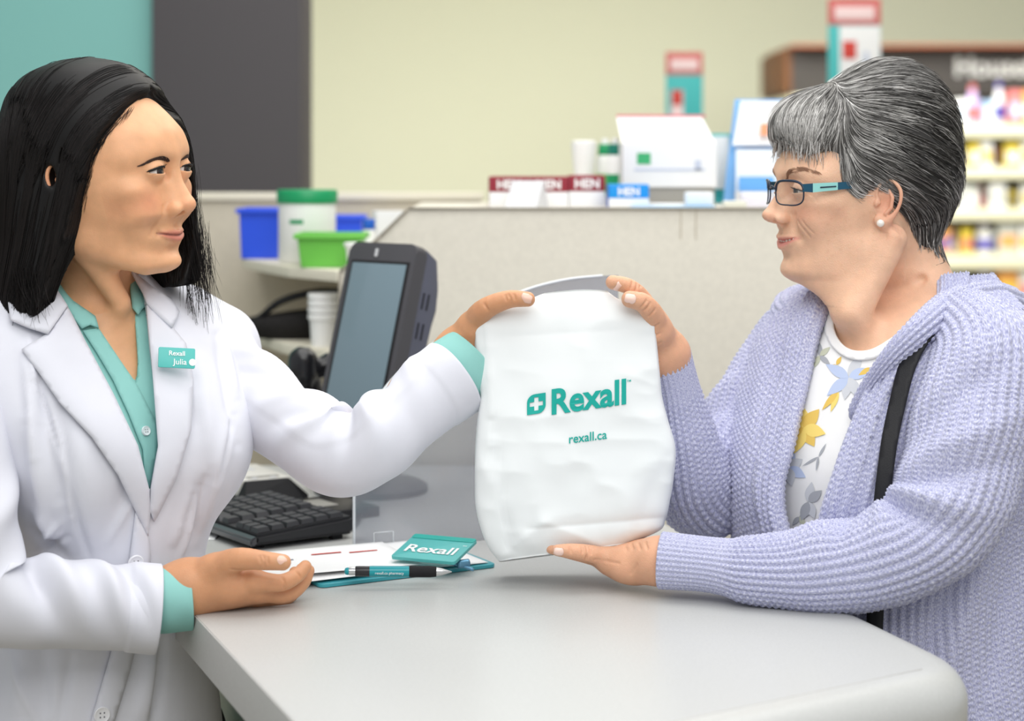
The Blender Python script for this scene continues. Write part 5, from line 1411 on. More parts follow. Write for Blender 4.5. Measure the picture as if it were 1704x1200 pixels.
def button(name, c, nrm, r, m, parent):
    z = Vector(nrm).normalized(); M = z.to_track_quat('Z', 'Y').to_matrix().to_4x4(); M.translation = Vector(c)
    o = lathe(name, [(r * .2, -.001), (r, -.001), (r, .0008), (r * .9, .0014), (r * .78, .0008), (r * .3, .0008), (.0002, .0008)], m, parent, M=M, n=28)
    for sx in (-1, 1):
        for sy in (-1, 1):
            t = Matrix.Translation((sx * r * .25, sy * r * .25, .0009)); lathe('button_hole', [(r * .1, 0), (r * .1, .0003), (.0001, .0003)], mat('button_hole_shadow', (120, 120, 126), .8), o, M=M @ t, n=10)
    return o
# ================================================================== the pharmacist in the white coat
thA = math.radians(70)
RA = rot_xyz((math.sin(thA), -math.cos(thA)), pitch=math.radians(5), roll=math.radians(-2))
OA = PA(172, 327, 2.085)
gA = dict(jaw=1.0, nose=dict(tip=(10.55, -1.75), bridge=8.75, ala=1.35, tipr=1.0, hump=-.12), mz=-4.85, smile=.45, mw=2.5, lipx=8.95, lipf=.92, fold=.12, eye=(8.0, 2.85, 2.15), lid=(.42, .31, -.05, 1.46), crease=.45, cheek=1.05, cheekz=.2, brow=.8, ear=(.6, 7.0, 1.5), ears=.92)
def toA(p): return (np.asarray(p) - OA) @ RA
def warpA(V):
    V = np.array(V, float); z = V[:, 2] / cm; lo = np.minimum(z + 4.8, 0); x = V[:, 0] / cm
    wgt = np.clip((x - 0) / 5, 0, 1); V[:, 2] -= np.maximum(lo, -5) * .20 * cm * wgt
    b = np.clip((-2.3 - z) / 1.6, 0, 1); b = b * b * (3 - 2 * b); V[:, 0] -= .85 * cm * b * np.clip((x - 1) / 6, 0, 1); return V
thT = math.radians(40)
RT = rot_xyz((math.sin(thT), -math.cos(thT))); OT = np.array([(170 - 852) / FPX * 2.12, 2.12, 0.0])
def torso_field(h, inflate=0.0, zlo=.42):
    f = Field((-.20, -.27, zlo), (.22, .27, 1.44), h)
    T = [(1.43, .005, -.085, .05, -.03, 2), (1.395, .03, -.10, .066, -.03, 2), (1.365, .055, -.11, .105, -.03, 2), (1.335, .078, -.118, .150, -.02, 2.1), (1.30, .098, -.12, .176, -.01, 2.2), (1.25, .122, -.12, .176, 0, 2.2),
         (1.20, .130, -.118, .150, 0, 2.2), (1.14, .122, -.11, .124, 0, 2.2), (1.07, .112, -.102, .108, 0, 2.2), (1.0, .102, -.112, .120, 0, 2.2), (.9, .10, -.13, .136, 0, 2.2), (.75, .105, -.15, .155, 0, 2.2), (.45, .11, -.16, .17, 0, 2.2)]
    T = [(a, b + inflate, c - inflate, d + inflate, e, p) for a, b, c, d, e, p in T]
    f.loft(T, zfade=.012)
    f.ell((.07, .072, 1.20), (.06 + inflate, .06 + inflate, .06 + inflate), k=.05); f.ell((.07, -.072, 1.20), (.06 + inflate, .06 + inflate, .06 + inflate), k=.05)
    for s in (1, -1): f.cone((-.015, s * .11, 1.325), (-.015, s * .155, 1.30), .048 + inflate, .05 + inflate, k=.04)
    return f
fSkinT = torso_field(.005, -.022, zlo=1.0)
def build_a_head():
    f, E = head_field(.0012, gA, zlo=-.27)
    f.ell(C3(5.0, 0, 5.2), C3(4.2, 5.9, 3.6), k=1.5 * cm)
    nk = [toA(PA(150, 400, 2.12)), toA(PA(158, 460, 2.125)), toA(PA(160, 520, 2.13))]
    f.chain(nk, [.050, .050, .054], k=.03)
    f.chain([toA(PA(120, 370, 2.05)), toA(PA(205, 512, 2.065))], [.012, .010], k=.03)     # sternomastoid
    # upper chest from the body shape, a little inside the shirt
    def chest(X, Y, Z):
        X, Y, Z = np.broadcast_arrays(X, Y, Z); p = np.stack([X, Y, Z], -1) @ RA.T + OA
        return fSkinT.sample((p - OT) @ RT) + .8 * np.maximum(Z + .125, 0)
    f.op(chest, (-.14, -.12, -.27), (.13, .12, -.07), k=.035)
    return f, E
fA, EA = build_a_head()
VA, QA = fA.mesh()
SK_A = skin_mat('skin_warm_tan', .46, .15)
skinA, lipA, blushA = (224, 170, 129), (194, 114, 102), (217, 140, 108)
colA = head_colours(VA, gA, skinA, lipA, blushA)
VA = warpA(VA)

# ---- long black hair
def build_a_hair():
    f = Field((-.15, -.135, -.19), (.12, .135, .165), .0022)
    f.loft([tuple(np.array(r[:5]) * cm) + (r[5],) for r in (
        (15.2, .5, -4, 1.5, -1.5, 2), (14.2, 3.6, -7.2, 4.2, -1.5, 2), (12.5, 6.0, -9.2, 6.4, -1.5, 2.1), (10, 7.9, -10.3, 7.7, -1.5, 2.2), (7.5, 9.8, -10.8, 8.4, -1.5, 2.3),
        (4, 11.4, -11.0, 8.7, -1.5, 2.4), (0, 11.5, -11.0, 8.9, -1.5, 2.4), (-4, 11.5, -11.2, 9.1, -1.5, 2.4), (-8, 11.5, -11.8, 9.6, -1.5, 2.5), (-12, 11, -12.4, 10.2, -1.5, 2.5), (-16, 10, -12.6, 10.6, -1.5, 2.5))], zfade=.6 * cm)
    f.op(lambda X, Y, Z: (-.112 + .02 * np.clip(X / .1, -1, .3)) - Z + 0 * X + 0 * Y, (-.2, -.2, -.2), (.2, .2, .2), k=.01, mode='i')
    zz = np.array([-16, -11, -7.3, -4, 0, 1.75, 5, 7.6, 9.4, 10.4, 12, 16.]); xn = np.array([-5.0, -3.4, -1.6, .2, 1.8, 2.5, 3.7, 5.3, 6.1, 6.6, 9, 12])
    xfz = np.array([5.0, 6.0, 6.8, 7.2, 7.6, 7.8, 7.9, 7.6, 6.6, 6.6, 9, 12])
    def cut(X, Y, Z):
        z = Z / cm; a = np.interp(z.ravel(), zz, xn)[None, None, :]; b = np.interp(z.ravel(), zz, xfz)[None, None, :]
        t = np.clip((Y / cm - .4 + 1.2) / 2.4, 0, 1); t = t * t * (3 - 2 * t)
        e = a + (b - a) * t
        # past the far edge the lock only hugs the side of the face
        return (X / cm - e) * .7 * cm
    f.op(cut, (-.2, -.2, -.2), (.2, .2, .2), k=.008, mode='i')
    # hollow for face and neck
    f.ell(C3(5.5, 0, -2), C3(6.0, 6.9, 11.3), k=.004, mode='s'); f.ell(C3(-.5, 0, -14), C3(7, 7.2, 12), k=.004, mode='s')
    # parting groove and locks
    f.chain([C3(7, .4, 10.6), C3(3, .4, 14.2), C3(-3, .4, 15.4)], np.array([.22, .22, .1]) * cm, k=.006, mode='s')
    for sg, y0 in ((-1, -8.6),):
        for x0, dz in ((-1.2, 0), (-3.4, 0), (-5.6, 0), (-8.0, 0)):
            f.chain([C3(x0 + 2.2, y0 * .93, 6), C3(x0 + .6, y0 * 1.05, 0), C3(x0 - .8, y0 * 1.1, -8), C3(x0 - 1.6, y0 * 1.16, -15)], np.array([.08, .2, .2, .2]) * cm, k=.007, mode='s')
    # ear showing through
    f.ell(EA(-1.1, .5, 1.6) * np.array([1, -1, 1]) + C3(0, -1.2, 0), C3(.55, 2.2, 1.15), k=.004, mode='s')
    return f
fHA = build_a_hair(); VHA, QHA = fHA.mesh()
def a_hair_dir(p, t):
    L = p / cm; sg = np.where(L[:, 1] > .4, 1.0, -1.0); top = np.clip((L[:, 2] - 1) / 13, 0, 1); top = top * top * (3 - 2 * top)
    near = (sg < 0)
    return np.stack([-.55 * top - np.where(near, .34, .06) * (1 - top) * (L[:, 2] > -9), sg * (.25 + 1.3 * top) * (L[:, 2] > 2) + .05 * sg, -.35 - .65 * (1 - top)], 1)
r1_ = on_surface(fHA, 2800, np.array([-.13, -.12, .03]), np.array([.10, .12, .16]), lambda p: (p[:, 2] > .05), .0003)
r2_ = on_surface(fHA, 2200, np.array([-.13, -.12, -.10]), np.array([.10, .12, .12]), lambda p: p[:, 2] > -.10, .0003)
S1 = comb(fHA, r1_, a_hair_dir, 22, .0085, .0005, jitter=.05); S2 = comb(fHA, r2_, a_hair_dir, 22, .0052, .0006, jitter=.08)
# loose wisps below the chin on the far side and over the shoulder
def wisps(n, x0, x1, y0, y1, z0, z1, ln, curl):
    out = []
    for _ in range(n):
        p = np.array([random.uniform(x0, x1), random.uniform(y0, y1), random.uniform(z0, z1)]) * cm; l = random.uniform(.6, 1) * ln; a = random.uniform(-1, 1); ph = random.random() * 6
        t = np.linspace(0, 1, 23)
        out.append(p + np.stack([.012 * a * t**2 + curl * np.sin(ph + 3 * t) * t * .5, .008 * t**2 * np.sin(ph), -l * t], 1))
    return np.array(out)
W1 = wisps(240, 5.0, 7.4, 6.0, 8.4, -7, 3, .105, .008); W2 = wisps(90, 6.2, 8.3, 6.2, 8.4, -8, -3, .085, .014); W3 = wisps(160, -6, -2.5, -10, -8.8, -9, -6, .05, .006)
hole = EA(-1.1, .5, 1.6) * np.array([1, -1, 1]) + C3(0, -1.2, 0)
def clear_of_hole(S): return S[(np.linalg.norm((S - hole) * np.array([1, .25, .8]), axis=2) > .009).all(1)]
def hugging(S): return S[(np.abs(fHA.sample(S)) < .003).all(1)]
S1, S2 = hugging(clear_of_hole(S1)), hugging(clear_of_hole(S2))
# fine baby hair along the temple, lying on the skin
zt_ = np.array([-1, 0, 1.75, 5, 7.6, 9.4]); xt_ = np.array([1.4, 1.8, 2.5, 3.7, 5.3, 6.1])
rt_ = on_surface(fA, 420, np.array([.0, -.09, .0]), np.array([.08, -.02, .095]), lambda p: np.abs(p[:, 0] / cm - .05 - np.interp(p[:, 2] / cm, zt_, xt_)) < .55, .0004)
S4 = comb(fA, rt_, lambda p, t: np.stack([np.full(len(p), -.55), np.zeros(len(p)), np.full(len(p), -1.0)], 1), 22, .0009, .0004, .0010, .18)
St = np.concatenate([S1, S2, W1, W2, W3, S4])
VS, QS = ribbon_strands(St, np.concatenate([np.full(len(S1) + len(S2), .00036), np.full(len(W1) + len(W2) + len(W3), .0003), np.full(len(S4), .00017)]) * rng.uniform(.6, 1.2, len(St)))
M_hairA = strand_mat('black_hair', [(12, 10, 10), (20, 17, 17), (34, 28, 27)], .5, .28)
VhA, QhA = join_parts([(VHA, QHA), (VS, QS)])
shA = np.concatenate([np.full(len(VHA), .08), np.repeat(rng.random(len(St)), St.shape[1] * 3)])
# ---- pharmacist: coat, shirt, arms and hands
M_coat = cloth_mat('white_coat_cotton', (219, 220, 229), .8, 1500, .10)
M_shirt = cloth_mat('teal_shirt_cotton', (142, 198, 192), .75, 1500, .10)
V_OPEN = [(70, 400), (80, 452), (104, 505), (138, 566), (186, 657), (226, 742), (246, 815), (253, 815), (262, 742), (258, 690), (251, 600), (244, 540), (236, 490), (224, 455), (232, 400)]
SKIN_OPEN = [(82, 400), (86, 455), (122, 503), (150, 521), (164, 546), (192, 587), (228, 642), (228, 600), (225, 545), (221, 515), (218, 470), (230, 400)]
fCoat = torso_field(.0035); fFull = torso_field(.005)
fShirt = torso_field(.0035, -.011, zlo=1.05)
fCoat.op(poly_cone_fn(V_OPEN, RT, OT, dmax=2.16), (-.3, -.3, 1.1), (.3, .3, 1.44), k=.003, mode='s')
fShirt.op(poly_cone_fn(SKIN_OPEN, RT, OT, dmax=2.16), (-.3, -.3, 1.1), (.3, .3, 1.44), k=.003, mode='s')
MinvT = (RT, OT)
def coat_depth(iso):
    def fn(px, py):
        d = raycast(fFull, px, py, iso, 1.80, 2.45, MinvT)
        bad = np.isnan(d)
        if bad.any(): d[bad] = 2.14
        return d
    return fn
CREASE_A = [(48, 560, 66, 700, .006, 5), (64, 640, 100, 760, -.005, 5), (90, 700, 120, 860, .005, 6), (110, 800, 150, 930, -.004, 6), (372, 560, 392, 660, .005, 5), (392, 690, 360, 800, -.005, 5), (330, 820, 300, 930, .006, 5), (350, 780, 320, 900, -.005, 5), (180, 900, 240, 800, .003, 6), (60, 900, 100, 870, .005, 5), (62, 918, 112, 892, -.005, 5), (20, 1090, 60, 1200, .004, 8), (120, 1080, 100, 1200, -.004, 9), (262, 1080, 242, 1200, .006, 6), (40, 580, 60, 760, 0.0064, 9), (60, 640, 95, 830, -0.0064, 10), (100, 680, 110, 850, -0.0048, 12), (45, 700, 80, 900, 0.0064, 12), (360, 560, 395, 740, -0.0064, 9), (330, 600, 360, 800, 0.0048, 14), (385, 700, 330, 900, 0.0064, 12), (300, 880, 340, 800, -0.0064, 10), (290, 900, 320, 820, 0.0064, 9),
            (60, 850, 100, 900, 0.0064, 10), (50, 880, 110, 930, -0.0064, 10), (130, 700, 150, 930, 0.0048, 22), (190, 870, 230, 760, -0.0032, 16), (70, 1060, 75, 1200, -0.0048, 14), (40, 1060, 30, 1200, 0.0048, 16), (250, 1090, 230, 1200, 0.0080, 12), (270, 1070, 255, 1200, -0.0080, 10), (300, 640, 330, 720, -0.0032, 14)]
def finish_cloth(V, R, O, amp=.0022, freq=11, lines=()):
    W = xf(R, O, V); N = None
    d = amp * vnoise(W * freq) + amp * .5 * vnoise(W * freq * 2.4 + 3)
    if lines:
        px, py = to_px(W); d = d + px_lines_disp(px, py, lines) * (W[:, 1] < O[1] + .05)
    return W, d
def disp_mesh(V, Q, R, O, **kw):
    W, d = finish_cloth(V, R, O, **kw); N = vnormals(W, Q); return W + N * d[:, None]

VcA, QcA = fCoat.mesh(); WcA = disp_mesh(VcA, QcA, RT, OT, lines=CREASE_A)
VsA, QsA = fShirt.mesh(); WsA = disp_mesh(VsA, QsA, RT, OT, amp=.0012, freq=16)

# ---- hands
HA = []      # body pieces (V, Q)
nailsA = []
def q_(px, py, d): return PA(px, py, d)
# right hand, palm up on the counter
R1 = [[(q_(423, 966, 1.985), .0105), (q_(468, 970, 1.99), .0090), (q_(495, 957, 2.0), .0080), (q_(508, 943, 2.006), .0066)],
      [(q_(428, 984, 2.0), .0105), (q_(478, 988, 2.01), .0092), (q_(504, 968, 2.017), .0080), (q_(513, 950, 2.022), .0066)],
      [(q_(428, 993, 2.02), .0100), (q_(474, 995, 2.032), .0085), (q_(496, 974, 2.04), .0075), (q_(502, 947, 2.045), .0062)],
      [(q_(420, 996, 2.04), .0095), (q_(458, 997, 2.055), .0080), (q_(480, 978, 2.06), .0070), (q_(490, 952, 2.062), .0058)],
      [(q_(352, 948, 1.985), .0155), (q_(398, 931, 1.972), .0120), (q_(438, 933, 1.966), .0098), (q_(471, 936, 1.966), .0082)]]
wr = q_(312, 979, 1.995)
P1 = [(wr, q_(423, 968, 1.99), .023, .012), (wr, q_(428, 984, 2.0), .021, .0125), (wr, q_(428, 990, 2.02), .021, .012), (wr, q_(420, 994, 2.038), .021, .0105), (wr, q_(360, 948, 1.985), .021, .016)]
B1 = [(q_(375, 972, 1.995), (.026, .022, .018), None)]
f1 = hand_mesh(R1, P1, B1, [(q_(210, 1000, 1.985), .030), (q_(270, 990, 1.99), .026), (wr, .0255)])
creases_on(f1, [[(438, 925), (441, 934), (440, 943)], [(432, 926), (434, 935)], [(445, 927), (446, 938)], [(385, 948), (400, 949), (425, 949)], [(470, 962), (474, 972), (472, 982)], [(494, 952), (500, 962)]])
HA.append(f1.mesh())
nail_on(f1, 468, 931, 485, 932, .012, .010, nailsA)
# left hand: thumb over the bag's top edge, fingers behind it
R2 = [[(q_(812, 536, 2.155), .0105), (q_(842, 520, 2.15), .0092), (q_(872, 522, 2.148), .0085), (q_(895, 530, 2.146), .0072)],
      [(q_(812, 556, 2.16), .0105), (q_(850, 548, 2.16), .0092), (q_(882, 552, 2.158), .0085), (q_(905, 560, 2.156), .0072)],
      [(q_(810, 576, 2.16), .0100), (q_(848, 575, 2.165), .0088), (q_(878, 580, 2.163), .0080), (q_(900, 588, 2.162), .0068)],
      [(q_(806, 594, 2.155), .0095), (q_(836, 600, 2.165), .0080), (q_(860, 606, 2.165), .0072), (q_(878, 612, 2.163), .0060)],
      [(q_(782, 548, 2.125), .0150), (q_(806, 515, 2.098), .0120), (q_(848, 498, 2.088), .0098), (q_(878, 498, 2.084), .0082)]]
wl = q_(768, 588, 2.135)
P2 = [(wl, q_(810, 538, 2.15), .023, .013), (wl, q_(811, 556, 2.157), .022, .0125), (wl, q_(809, 576, 2.157), .022, .012), (wl, q_(805, 592, 2.152), .021, .0105), (wl, q_(786, 548, 2.12), .022, .0165), (q_(788, 545, 2.12), q_(812, 532, 2.14), .014, .012)]
f2_ = hand_mesh(R2, P2, [], [(q_(690, 660, 2.115), .032), (q_(735, 618, 2.125), .027), (wl, .0255)])
creases_on(f2_, [[(846, 490), (850, 498), (850, 506)], [(841, 492), (843, 500)], [(855, 490), (857, 498)], [(806, 506), (812, 516)]])
HA.append(f2_.mesh())
nail_on(f2_, 876, 496, 892, 501, .0125, .0105, nailsA)
# arms inside the sleeves
fArm = Field(np.array([-.66, 1.80, .96]), np.array([-.05, 2.36, 1.40]), .004)
fArm.chain([q_(350, 605, 2.20), q_(445, 692, 2.16), q_(560, 765, 2.085), q_(690, 672, 2.10)], [.036, .034, .030, .026])
fArm.chain([q_(-70, 620, 1.99), q_(-62, 980, 1.95), q_(210, 1005, 1.98)], [.036, .032, .027])
fArm.chain([q_(170, 600, 2.14), q_(350, 605, 2.20)], [.03, .034]); fArm.chain([q_(170, 600, 2.14), q_(-70, 620, 1.99)], [.03, .034])
HA.append(fArm.mesh())
# legs below the coat
fLeg = Field(OT + np.array([-.2, -.2, 0]), OT + np.array([.2, .2, .95]), .006)
for s in (1, -1):
    hp = OT + RT @ np.array([-.03, s * .08, .85]); kn = OT + RT @ np.array([-.03, s * .08, .46]); an = OT + RT @ np.array([-.06, s * .08, .08])
    fLeg.chain([hp, kn, an], [.075, .055, .038], k=.02); fLeg.chain([an + [0, 0, -.03], an + RT @ np.array([.13, 0, -.045])], [.038, .032], k=.02)
HA.append(fLeg.mesh())

def make_person(name, label, headV, headQ, headCol, pieces, nails, skinm, nailcol, handcol, R, O):
    parts = [(xf(R, O, headV), headQ)] + pieces + nails; V, Q = join_parts(parts)
    nb = sum(len(v) for v, _ in pieces); nn = sum(len(v) for v, _ in nails)
    col = np.concatenate([headCol, np.tile(lin(handcol)[:3], (nb, 1)), np.tile(lin(nailcol)[:3], (nn, 1))])
    mn = mat(name + '_nail_gloss', nailcol, .18, .5, sss=.1)
    o = mobj('person', V, Q, [skinm, mn], attrs={'Col': col})
    nq = sum(len(q) for _, q in nails); mi = np.zeros(len(Q), np.int32)
    if nq: mi[-nq:] = 1
    o.data.polygons.foreach_set('material_index', mi)
    return tag(o, label, 'person')
personA = make_person('pharmacist', 'woman with long black hair in a white coat and teal shirt handing over the bag', VA, QA, colA, HA, nailsA, SK_A, (236, 190, 170), (208, 152, 113), RA, OA)
mobj('hair', xf(RA, OA, VhA), QhA, M_hairA, personA, attrs={'shade': shA})
M_lash = mat('lash_black', (14, 11, 11), .6); ME_A = eye_mat('brown_eye', (52, 30, 20))
for s in (1, -1):
    ex, ey, ez = gA['eye']; eyeball(xf(RA, OA, warpA(C3(ex, ey * s, ez)[None]))[0], (1, -.5, 0), ME_A, personA)
    lash_line(gA, s, RA, OA, warpA, M_lash, personA)
# eyebrows
bp2 = []
for s in (1, -1):
    line = [C3(8.8, s * .9, 3.45), C3(8.6, s * 2.0, 3.75), C3(8.0, s * 3.1, 3.85), C3(7.0, s * 4.2, 3.5)]
    Vb, Qb = ribbon_strands(brow_hairs(fA, line, 360, .0060, .0026, .45), .00024); mobj('eyebrow', xf(RA, OA, Vb), Qb, mat('brow_dark_brown', (74, 54, 46), .7), personA)

coat = mobj('coat', WcA, QcA, M_coat, personA)
shirt = mobj('shirt', WsA, QsA, M_shirt, personA)
# sleeves
def seam(S, A, a0, s0):
    da = (A - a0 + np.pi) % (2 * np.pi) - np.pi; return (.0016 / (1 + np.exp(-da / .02)) * np.exp(-np.maximum(da, 0) / .5)) * np.clip((S - s0) / .03, 0, 1)
foldsL = folds_fn([(.30, .010, 0.2, .9, -.010, .012), (.275, .010, .3, .9, .007, .012), (.325, .010, .1, .9, .006, -.01), (.25, .012, -1.0, 1.0, .006, .03), (.22, .012, -1.2, .8, -.005, .035), (.19, .014, -.9, .9, .005, .03), (.355, .010, -.6, .8, -.005, .02), (.38, .012, -1.2, 1.0, .005, .02),
                  (.29, .008, -1.6, .7, -.006, .012), (.31, .008, -1.8, .7, .005, .012), (.10, .018, -.6, 1.0, .005, .05), (.14, .014, -.8, 1.0, -.005, .05), (.05, .014, .5, 1.0, .005, .02), (.42, .016, -1.4, .8, .003, .03), (.45, .02, .5, .8, .003, .03)])
make_sleeve('sleeve', [(*q_(300, 575, 2.17), .042, .042), (*q_(345, 598, 2.19), .050, .052), (*q_(390, 638, 2.18), .047, .050), (*q_(445, 682, 2.155), .044, .046), (*q_(505, 722, 2.12), .045, .046), (*q_(565, 760, 2.085), .046, .047), (*q_(618, 742, 2.075), .043, .044), (*q_(670, 695, 2.09), .041, .041), (*q_(712, 660, 2.105), .041, .042), (*q_(754, 628, 2.12), .044, .045)],
            M_coat, coat, L=170, n=80, disp=lambda S, A: 1.5 * foldsL(S, -A) + seam(S, -A, -1.9, .10), noise=.003, nfreq=13, hem=.03)
foldsR = folds_fn([(.40, .012, -.9, .9, .008, .02), (.425, .010, -1.0, .9, -.008, .02), (.45, .010, -.8, .9, .007, .02), (.48, .012, -1.2, .8, -.006, .03), (.52, .016, -1.1, 1.0, .005, .05), (.57, .02, -1.4, .8, -.004, .07), (.62, .02, -1.8, .8, .004, .06), (.35, .014, -1.2, 1, .007, .02), (.32, .012, -1.2, 1, -.006, .02), (.2, .02, -1.2, 1, .004, .04), (.26, .02, -1.4, .8, .004, .04)])
make_sleeve('sleeve', [(*q_(-8, 625, 2.03), .026, .026), (*q_(-74, 640, 1.985), .045, .045), (*q_(-72, 710, 1.97), .046, .049), (*q_(-60, 800, 1.955), .044, .050), (*q_(-52, 900, 1.94), .044, .050), (*q_(-30, 985, 1.935), .046, .050), (*q_(40, 1004, 1.945), .045, .046), (*q_(120, 1007, 1.96), .041, .043), (*q_(200, 1012, 1.975), .040, .042), (*q_(262, 1014, 1.985), .042, .042)],
            M_coat, coat, L=190, n=80, disp=lambda S, A: 2.0 * foldsR(S, A) + seam(S, A, -2.2, .10), noise=.003, nfreq=13, hem=.03)
# shirt cuffs
make_sleeve('shirt_cuff', [(*q_(725, 648, 2.115), .036, .038), (*q_(756, 622, 2.122), .042, .043), (*q_(786, 592, 2.13), .039, .040)], M_shirt, shirt, L=40, n=64, noise=.0012, nfreq=25)
make_sleeve('shirt_cuff', [(*q_(225, 1005, 1.980), .026, .027), (*q_(256, 1001, 1.985), .033, .034), (*q_(316, 994, 1.994), .0335, .035)], M_shirt, shirt, L=40, n=64, noise=.0012, nfreq=25)

# collar, lapels, placket as separate cloth pieces
cd0, cd1 = coat_depth(.0), coat_depth(-.011)
bul = lambda px, py, e: .0035 * (1 - np.exp(-e / 10))
nl_ = drape('lapel', [(80, 556), (112, 510), (140, 566), (188, 657), (228, 742), (247, 815), (249, 850), (246, 892), (226, 852), (196, 790), (153, 728), (100, 671), (66, 622), (36, 582)], cd0, M_coat, coat, 7, .003, lift=.005, bulge=bul)
drape('collar', [(12, 491), (42, 470), (80, 450), (96, 485), (112, 510), (80, 556), (48, 546), (18, 533)], cd0, M_coat, coat, 7, .003, lift=.009, bulge=bul)
drape('lapel', [(243, 498), (262, 520), (286, 545), (308, 572), (321, 630), (317, 715), (293, 795), (256, 868), (249, 850), (251, 812), (263, 742), (259, 690), (252, 600), (246, 540)], cd0, M_coat, coat, 7, .003, lift=.005, bulge=bul)
drape('collar', [(216, 447), (232, 462), (252, 478), (284, 497), (298, 520), (286, 546), (262, 524), (244, 505), (238, 488), (226, 465)], cd0, M_coat, coat, 7, .003, lift=.009, bulge=bul)
drape('front_edge', [(226, 852), (246, 890), (250, 925), (244, 980), (232, 1050), (214, 1120), (188, 1206), (150, 1206), (178, 1110), (198, 1040), (212, 980), (216, 925)], cd0, M_coat, coat, 8, .003, lift=.004, bulge=bul)
drape('shirt_collar', [(79, 452), (90, 468), (122, 502), (148, 520), (158, 527), (164, 546), (150, 541), (136, 547), (108, 512), (92, 484)], cd1, M_shirt, shirt, 5, .0025, lift=.006, bulge=bul)
drape('shirt_collar', [(216, 452), (226, 466), (238, 488), (244, 508), (236, 515), (230, 524), (220, 512), (217, 485)], cd1, M_shirt, shirt, 5, .0025, lift=.006, bulge=bul)
drape('placket', [(138, 551), (164, 547), (192, 589), (229, 643), (258, 700), (263, 735), (250, 812), (243, 812), (238, 748), (215, 690), (188, 632), (160, 585)], cd1, M_shirt, shirt, 6, .002, lift=.003)
M_btn = mat('pale_button', (214, 226, 228), .3, .5); M_btnw = mat('white_button', (232, 232, 236), .35, .5)
def cbtn(px, py, fn, r, m, par, lift):
    d = float(fn(np.array([px]), np.array([py]))[0]) - lift; g = fFull.grad(((PA(px, py, d) - OT) @ RT)[None])[0]; button('button', PA(px, py, d), RT @ g, r, m, par)
cbtn(243, 717, cd1, .0052, M_btn, shirt, .0055)
cbtn(226, 937, cd0, .0085, M_btnw, coat, .008); cbtn(170, 1190, cd0, .0085, M_btnw, coat, .008)
# name badge pinned to the lapel
bd = float(np.min(cd0(np.array([253., 312, 320, 264]), np.array([577., 580, 608, 610])))) - .0125
b0, b1, b3 = PA(252, 577, bd - .002), PA(313, 580, bd + .010), PA(263, 611, bd - .008)
bx = Vector(b1 - b0); bw = bx.length; bx.normalize(); bz = Vector(b0 - b3); bz -= bx * bz.dot(bx); bh = bz.length; bz.normalize(); by = bz.cross(bx)
BM = Matrix(((bx.x, bz.x, -by.x, b3[0]), (bx.y, bz.y, -by.y, b3[1]), (bx.z, bz.z, -by.z, b3[2]), (0, 0, 0, 1)))
badge = thing('name_badge', tuple(b3), 'small teal name badge with white lettering pinned to the white lapel', 'badge')
prism('plate', rrect(0, 0, bw, bh, .0015, 4), -.001, .001, mat('badge_teal', (72, 182, 176), .35, .5), badge, bev=.0003, M=BM)
M_bt = mat('badge_white_ink', (244, 248, 248), .4)
lettering('lettering', 'Julia', .0088, BM @ Matrix.Translation((bw * .58, bh * .16, .0012)), M_bt, badge, bold=.00005)
lettering('lettering', 'Rexall', .0072, BM @ Matrix.Translation((bw * .50, bh * .60, .0012)), M_bt, badge, bold=.0001)
lathe('round_mark', [(.0038, .0011), (.0038, .0015), (.0001, .0015)], M_bt, badge, M=BM @ Matrix.Translation((bw * .93, bh * .3, 0)), n=20)
# trousers and shoes
def leg_wear(fl, par, mt, ms):
    V, Q = fl.mesh(.010); z = V[:, 2][Q].mean(1)
    for nm, q, m in (('trousers', Q[z > .085], mt), ('shoes', Q[z <= .10], ms)):
        u = np.unique(q); r = np.full(len(V), -1); r[u] = np.arange(len(u)); mobj(nm, V[u], r[q].astype(np.int32), m, par)
M_trs = cloth_mat('dark_trousers', (58, 60, 68), .8, 1200, .1); M_shoe = mat('black_shoe_leather', (28, 27, 27), .4, .5)
leg_wear(fLeg, personA, M_trs, M_shoe)
# ================================================================== the grey haired customer
thB = math.radians(78)
RB = rot_xyz((-math.sin(thB), -math.cos(thB)), pitch=math.radians(0), roll=math.radians(0))
OB = PA(1429, 345, 2.2)
gB = dict(jaw=1.03, nose=dict(tip=(10.95, -1.6), bridge=8.9, ala=1.45, tipr=1.12, hump=.12), mz=-4.9, smile=.55, mw=3.1, open=.30, lipf=.8, lu=.34, ll=.55, fold=.75, eye=(7.75, 3.0, 2.1), lid=(.30, .26, -.10, 1.40), crease=.40, cheek=1.22, cheekz=.35, brow=1.15, ear=(.2, 6.95, .55), ears=.86,
          creases=[  # smile lines fanning over the cheek (y, z, lift)
              ([(3.6, -2.2, .055), (4.4, -3.6, .055), (4.4, -5.2, .055)], [.08, .11, .05], .30), ([(4.4, -2.0, .055), (5.0, -3.4, .055), (5.0, -4.8, .055)], [.05, .08, .04], .22), ([(3.1, -4.6, .055), (3.35, -5.8, .055), (3.1, -6.9, .055)], [.06, .09, .05], .30),
              ([(3.8, -5.0, .055), (3.9, -6.2, .055), (3.6, -7.2, .055)], [.05, .07, .04], .22), ([(4.7, 1.7, .045), (5.5, 1.2, .045), (6.0, .4, .045)], [.05, .05, .03], .16), ([(4.7, 2.1, .045), (5.6, 2.1, .045), (6.2, 1.9, .045)], [.05, .05, .03], .16), ([(2.0, .55, .045), (3.2, .35, .045), (4.4, .8, .045)], [.05, .07, .05], .25),
              ([(.0, 5.6, .045), (2.0, 5.8, .045), (4.2, 5.4, .045)], [.05, .06, .04], .25), ([(.0, 6.5, .045), (2.0, 6.7, .045), (4.0, 6.3, .045)], [.05, .06, .04], .25), ([(1.6, -7.0, .045), (2.6, -6.6, .045)], [.06, .05], .25)])
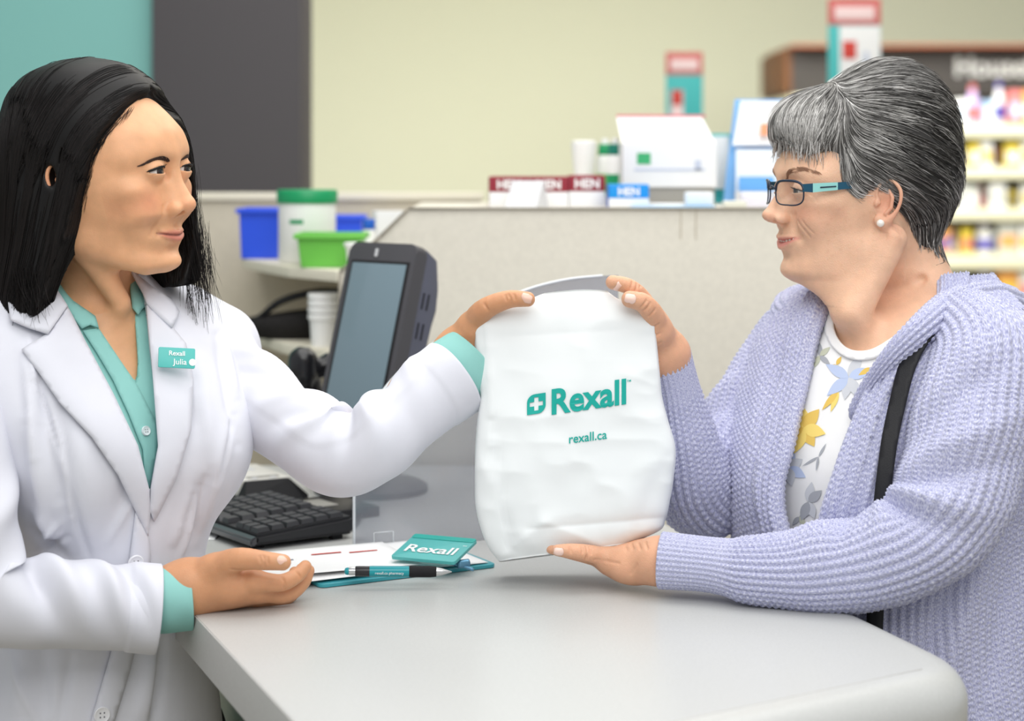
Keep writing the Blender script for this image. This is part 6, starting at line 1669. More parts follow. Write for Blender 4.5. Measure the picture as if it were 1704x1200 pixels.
def toB(p): return (np.asarray(p) - OB) @ RB
def warpB(V):
    V = np.array(V, float); z = V[:, 2] / cm; x = V[:, 0] / cm
    zn = np.interp(z, [-30, -9.5, -4.9, -1.6, 2.1, 6, 20], [-28.6, -8.1, -3.75, -.85, 1.95, 6, 20]); wgt = np.clip((x + .5) / 5, 0, 1); wgt = wgt * wgt * (3 - 2 * wgt)
    V[:, 2] = (z + (zn - z) * wgt) * cm; return V
phB = math.radians(56)
RTB = rot_xyz((-math.sin(phB), -math.cos(phB))); OTB = np.array([(1478 - 852) / FPX * 2.2, 2.2, 0.0])
TB = np.array([(1.45, -.01, -.10, .05, -.04, 2), (1.41, .02, -.11, .066, -.04, 2), (1.375, .05, -.12, .105, -.03, 2), (1.345, .078, -.13, .148, -.02, 2.1), (1.31, .10, -.135, .180, -.01, 2.2), (1.26, .125, -.14, .188, 0, 2.2), (1.20, .145, -.14, .182, 0, 2.2), (1.13, .152, -.138, .178, 0, 2.2), (1.05, .152, -.138, .18, 0, 2.2), (.98, .155, -.142, .188, 0, 2.2), (.9, .16, -.15, .20, 0, 2.2), (.75, .165, -.16, .21, 0, 2.2), (.5, .165, -.16, .215, 0, 2.2)])
def torso_b(h, inflate=0.0, zlo=.6):
    f = Field((-.22, -.27, zlo), (.22, .27, 1.46), h)
    f.loft([(a, b + inflate, c - inflate, d + inflate, e, p) for a, b, c, d, e, p in TB], zfade=.012)
    for s in (1, -1):
        f.ell((.075, s * .075, 1.16), np.full(3, .066 + inflate), k=.05); f.cone((-.015, s * .11, 1.335), (-.015, s * .160, 1.305), .048 + inflate, .05 + inflate, k=.04)
    return f
fSkinTB = torso_b(.005, -.030, 1.0)
def build_b_head():
    f, E = head_field(.0012, gB, zlo=-.25)
    nk = [toB(PA(1455, 400, 2.22)), toB(PA(1462, 470, 2.23)), toB(PA(1468, 540, 2.23))]
    f.chain(nk, [.055, .056, .062], k=.035)
    f.chain([toB(PA(1400, 455, 2.17)), toB(PA(1410, 540, 2.14))], [.022, .018], k=.05)          # loose skin under the chin
    f.chain([toB(PA(1490, 400, 2.135)), toB(PA(1425, 545, 2.12))], [.011, .009], k=.03)
    f.chain([toB(PA(1520, 430, 2.20)), toB(PA(1560, 500, 2.17))], [.03, .03], k=.04)
    for a, b in (((1440, 470, 2.155), (1500, 455, 2.15)), ((1425, 505, 2.14), (1500, 495, 2.14)), ((1500, 475, 2.14), (1535, 465, 2.155))):
        f.chain([toB(PA(*a)) , toB(PA(*b))], [.0025, .0025], k=.008, mode='s')
    def chest(X, Y, Z):
        X, Y, Z = np.broadcast_arrays(X, Y, Z); p = np.stack([X, Y, Z], -1) @ RB.T + OB
        return fSkinTB.sample((p - OTB) @ RTB) + .8 * np.maximum(Z + .125, 0)
    f.op(chest, (-.14, -.12, -.25), (.13, .12, -.07), k=.035)
    return f, E
fB, EB = build_b_head()
VB, QB = fB.mesh()
SK_B = skin_mat('skin_fair_weathered', .5, .4)
skinB, lipB, blushB = (232, 188, 158), (206, 124, 118), (222, 152, 126)
spots = [(np.array(p) , r) for p, r in zip(rng.uniform((1, 3, -9), (8, 7.5, 5), (40, 3)), rng.uniform(.08, .2, 40))]
def ageB(L, col, mix):
    for p, r in spots:
        d2 = ((L[:, 2] - p[2]) ** 2 + (L[:, 0] - p[0]) ** 2) / r ** 2
        col = col * (1 - (.10 * np.exp(-d2) * (L[:, 1] > 2))[:, None] * np.array([.6, .9, 1.1])[None])
    return col
colB = head_colours(VB, gB, skinB, lipB, blushB, ageB)
VB = warpB(VB)

# ---- short layered grey hair
def build_b_hair():
    f = Field((-.145, -.115, -.10), (.135, .115, .195), .002)
    f.ell(C3(-2.6, 0, 6.6), C3(9.0, 8.5, 9.7)); f.ell(C3(-4.2, 0, 9.4), C3(6.6, 6.8, 7.4), k=.02); f.ell(C3(-6.2, 0, 3.0), C3(5.2, 7.2, 6.4), k=.02)
    f.ell(C3(3.6, 0, 9.2), C3(6.6, 6.9, 4.4), k=.02); f.ell(C3(5.5, 0, 8.5), C3(3.6, 5.6, 2.5), k=.015)
    f.ell(C3(-6.0, 0, -2.2), C3(2.8, 5.4, 5.2), k=.02); f.ell(C3(1.8, 5.6, 4.0), C3(3.2, 2.3, 3.6), k=.015, mirror=True)
    # face, ear and neck openings
    f.ell(C3(9.2, 0, -.8), C3(5.8, 9.5, 8.2), k=.006, mode='s')
    f.ell(C3(1.0, 8.5, -1.2), C3(2.5, 2.6, 3.8), k=.006, mode='s', mirror=True)
    f.ell(C3(2.0, 0, -8.0), C3(7.2, 9, 7.4), k=.008, mode='s'); f.ell(C3(-2.0, 0, -9.6), C3(5.0, 9, 6.0), k=.006, mode='s')
    # swept locks
    for i in range(34):
        a = random.uniform(-1.2, 1.2); z0 = random.uniform(3, 14); x0 = random.uniform(-9, 5)
        y0 = 8.6; s = 1
        p0 = np.array([x0, 9.0, z0]); p1 = p0 + np.array([-2.6, 0, -1.6]) * random.uniform(.6, 1.2); p2 = p1 + np.array([-2.0, 0, -2.4]) * random.uniform(.5, 1)
        pts = []
        for p in (p0, p1, p2):
            q = (p * cm)[None]
            for _ in range(8): q = q - fgrad_safe(f, q) * f.sample(q)[:, None]
            pts.append(q[0])
        f.chain(pts, np.array([.05, .14, .04]) * cm, k=.006, mode='s')
    return f
def fgrad_safe(f, q): return f.grad(q, .004)
fHB = build_b_hair(); VHB, QHB = fHB.mesh()
whorl = C3(2.2, .5, 13.6)
def b_hair_dir(p, t):
    L = p / cm; d = p - whorl; d /= np.linalg.norm(d, axis=1)[:, None] + 1e-9
    front = np.clip((L[:, 0] - 2.6 + .8 * vnoise(p * 45)) / 3.0, 0, 1)
    back = np.stack([np.full(len(p), -1.0), .12 * np.sign(L[:, 1]), -.45 - .35 * np.clip((6 - L[:, 2]) / 8, -1, 1)], 1)
    fr = np.stack([np.full(len(p), .55), .35 * np.sign(L[:, 1]), np.full(len(p), -1.1)], 1)
    nape = np.clip((1.5 - L[:, 2]) / 4, 0, 1)[:, None]; back = back * (1 - nape) + np.array([-.05, 0, -1.0]) * nape
    return d * .05 + back * (1 - front)[:, None] + fr * front[:, None]
def hb(n, keep, steps, step, off, offe, jit): return comb(fHB, on_surface(fHB, n, np.array([-.14, -.11, -.09]), np.array([.13, .11, .19]), keep, .0005), b_hair_dir, steps, step, off, offe, jit)
SB = [hb(6500, lambda p: p[:, 1] > -.03, 10, .0042, .0004, .0022, .16), hb(2200, lambda p: p[:, 1] > -.11, 10, .0040, .0004, .003, .26), hb(1100, lambda p: (p[:, 1] > -.08), 10, .0042, .001, .0050, .34)]
# fringe and nape tips reach past the hair mass
edge = on_surface(fHB, 900, np.array([-.14, -.06, -.09]), np.array([.13, .11, .19]), lambda p: ((p[:, 0] > .055) & (p[:, 2] < .078)) | ((p[:, 2] < -.03) & (p[:, 0] < -.05)), .0004)
e0 = edge; dd = b_hair_dir(e0, 0) * np.array([.35, 1, 1]) + np.array([0, 0, -.3]); dd /= np.linalg.norm(dd, axis=1)[:, None]
tt_ = np.linspace(0, 1, 11)[None, :, None]; ln_ = rng.uniform(.005, .021, len(e0))[:, None, None]
SE = e0[:, None] + dd[:, None] * ln_ * tt_ + rng.normal(0, .12, (len(e0), 1, 3)) * ln_ * tt_ ** 2
# keep tips out of the head
for k in range(1, 11):
    q = SE[:, k]; v = fB.sample(q); m = v < .0012; q[m] = q[m] - fB.grad(q[m]) * (v[m] - .0012)[:, None]; SE[:, k] = q
ok_ = lambda S: S[~((S[:, -1, 2] < -.052) & (S[:, :, 1].max(1) > .025) & (S[:, 0, 0] > -.07))]
SB = [ok_(s) for s in SB]; SE = ok_(SE); StB = np.concatenate(SB + [SE]); nB = [len(s) for s in SB] + [len(SE)]
VSB, QSB = ribbon_strands(StB, np.full(len(StB), .00040) * rng.uniform(.55, 1.15, len(StB)))
Ls = StB[:, 0] / cm
wht = np.clip(.42 + .30 * np.clip((Ls[:, 0] - 0) / 8, -.6, 1) + .18 * np.clip((3 - Ls[:, 2]) / 6, 0, 1) + .18 * vnoise(StB[:, 0] * 55) + rng.normal(0, .24, len(StB)), .0, 1)
M_hairB = strand_mat('grey_hair', [(40, 38, 37), (82, 80, 78), (138, 136, 133), (200, 198, 195), (246, 244, 242)], .45, .45)
LV = VHB / cm
VhB, QhB = join_parts([(VHB, QHB), (VSB, QSB)])
shB = np.concatenate([np.clip(.14 + .16 * np.clip(LV[:, 0] / 8, -.6, 1) + .06 * vnoise(VHB * 70), 0, 1), np.repeat(wht, StB.shape[1] * 3)])

# ---- hands
HB = []; nailsB = []
# left hand, palm up under the bag
zf = 2.10
L1 = [[(q_(1010, 928, 2.085), .0105), (q_(975, 920, 2.075), .0090), (q_(948, 917, 2.07), .0080), (q_(928, 916, 2.066), .0062)],
      [(q_(1012, 932, 2.10), .0105), (q_(970, 922, 2.095), .0092), (q_(942, 916, 2.09), .0082), (q_(918, 912, 2.088), .0066)],
      [(q_(1012, 930, 2.118), .0100), (q_(972, 918, 2.118), .0088), (q_(945, 911, 2.115), .0078), (q_(926, 907, 2.112), .0062)],
      [(q_(1014, 926, 2.135), .0095), (q_(982, 914, 2.138), .0080), (q_(962, 908, 2.138), .0070), (q_(946, 905, 2.136), .0056)],
      [(q_(1060, 912, 2.13), .0140), (q_(1030, 900, 2.15), .0115), (q_(1005, 895, 2.16), .0095), (q_(985, 893, 2.166), .0075)]]
wB = q_(1098, 934, 2.06)
PB1 = [(wB, q_(1010, 932, 2.085), .018, .0125), (wB, q_(1012, 936, 2.10), .017, .0125), (wB, q_(1012, 934, 2.118), .017, .012), (wB, q_(1014, 928, 2.132), .017, .0105), (wB, q_(1060, 916, 2.12), .017, .015)]
fb1 = hand_mesh(L1, PB1, [(q_(1052, 944, 2.085), (.024, .026, .017), None)], [(q_(1230, 946, 2.035), .019), (q_(1150, 938, 2.05), .019), (wB, .021)])
creases_on(fb1, [[(975, 908), (978, 920), (974, 932)], [(981, 910), (984, 922)], [(968, 909), (970, 920)], [(948, 910), (950, 920)], [(990, 932), (1010, 934), (1030, 938)], [(1050, 905), (1054, 914)], [(1062, 904), (1066, 914)], [(1040, 908), (1043, 916)], [(1074, 902), (1077, 914)], [(1050, 955), (1060, 940)]], .0009)
HB.append(fb1.mesh())
nail_on(fb1, 930, 919, 915, 917, .0105, .0085, nailsB)
# right hand pinching the top of the bag
R3 = [[(q_(1086, 530, 2.14), .0110), (q_(1068, 495, 2.12), .0095), (q_(1044, 476, 2.105), .0088), (q_(1020, 470, 2.10), .0080)],
      [(q_(1092, 545, 2.155), .0110), (q_(1068, 520, 2.158), .0092), (q_(1042, 520, 2.155), .0082), (q_(1018, 526, 2.15), .007)],
      [(q_(1092, 562, 2.16), .0100), (q_(1066, 548, 2.165), .0088), (q_(1040, 550, 2.162), .0078), (q_(1018, 556, 2.158), .0066)],
      [(q_(1092, 580, 2.16), .0095), (q_(1068, 576, 2.165), .0080), (q_(1046, 580, 2.163), .0072), (q_(1030, 586, 2.16), .006)],
      [(q_(1094, 552, 2.125), .0140), (q_(1086, 522, 2.105), .0120), (q_(1068, 503, 2.092), .0105), (q_(1048, 498, 2.088), .0092)]]
wB2 = q_(1106, 590, 2.155)
PB2 = [(wB2, q_(1086, 532, 2.138), .021, .0125), (wB2, q_(1091, 546, 2.15), .021, .0125), (wB2, q_(1091, 562, 2.155), .020, .012), (wB2, q_(1091, 578, 2.157), .020, .0105), (wB2, q_(1093, 552, 2.125), .020, .015), (q_(1094, 550, 2.125), q_(1084, 524, 2.125), .014, .012)]
fb2 = hand_mesh(R3, PB2, [], [(q_(1126, 690, 2.178), .024), (q_(1115, 630, 2.165), .022), (wB2, .0225)])
creases_on(fb2, [[(1060, 472), (1058, 484)], [(1066, 476), (1063, 487)], [(1052, 470), (1050, 480)], [(1076, 500), (1066, 512)], [(1082, 505), (1072, 517)], [(1090, 515), (1080, 526)], [(1096, 540), (1086, 545)], [(1098, 555), (1088, 560)], [(1100, 570), (1092, 574)]], .0009)
HB.append(fb2.mesh())
nail_on(fb2, 1049, 497, 1034, 494, .012, .0105, nailsB)
nail_on(fb2, 1027, 479, 1016, 490, .0105, .009, nailsB)
fArmB = Field(np.array([.10, 1.90, .95]), np.array([.62, 2.42, 1.42]), .004)
fArmB.chain([q_(1630, 590, 2.06), q_(1560, 890, 2.0), q_(1230, 948, 2.035)], [.04, .034, .022]); fArmB.chain([q_(1330, 570, 2.31), q_(1170, 825, 2.235), q_(1125, 690, 2.175)], [.038, .032, .024])
fArmB.chain([q_(1478, 600, 2.2), q_(1630, 590, 2.06)], [.03, .034]); fArmB.chain([q_(1478, 600, 2.2), q_(1330, 570, 2.31)], [.03, .034])
HB.append(fArmB.mesh())
fLegB = Field(OTB + np.array([-.2, -.2, 0]), OTB + np.array([.2, .2, .95]), .006)
for s in (1, -1):
    hp = OTB + RTB @ np.array([0, s * .09, .85]); kn = OTB + RTB @ np.array([.02, s * .09, .46]); an = OTB + RTB @ np.array([-.02, s * .09, .08])
    fLegB.chain([hp, kn, an], [.08, .058, .042], k=.02); fLegB.chain([an + [0, 0, -.03], an + RTB @ np.array([.13, 0, -.045])], [.038, .032], k=.02)
HB.append(fLegB.mesh())
personB = make_person('customer', 'older woman with short grey hair and glasses in a lavender knit cardigan', VB, QB, colB, HB, nailsB, SK_B, (244, 206, 192), (222, 170, 138), RB, OB)
mobj('hair', xf(RB, OB, VhB), QhB, M_hairB, personB, attrs={'shade': shB})
leg_wear(fLegB, personB, M_trs, M_shoe)
ME_B = eye_mat('hazel_eye', (88, 84, 72))
for s in (1, -1):
    ex, ey, ez = gB['eye']; eyeball(xf(RB, OB, warpB(C3(ex, ey * s, ez)[None]))[0], (-1, -.3, .0), ME_B, personB)
    lash_line(gB, s, RB, OB, warpB, M_lash, personB, thick=.0004, lashes=10, ln=.0025)
for s in (1, -1):
    Vb, Qb = ribbon_strands(brow_hairs(fB, [C3(8.9, s * 1.0, 3.7), C3(8.6, s * 2.4, 4.3), C3(7.6, s * 3.8, 4.3), C3(6.4, s * 4.8, 3.7)], 220, .0055, .0014, .3), .0002); mobj('eyebrow', xf(RB, OB, warpB(Vb)), Qb, mat('brow_grey_brown', (168, 128, 104), .7), personB)
# upper teeth
Vt, Ft = [], []
mz_ = gB['mz']
parts_t = []
for i in range(-4, 4):
    y = (i + .5) * .62; xq = 9.0 - .085 * y * y
    bm = bmesh.new(); bmesh.ops.create_uvsphere(bm, u_segments=10, v_segments=8, radius=1)
    v = np.array([p.co[:] for p in bm.verts]); bm.verts.ensure_lookup_table()
    fq = [tuple(p.index for p in f_.verts) for f_ in bm.faces]; bm.free()
    v = np.sign(v) * np.abs(v) ** .6 * np.array([.22, .30, .42]) + np.array([xq, y, mz_ + .12 + .05 * abs(y)])
    Ft += [tuple(k + len(Vt) for k in f_) for f_ in fq]; Vt += list(v * cm)
mobj('teeth', xf(RB, OB, warpB(np.array(Vt))), Ft, mat('tooth_ivory', (236, 228, 214), .25, .5), personB)

# ---- knit cloth
def knit_mat():
    m = bpy.data.materials.new('lavender_marl_knit'); m.use_nodes = True; nt = m.node_tree; b = nt.nodes['Principled BSDF']
    uv = nt.nodes.new('ShaderNodeUVMap'); mp = nt.nodes.new('ShaderNodeMapping'); mp.inputs['Scale'].default_value = (900, 420, 1)
    n = nt.nodes.new('ShaderNodeTexNoise'); n.inputs['Scale'].default_value = 1.0; n.inputs['Detail'].default_value = 2
    nt.links.new(uv.outputs[0], mp.inputs[0]); nt.links.new(mp.outputs[0], n.inputs['Vector'])
    cr = nt.nodes.new('ShaderNodeValToRGB'); e = cr.color_ramp.elements; e[0].position = .30; e[0].color = lin((148, 150, 190)); e[1].position = .70; e[1].color = lin((224, 225, 238))
    k = e.new(.5); k.color = lin((186, 188, 216))
    nt.links.new(n.outputs['Fac'], cr.inputs[0]); nt.links.new(cr.outputs[0], b.inputs['Base Color'])
    b.inputs['Roughness'].default_value = .9; b.inputs['Specular IOR Level'].default_value = .15; b.inputs['Sheen Weight'].default_value = .25
    n2 = nt.nodes.new('ShaderNodeTexNoise'); n2.inputs['Scale'].default_value = 2.2; n2.inputs['Detail'].default_value = 3; nt.links.new(mp.outputs[0], n2.inputs['Vector'])
    bp = nt.nodes.new('ShaderNodeBump'); bp.inputs['Strength'].default_value = .5; bp.inputs['Distance'].default_value = .0008; nt.links.new(n2.outputs['Fac'], bp.inputs['Height']); nt.links.new(bp.outputs[0], b.inputs['Normal'])
    return m
M_knit = knit_mat()
def knit(u, v):
    """relief 0..1; u in ribs, v in stitches"""
    w_ = np.abs((u + .5) % 1.0 - .5) * 2; ridge = np.clip(1 - w_ ** 1.6, 0, 1)
    st_ = .5 + .5 * np.cos(2 * np.pi * (v + .45 * w_ + .5 * (np.floor(u + .5) % 2)))
    return ridge * (.55 + .45 * st_) - .35 * (1 - st_) * np.clip(w_ - .55, 0, 1)
RIB, STI, DEP = .0095, .0064, .0042
def knit_sleeve(name, ctrl, parent, res=.0013, cuff=.085, disp=None, noise=.004, rib=RIB):
    C0, rad0, _, S0, _, _ = sleeve_grid(ctrl, 60, 8)
    length = S0[-1]; circ = 2 * np.pi * np.mean(np.linalg.norm(rad0, axis=2)); L = int(length / res); n = int(circ / res)
    C, rad, dirs, S, a, T = sleeve_grid(ctrl, L, n)
    nr = int(round(circ / rib)); U = np.broadcast_to(a[None] / (2 * np.pi) * nr, (L, n)); SS = np.broadcast_to(S[:, None], (L, n)); A = np.broadcast_to(a[None], (L, n))
    base = C[:, None] + rad
    d = noise * vnoise(base * 11) + noise * .5 * vnoise(base * 25 + 5)
    if disp is not None: d = d + disp(SS, A)
    c = np.clip((SS - (length - cuff)) / .012, 0, 1)
    kn = DEP * knit(U, SS / STI) * (1 - c) + c * .0016 * (.5 + .5 * np.cos(2 * np.pi * U * 1.0)) * (.85 + .15 * np.cos(2 * np.pi * SS / .004))
    W = base + dirs * (d * (1 - .6 * c) + kn)[..., None]
    end = W[-1]; ce = C[-1]; inn = [ce + (end - ce) * f_ + T[-1] * b for f_, b in ((.97, .001), (.93, .0008), (.88, -.002), (.80, -.02), (.7, -.04))]
    W = np.concatenate([W, np.array(inn)]); L2 = len(W)
    uv = np.stack([np.broadcast_to(a[None] / (2 * np.pi) * circ, (L2, n)), np.broadcast_to(np.concatenate([S, np.full(5, S[-1])])[:, None], (L2, n))], -1).reshape(-1, 2)
    return mobj(name, W.reshape(-1, 3), grid_quads(L2, n), M_knit, parent, uv=uv)

# back of the cardigan and the body under it
fCard = torso_b(.005, 0.0, .55); fTee = torso_b(.0035, -.012, .80)
TEE_OPEN = [(1370, 440), (1381, 512), (1379, 545), (1392, 572), (1416, 588), (1450, 588), (1488, 566), (1540, 525), (1560, 440)]
fTee.op(poly_cone_fn(TEE_OPEN, RTB, OTB, dmax=2.30), (-.3, -.3, 1.1), (.3, .3, 1.46), k=.003, mode='s')
fTee.op(lambda X, Y, Z: Z - 1.362 + 0 * X + 0 * Y, (-.3, -.3, .8), (.3, .3, 1.5), k=.004, mode='i')
M_tee = cloth_mat('white_tee_cotton', (246, 246, 246), .8, 1500, .08)
Vt_, Qt_ = fTee.mesh(); tee = mobj('t_shirt', disp_mesh(Vt_, Qt_, RTB, OTB, amp=.0008, freq=10), Qt_, M_tee, personB)
def tee_depth(px, py):
    d = raycast(fTee, px, py, 0, 1.9, 2.45, (RTB, OTB)); d[np.isnan(d)] = 2.1; return d
def band_strip(pts, wd): 
    A = catmull(np.array([(x, y, 0) for x, y in pts], float), 40)[:, :2]; T = np.gradient(A, axis=0); T /= np.linalg.norm(T, axis=1)[:, None]; N = np.stack([-T[:, 1], T[:, 0]], 1)
    return [tuple(p) for p in A + N * wd / 2] + [tuple(p) for p in (A - N * wd / 2)[::-1]]
fTeeFull = torso_b(.005, -.012, .80)
def tee_full(px, py):
    d = raycast(fTeeFull, px, py, 0, 1.9, 2.45, (RTB, OTB)); d[np.isnan(d)] = 2.16; return d
drape('neckband', band_strip([(1383, 512), (1380, 545), (1392, 573), (1416, 590), (1450, 590), (1490, 568), (1520, 545)], 15), tee_full, M_tee, tee, 4, .003, lift=.0035)

def body_pt(z, ang, extra=0.0):
    """cardigan surface in the room for arrays z, ang (ang 0 = straight ahead, + to her left)"""
    sh = z.shape; zf_ = z.ravel(); T = TB[::-1]
    g = [catmull_1d(T[:, 0], T[:, k], zf_).reshape(sh) for k in (1, 2, 3, 4, 5)]
    ca, sa = np.cos(ang), np.sin(ang); a = np.where(ca > 0, g[0] - g[3], g[3] - g[1]) + extra; b = g[2] + extra; p = g[4]
    r = ((np.abs(ca) / a) ** p + (np.abs(sa) / b) ** p) ** (-1 / p)
    L = np.stack([g[3] + r * ca, r * sa, z], -1)
    # bust and shoulder fullness
    for s in (1, -1):
        c = np.array([.14, s * .075, 1.15]); L[..., 0] += .018 * np.exp(-(((L[..., 1] - c[1]) / .07) ** 2 + ((z - c[2]) / .07) ** 2)) * (ca > 0)
    return L
def card_panel(name, edge_px, ang_other, z0, z1, parent, res=.0013, extra=.004, lines=(), flip=1):
    """front panel of the cardigan from its opening edge round to ang_other"""
    nz = int((z1 - z0) / res); zz = np.linspace(z0, z1, nz)
    # opening edge angle per height, from where the photo shows it
    E = np.array(edge_px, float); angs = np.linspace(-1.45, 1.45, 600); ea = np.zeros(nz)
    for i, z in enumerate(zz):
        Pt = body_pt(np.full(600, z), angs, extra) @ RTB.T + OTB; px, py = to_px(Pt); want = np.interp(py, E[:, 1], E[:, 0])
        d = px - want; k = np.where(np.sign(d[:-1]) != np.sign(d[1:]))[0]
        ea[i] = angs[k[len(k) // 2]] if len(k) else (ea[i - 1] if i else 0)
    for _ in range(60): ea[1:-1] = (ea[:-2] + ea[1:-1] + ea[2:]) / 3
    ncol = int(abs(ang_other - ea.mean()) * .16 / res); t = np.linspace(0, 1, ncol)
    ANG = ea[:, None] + (ang_other - ea[:, None]) * t[None]; ZZ = np.broadcast_to(zz[:, None], ANG.shape)
    L = body_pt(ZZ, ANG, extra); W = L @ RTB.T + OTB
    dU = np.linalg.norm(np.diff(W, axis=1), axis=2); U = np.concatenate([np.zeros((nz, 1)), np.cumsum(dU, 1)], 1)
    N = np.cross(np.gradient(W, axis=0), np.gradient(W, axis=1)); N /= np.linalg.norm(N, axis=2, keepdims=True) + 1e-12
    cen = L.copy(); cen[..., :2] = 0; out = (L - cen) @ RTB.T; sg = np.sign((N * out).sum(2, keepdims=True)); N = N * sg
    um = U[nz // 2]; u = np.broadcast_to(um[None], U.shape) / RIB
    d = .004 * vnoise(W * 9) + .002 * vnoise(W * 21 + 4)
    if lines:
        px, py = to_px(W.reshape(-1, 3)); d = d + px_lines_disp(px, py, lines).reshape(d.shape)
    # folded front band, rolled at the edge
    band_ = np.clip(1 - U / .030, 0, 1); d = d + .006 * np.sqrt(np.clip(U / .006, 0, 1)) * (U < .034) + .003 * (U >= .034) * 0 - .006 * np.exp(-(U / .004) ** 2)
    W = W + N * (d + DEP * knit(u, ZZ / STI))[..., None]
    # give the edge a return so it has thickness
    e1 = W[:, 0] - N[:, 0] * .006; e2 = W[:, 0] - N[:, 0] * .012 + (W[:, 12] - W[:, 0]) * .9
    W = np.concatenate([e2[:, None], e1[:, None], W], 1); uv = np.stack([np.concatenate([um[:1] - .01, um[:1] - .005, um])[None].repeat(nz, 0), np.broadcast_to(zz[:, None], (nz, len(um) + 2))], -1)
    return mobj(name, W.reshape(-1, 3), grid_quads(nz, W.shape[1], wrap=False), M_knit, parent, uv=uv.reshape(-1, 2))
Vc_, Qc_ = fCard.mesh()
# back shell: only what lies behind the front panels
Lc = Vc_; front = ((Lc[:, 0] > .0) & (Lc[:, 2] > .60)) | (Lc[:, 2] > 1.355); keepq = ~front[Qc_].any(1)
fsh = Qc_[keepq]; used = np.unique(fsh); remap = np.full(len(Vc_), -1); remap[used] = np.arange(len(used))
card = mobj('cardigan', xf(RTB, OTB, Vc_[used]), remap[fsh].astype(np.int32), M_knit, personB, uv=np.stack([np.arctan2(Vc_[used][:, 1], Vc_[used][:, 0]) * .16, Vc_[used][:, 2]], 1))
NEAR_EDGE = [(1560, 500), (1500, 556), (1462, 600), (1424, 680), (1393, 760), (1368, 840), (1357, 890), (1350, 1000), (1345, 1250)]
FAR_EDGE = [(1385, 470), (1374, 510), (1354, 560), (1332, 650), (1312, 740), (1297, 800), (1299, 850), (1312, 895), (1335, 1000), (1345, 1250)]
LN = [(1500, 600, 1440, 860, .006, 16), (1560, 640, 1520, 820, -.005, 16), (1640, 900, 1560, 1180, .008, 20), (1690, 880, 1640, 1180, -.007, 18), (1590, 960, 1520, 1160, -.006, 16), (1690, 700, 1700, 900, .006, 18), (1420, 720, 1380, 870, .004, 12)]
card_panel('front_panel', NEAR_EDGE, 2.5, .80, 1.385, card, lines=LN)
card_panel('front_panel', FAR_EDGE, -2.3, .80, 1.375, card, lines=[(1280, 560, 1250, 800, .005, 14), (1320, 600, 1270, 860, -.004, 12)])
fN = folds_fn([(.27, .012, -.2, 1.0, -.010, .02), (.245, .012, -.3, 1.0, .008, .02), (.30, .014, 0, 1.0, .008, -.02), (.21, .014, -.6, .9, -.007, .04), (.34, .012, .3, .9, -.006, -.02), (.17, .016, -.6, 1.0, .006, .05), (.12, .02, -.5, 1.0, -.005, .06), (.38, .02, .2, 1, .005, 0), (.60, .012, 0, 2.5, .006, 0), (.585, .010, 0.3, 2.5, -.003, 0)])
knit_sleeve('sleeve', [(*q_(1590, 535, 2.10), .045, .045), (*q_(1632, 590, 2.06), .058, .058), (*q_(1622, 680, 2.035), .062, .062), (*q_(1600, 780, 2.015), .062, .062), (*q_(1568, 858, 2.0), .060, .060), (*q_(1512, 908, 1.997), .054, .053), (*q_(1432, 935, 2.003), .048, .047), (*q_(1335, 950, 2.015), .040, .039), (*q_(1240, 948, 2.03), .032, .031), (*q_(1180, 940, 2.043), .028, .028), (*q_(1100, 932, 2.055), .0295, .029)], card, disp=lambda S, A: fN(S, A - 1.2))
fF = folds_fn([(.27, .012, 0, 1.5, -.009, .02), (.245, .012, 0, 1.5, .008, .02), (.30, .012, 0, 1.5, .007, -.02), (.33, .012, 0, 1.5, -.006, .02), (.2, .016, 0, 1.5, -.006, .03), (.16, .016, 0, 1.5, .006, .03), (.38, .014, 0, 2, .006, .03), (.42, .014, 0, 2, -.005, .03), (.46, .014, 0, 2, .005, .02)])
knit_sleeve('sleeve', [(*q_(1370, 540, 2.30), .045, .045), (*q_(1335, 572, 2.315), .054, .054), (*q_(1275, 665, 2.295), .054, .054), (*q_(1222, 760, 2.265), .052, .052), (*q_(1178, 822, 2.235), .050, .050), (*q_(1146, 800, 2.205), .047, .046), (*q_(1134, 730, 2.185), .040, .039), (*q_(1122, 655, 2.17), .031, .030), (*q_(1108, 586, 2.155), .0275, .027)], card, disp=fF, cuff=.06)
# hood lying on the shoulders
def knit_tube(name, ctrl, parent, res=.0014):
    C0, rad0, _, S0, _, _ = sleeve_grid(ctrl, 60, 8); length = S0[-1]; circ = 2 * np.pi * np.mean(np.linalg.norm(rad0, axis=2)); L, n = int(length / res), int(circ / res)
    C, rad, dirs, S, a, T = sleeve_grid(ctrl, L, n); nr = round(circ / RIB); U = np.broadcast_to(a[None] / (2 * np.pi) * nr, (L, n)); SS = np.broadcast_to(S[:, None], (L, n)); base = C[:, None] + rad
    end = np.sqrt(np.clip(np.minimum(SS, length - SS) / .012, 0, 1)); base = C[:, None] + rad * end[..., None]
    W = base + dirs * (.004 * vnoise(base * 12) + DEP * knit(U, SS / STI) * end)[..., None]
    uv = np.stack([np.broadcast_to(a[None] / (2 * np.pi) * circ, (L, n)), SS], -1).reshape(-1, 2)
    return mobj(name, W.reshape(-1, 3), grid_quads(L, n), M_knit, parent, uv=uv)
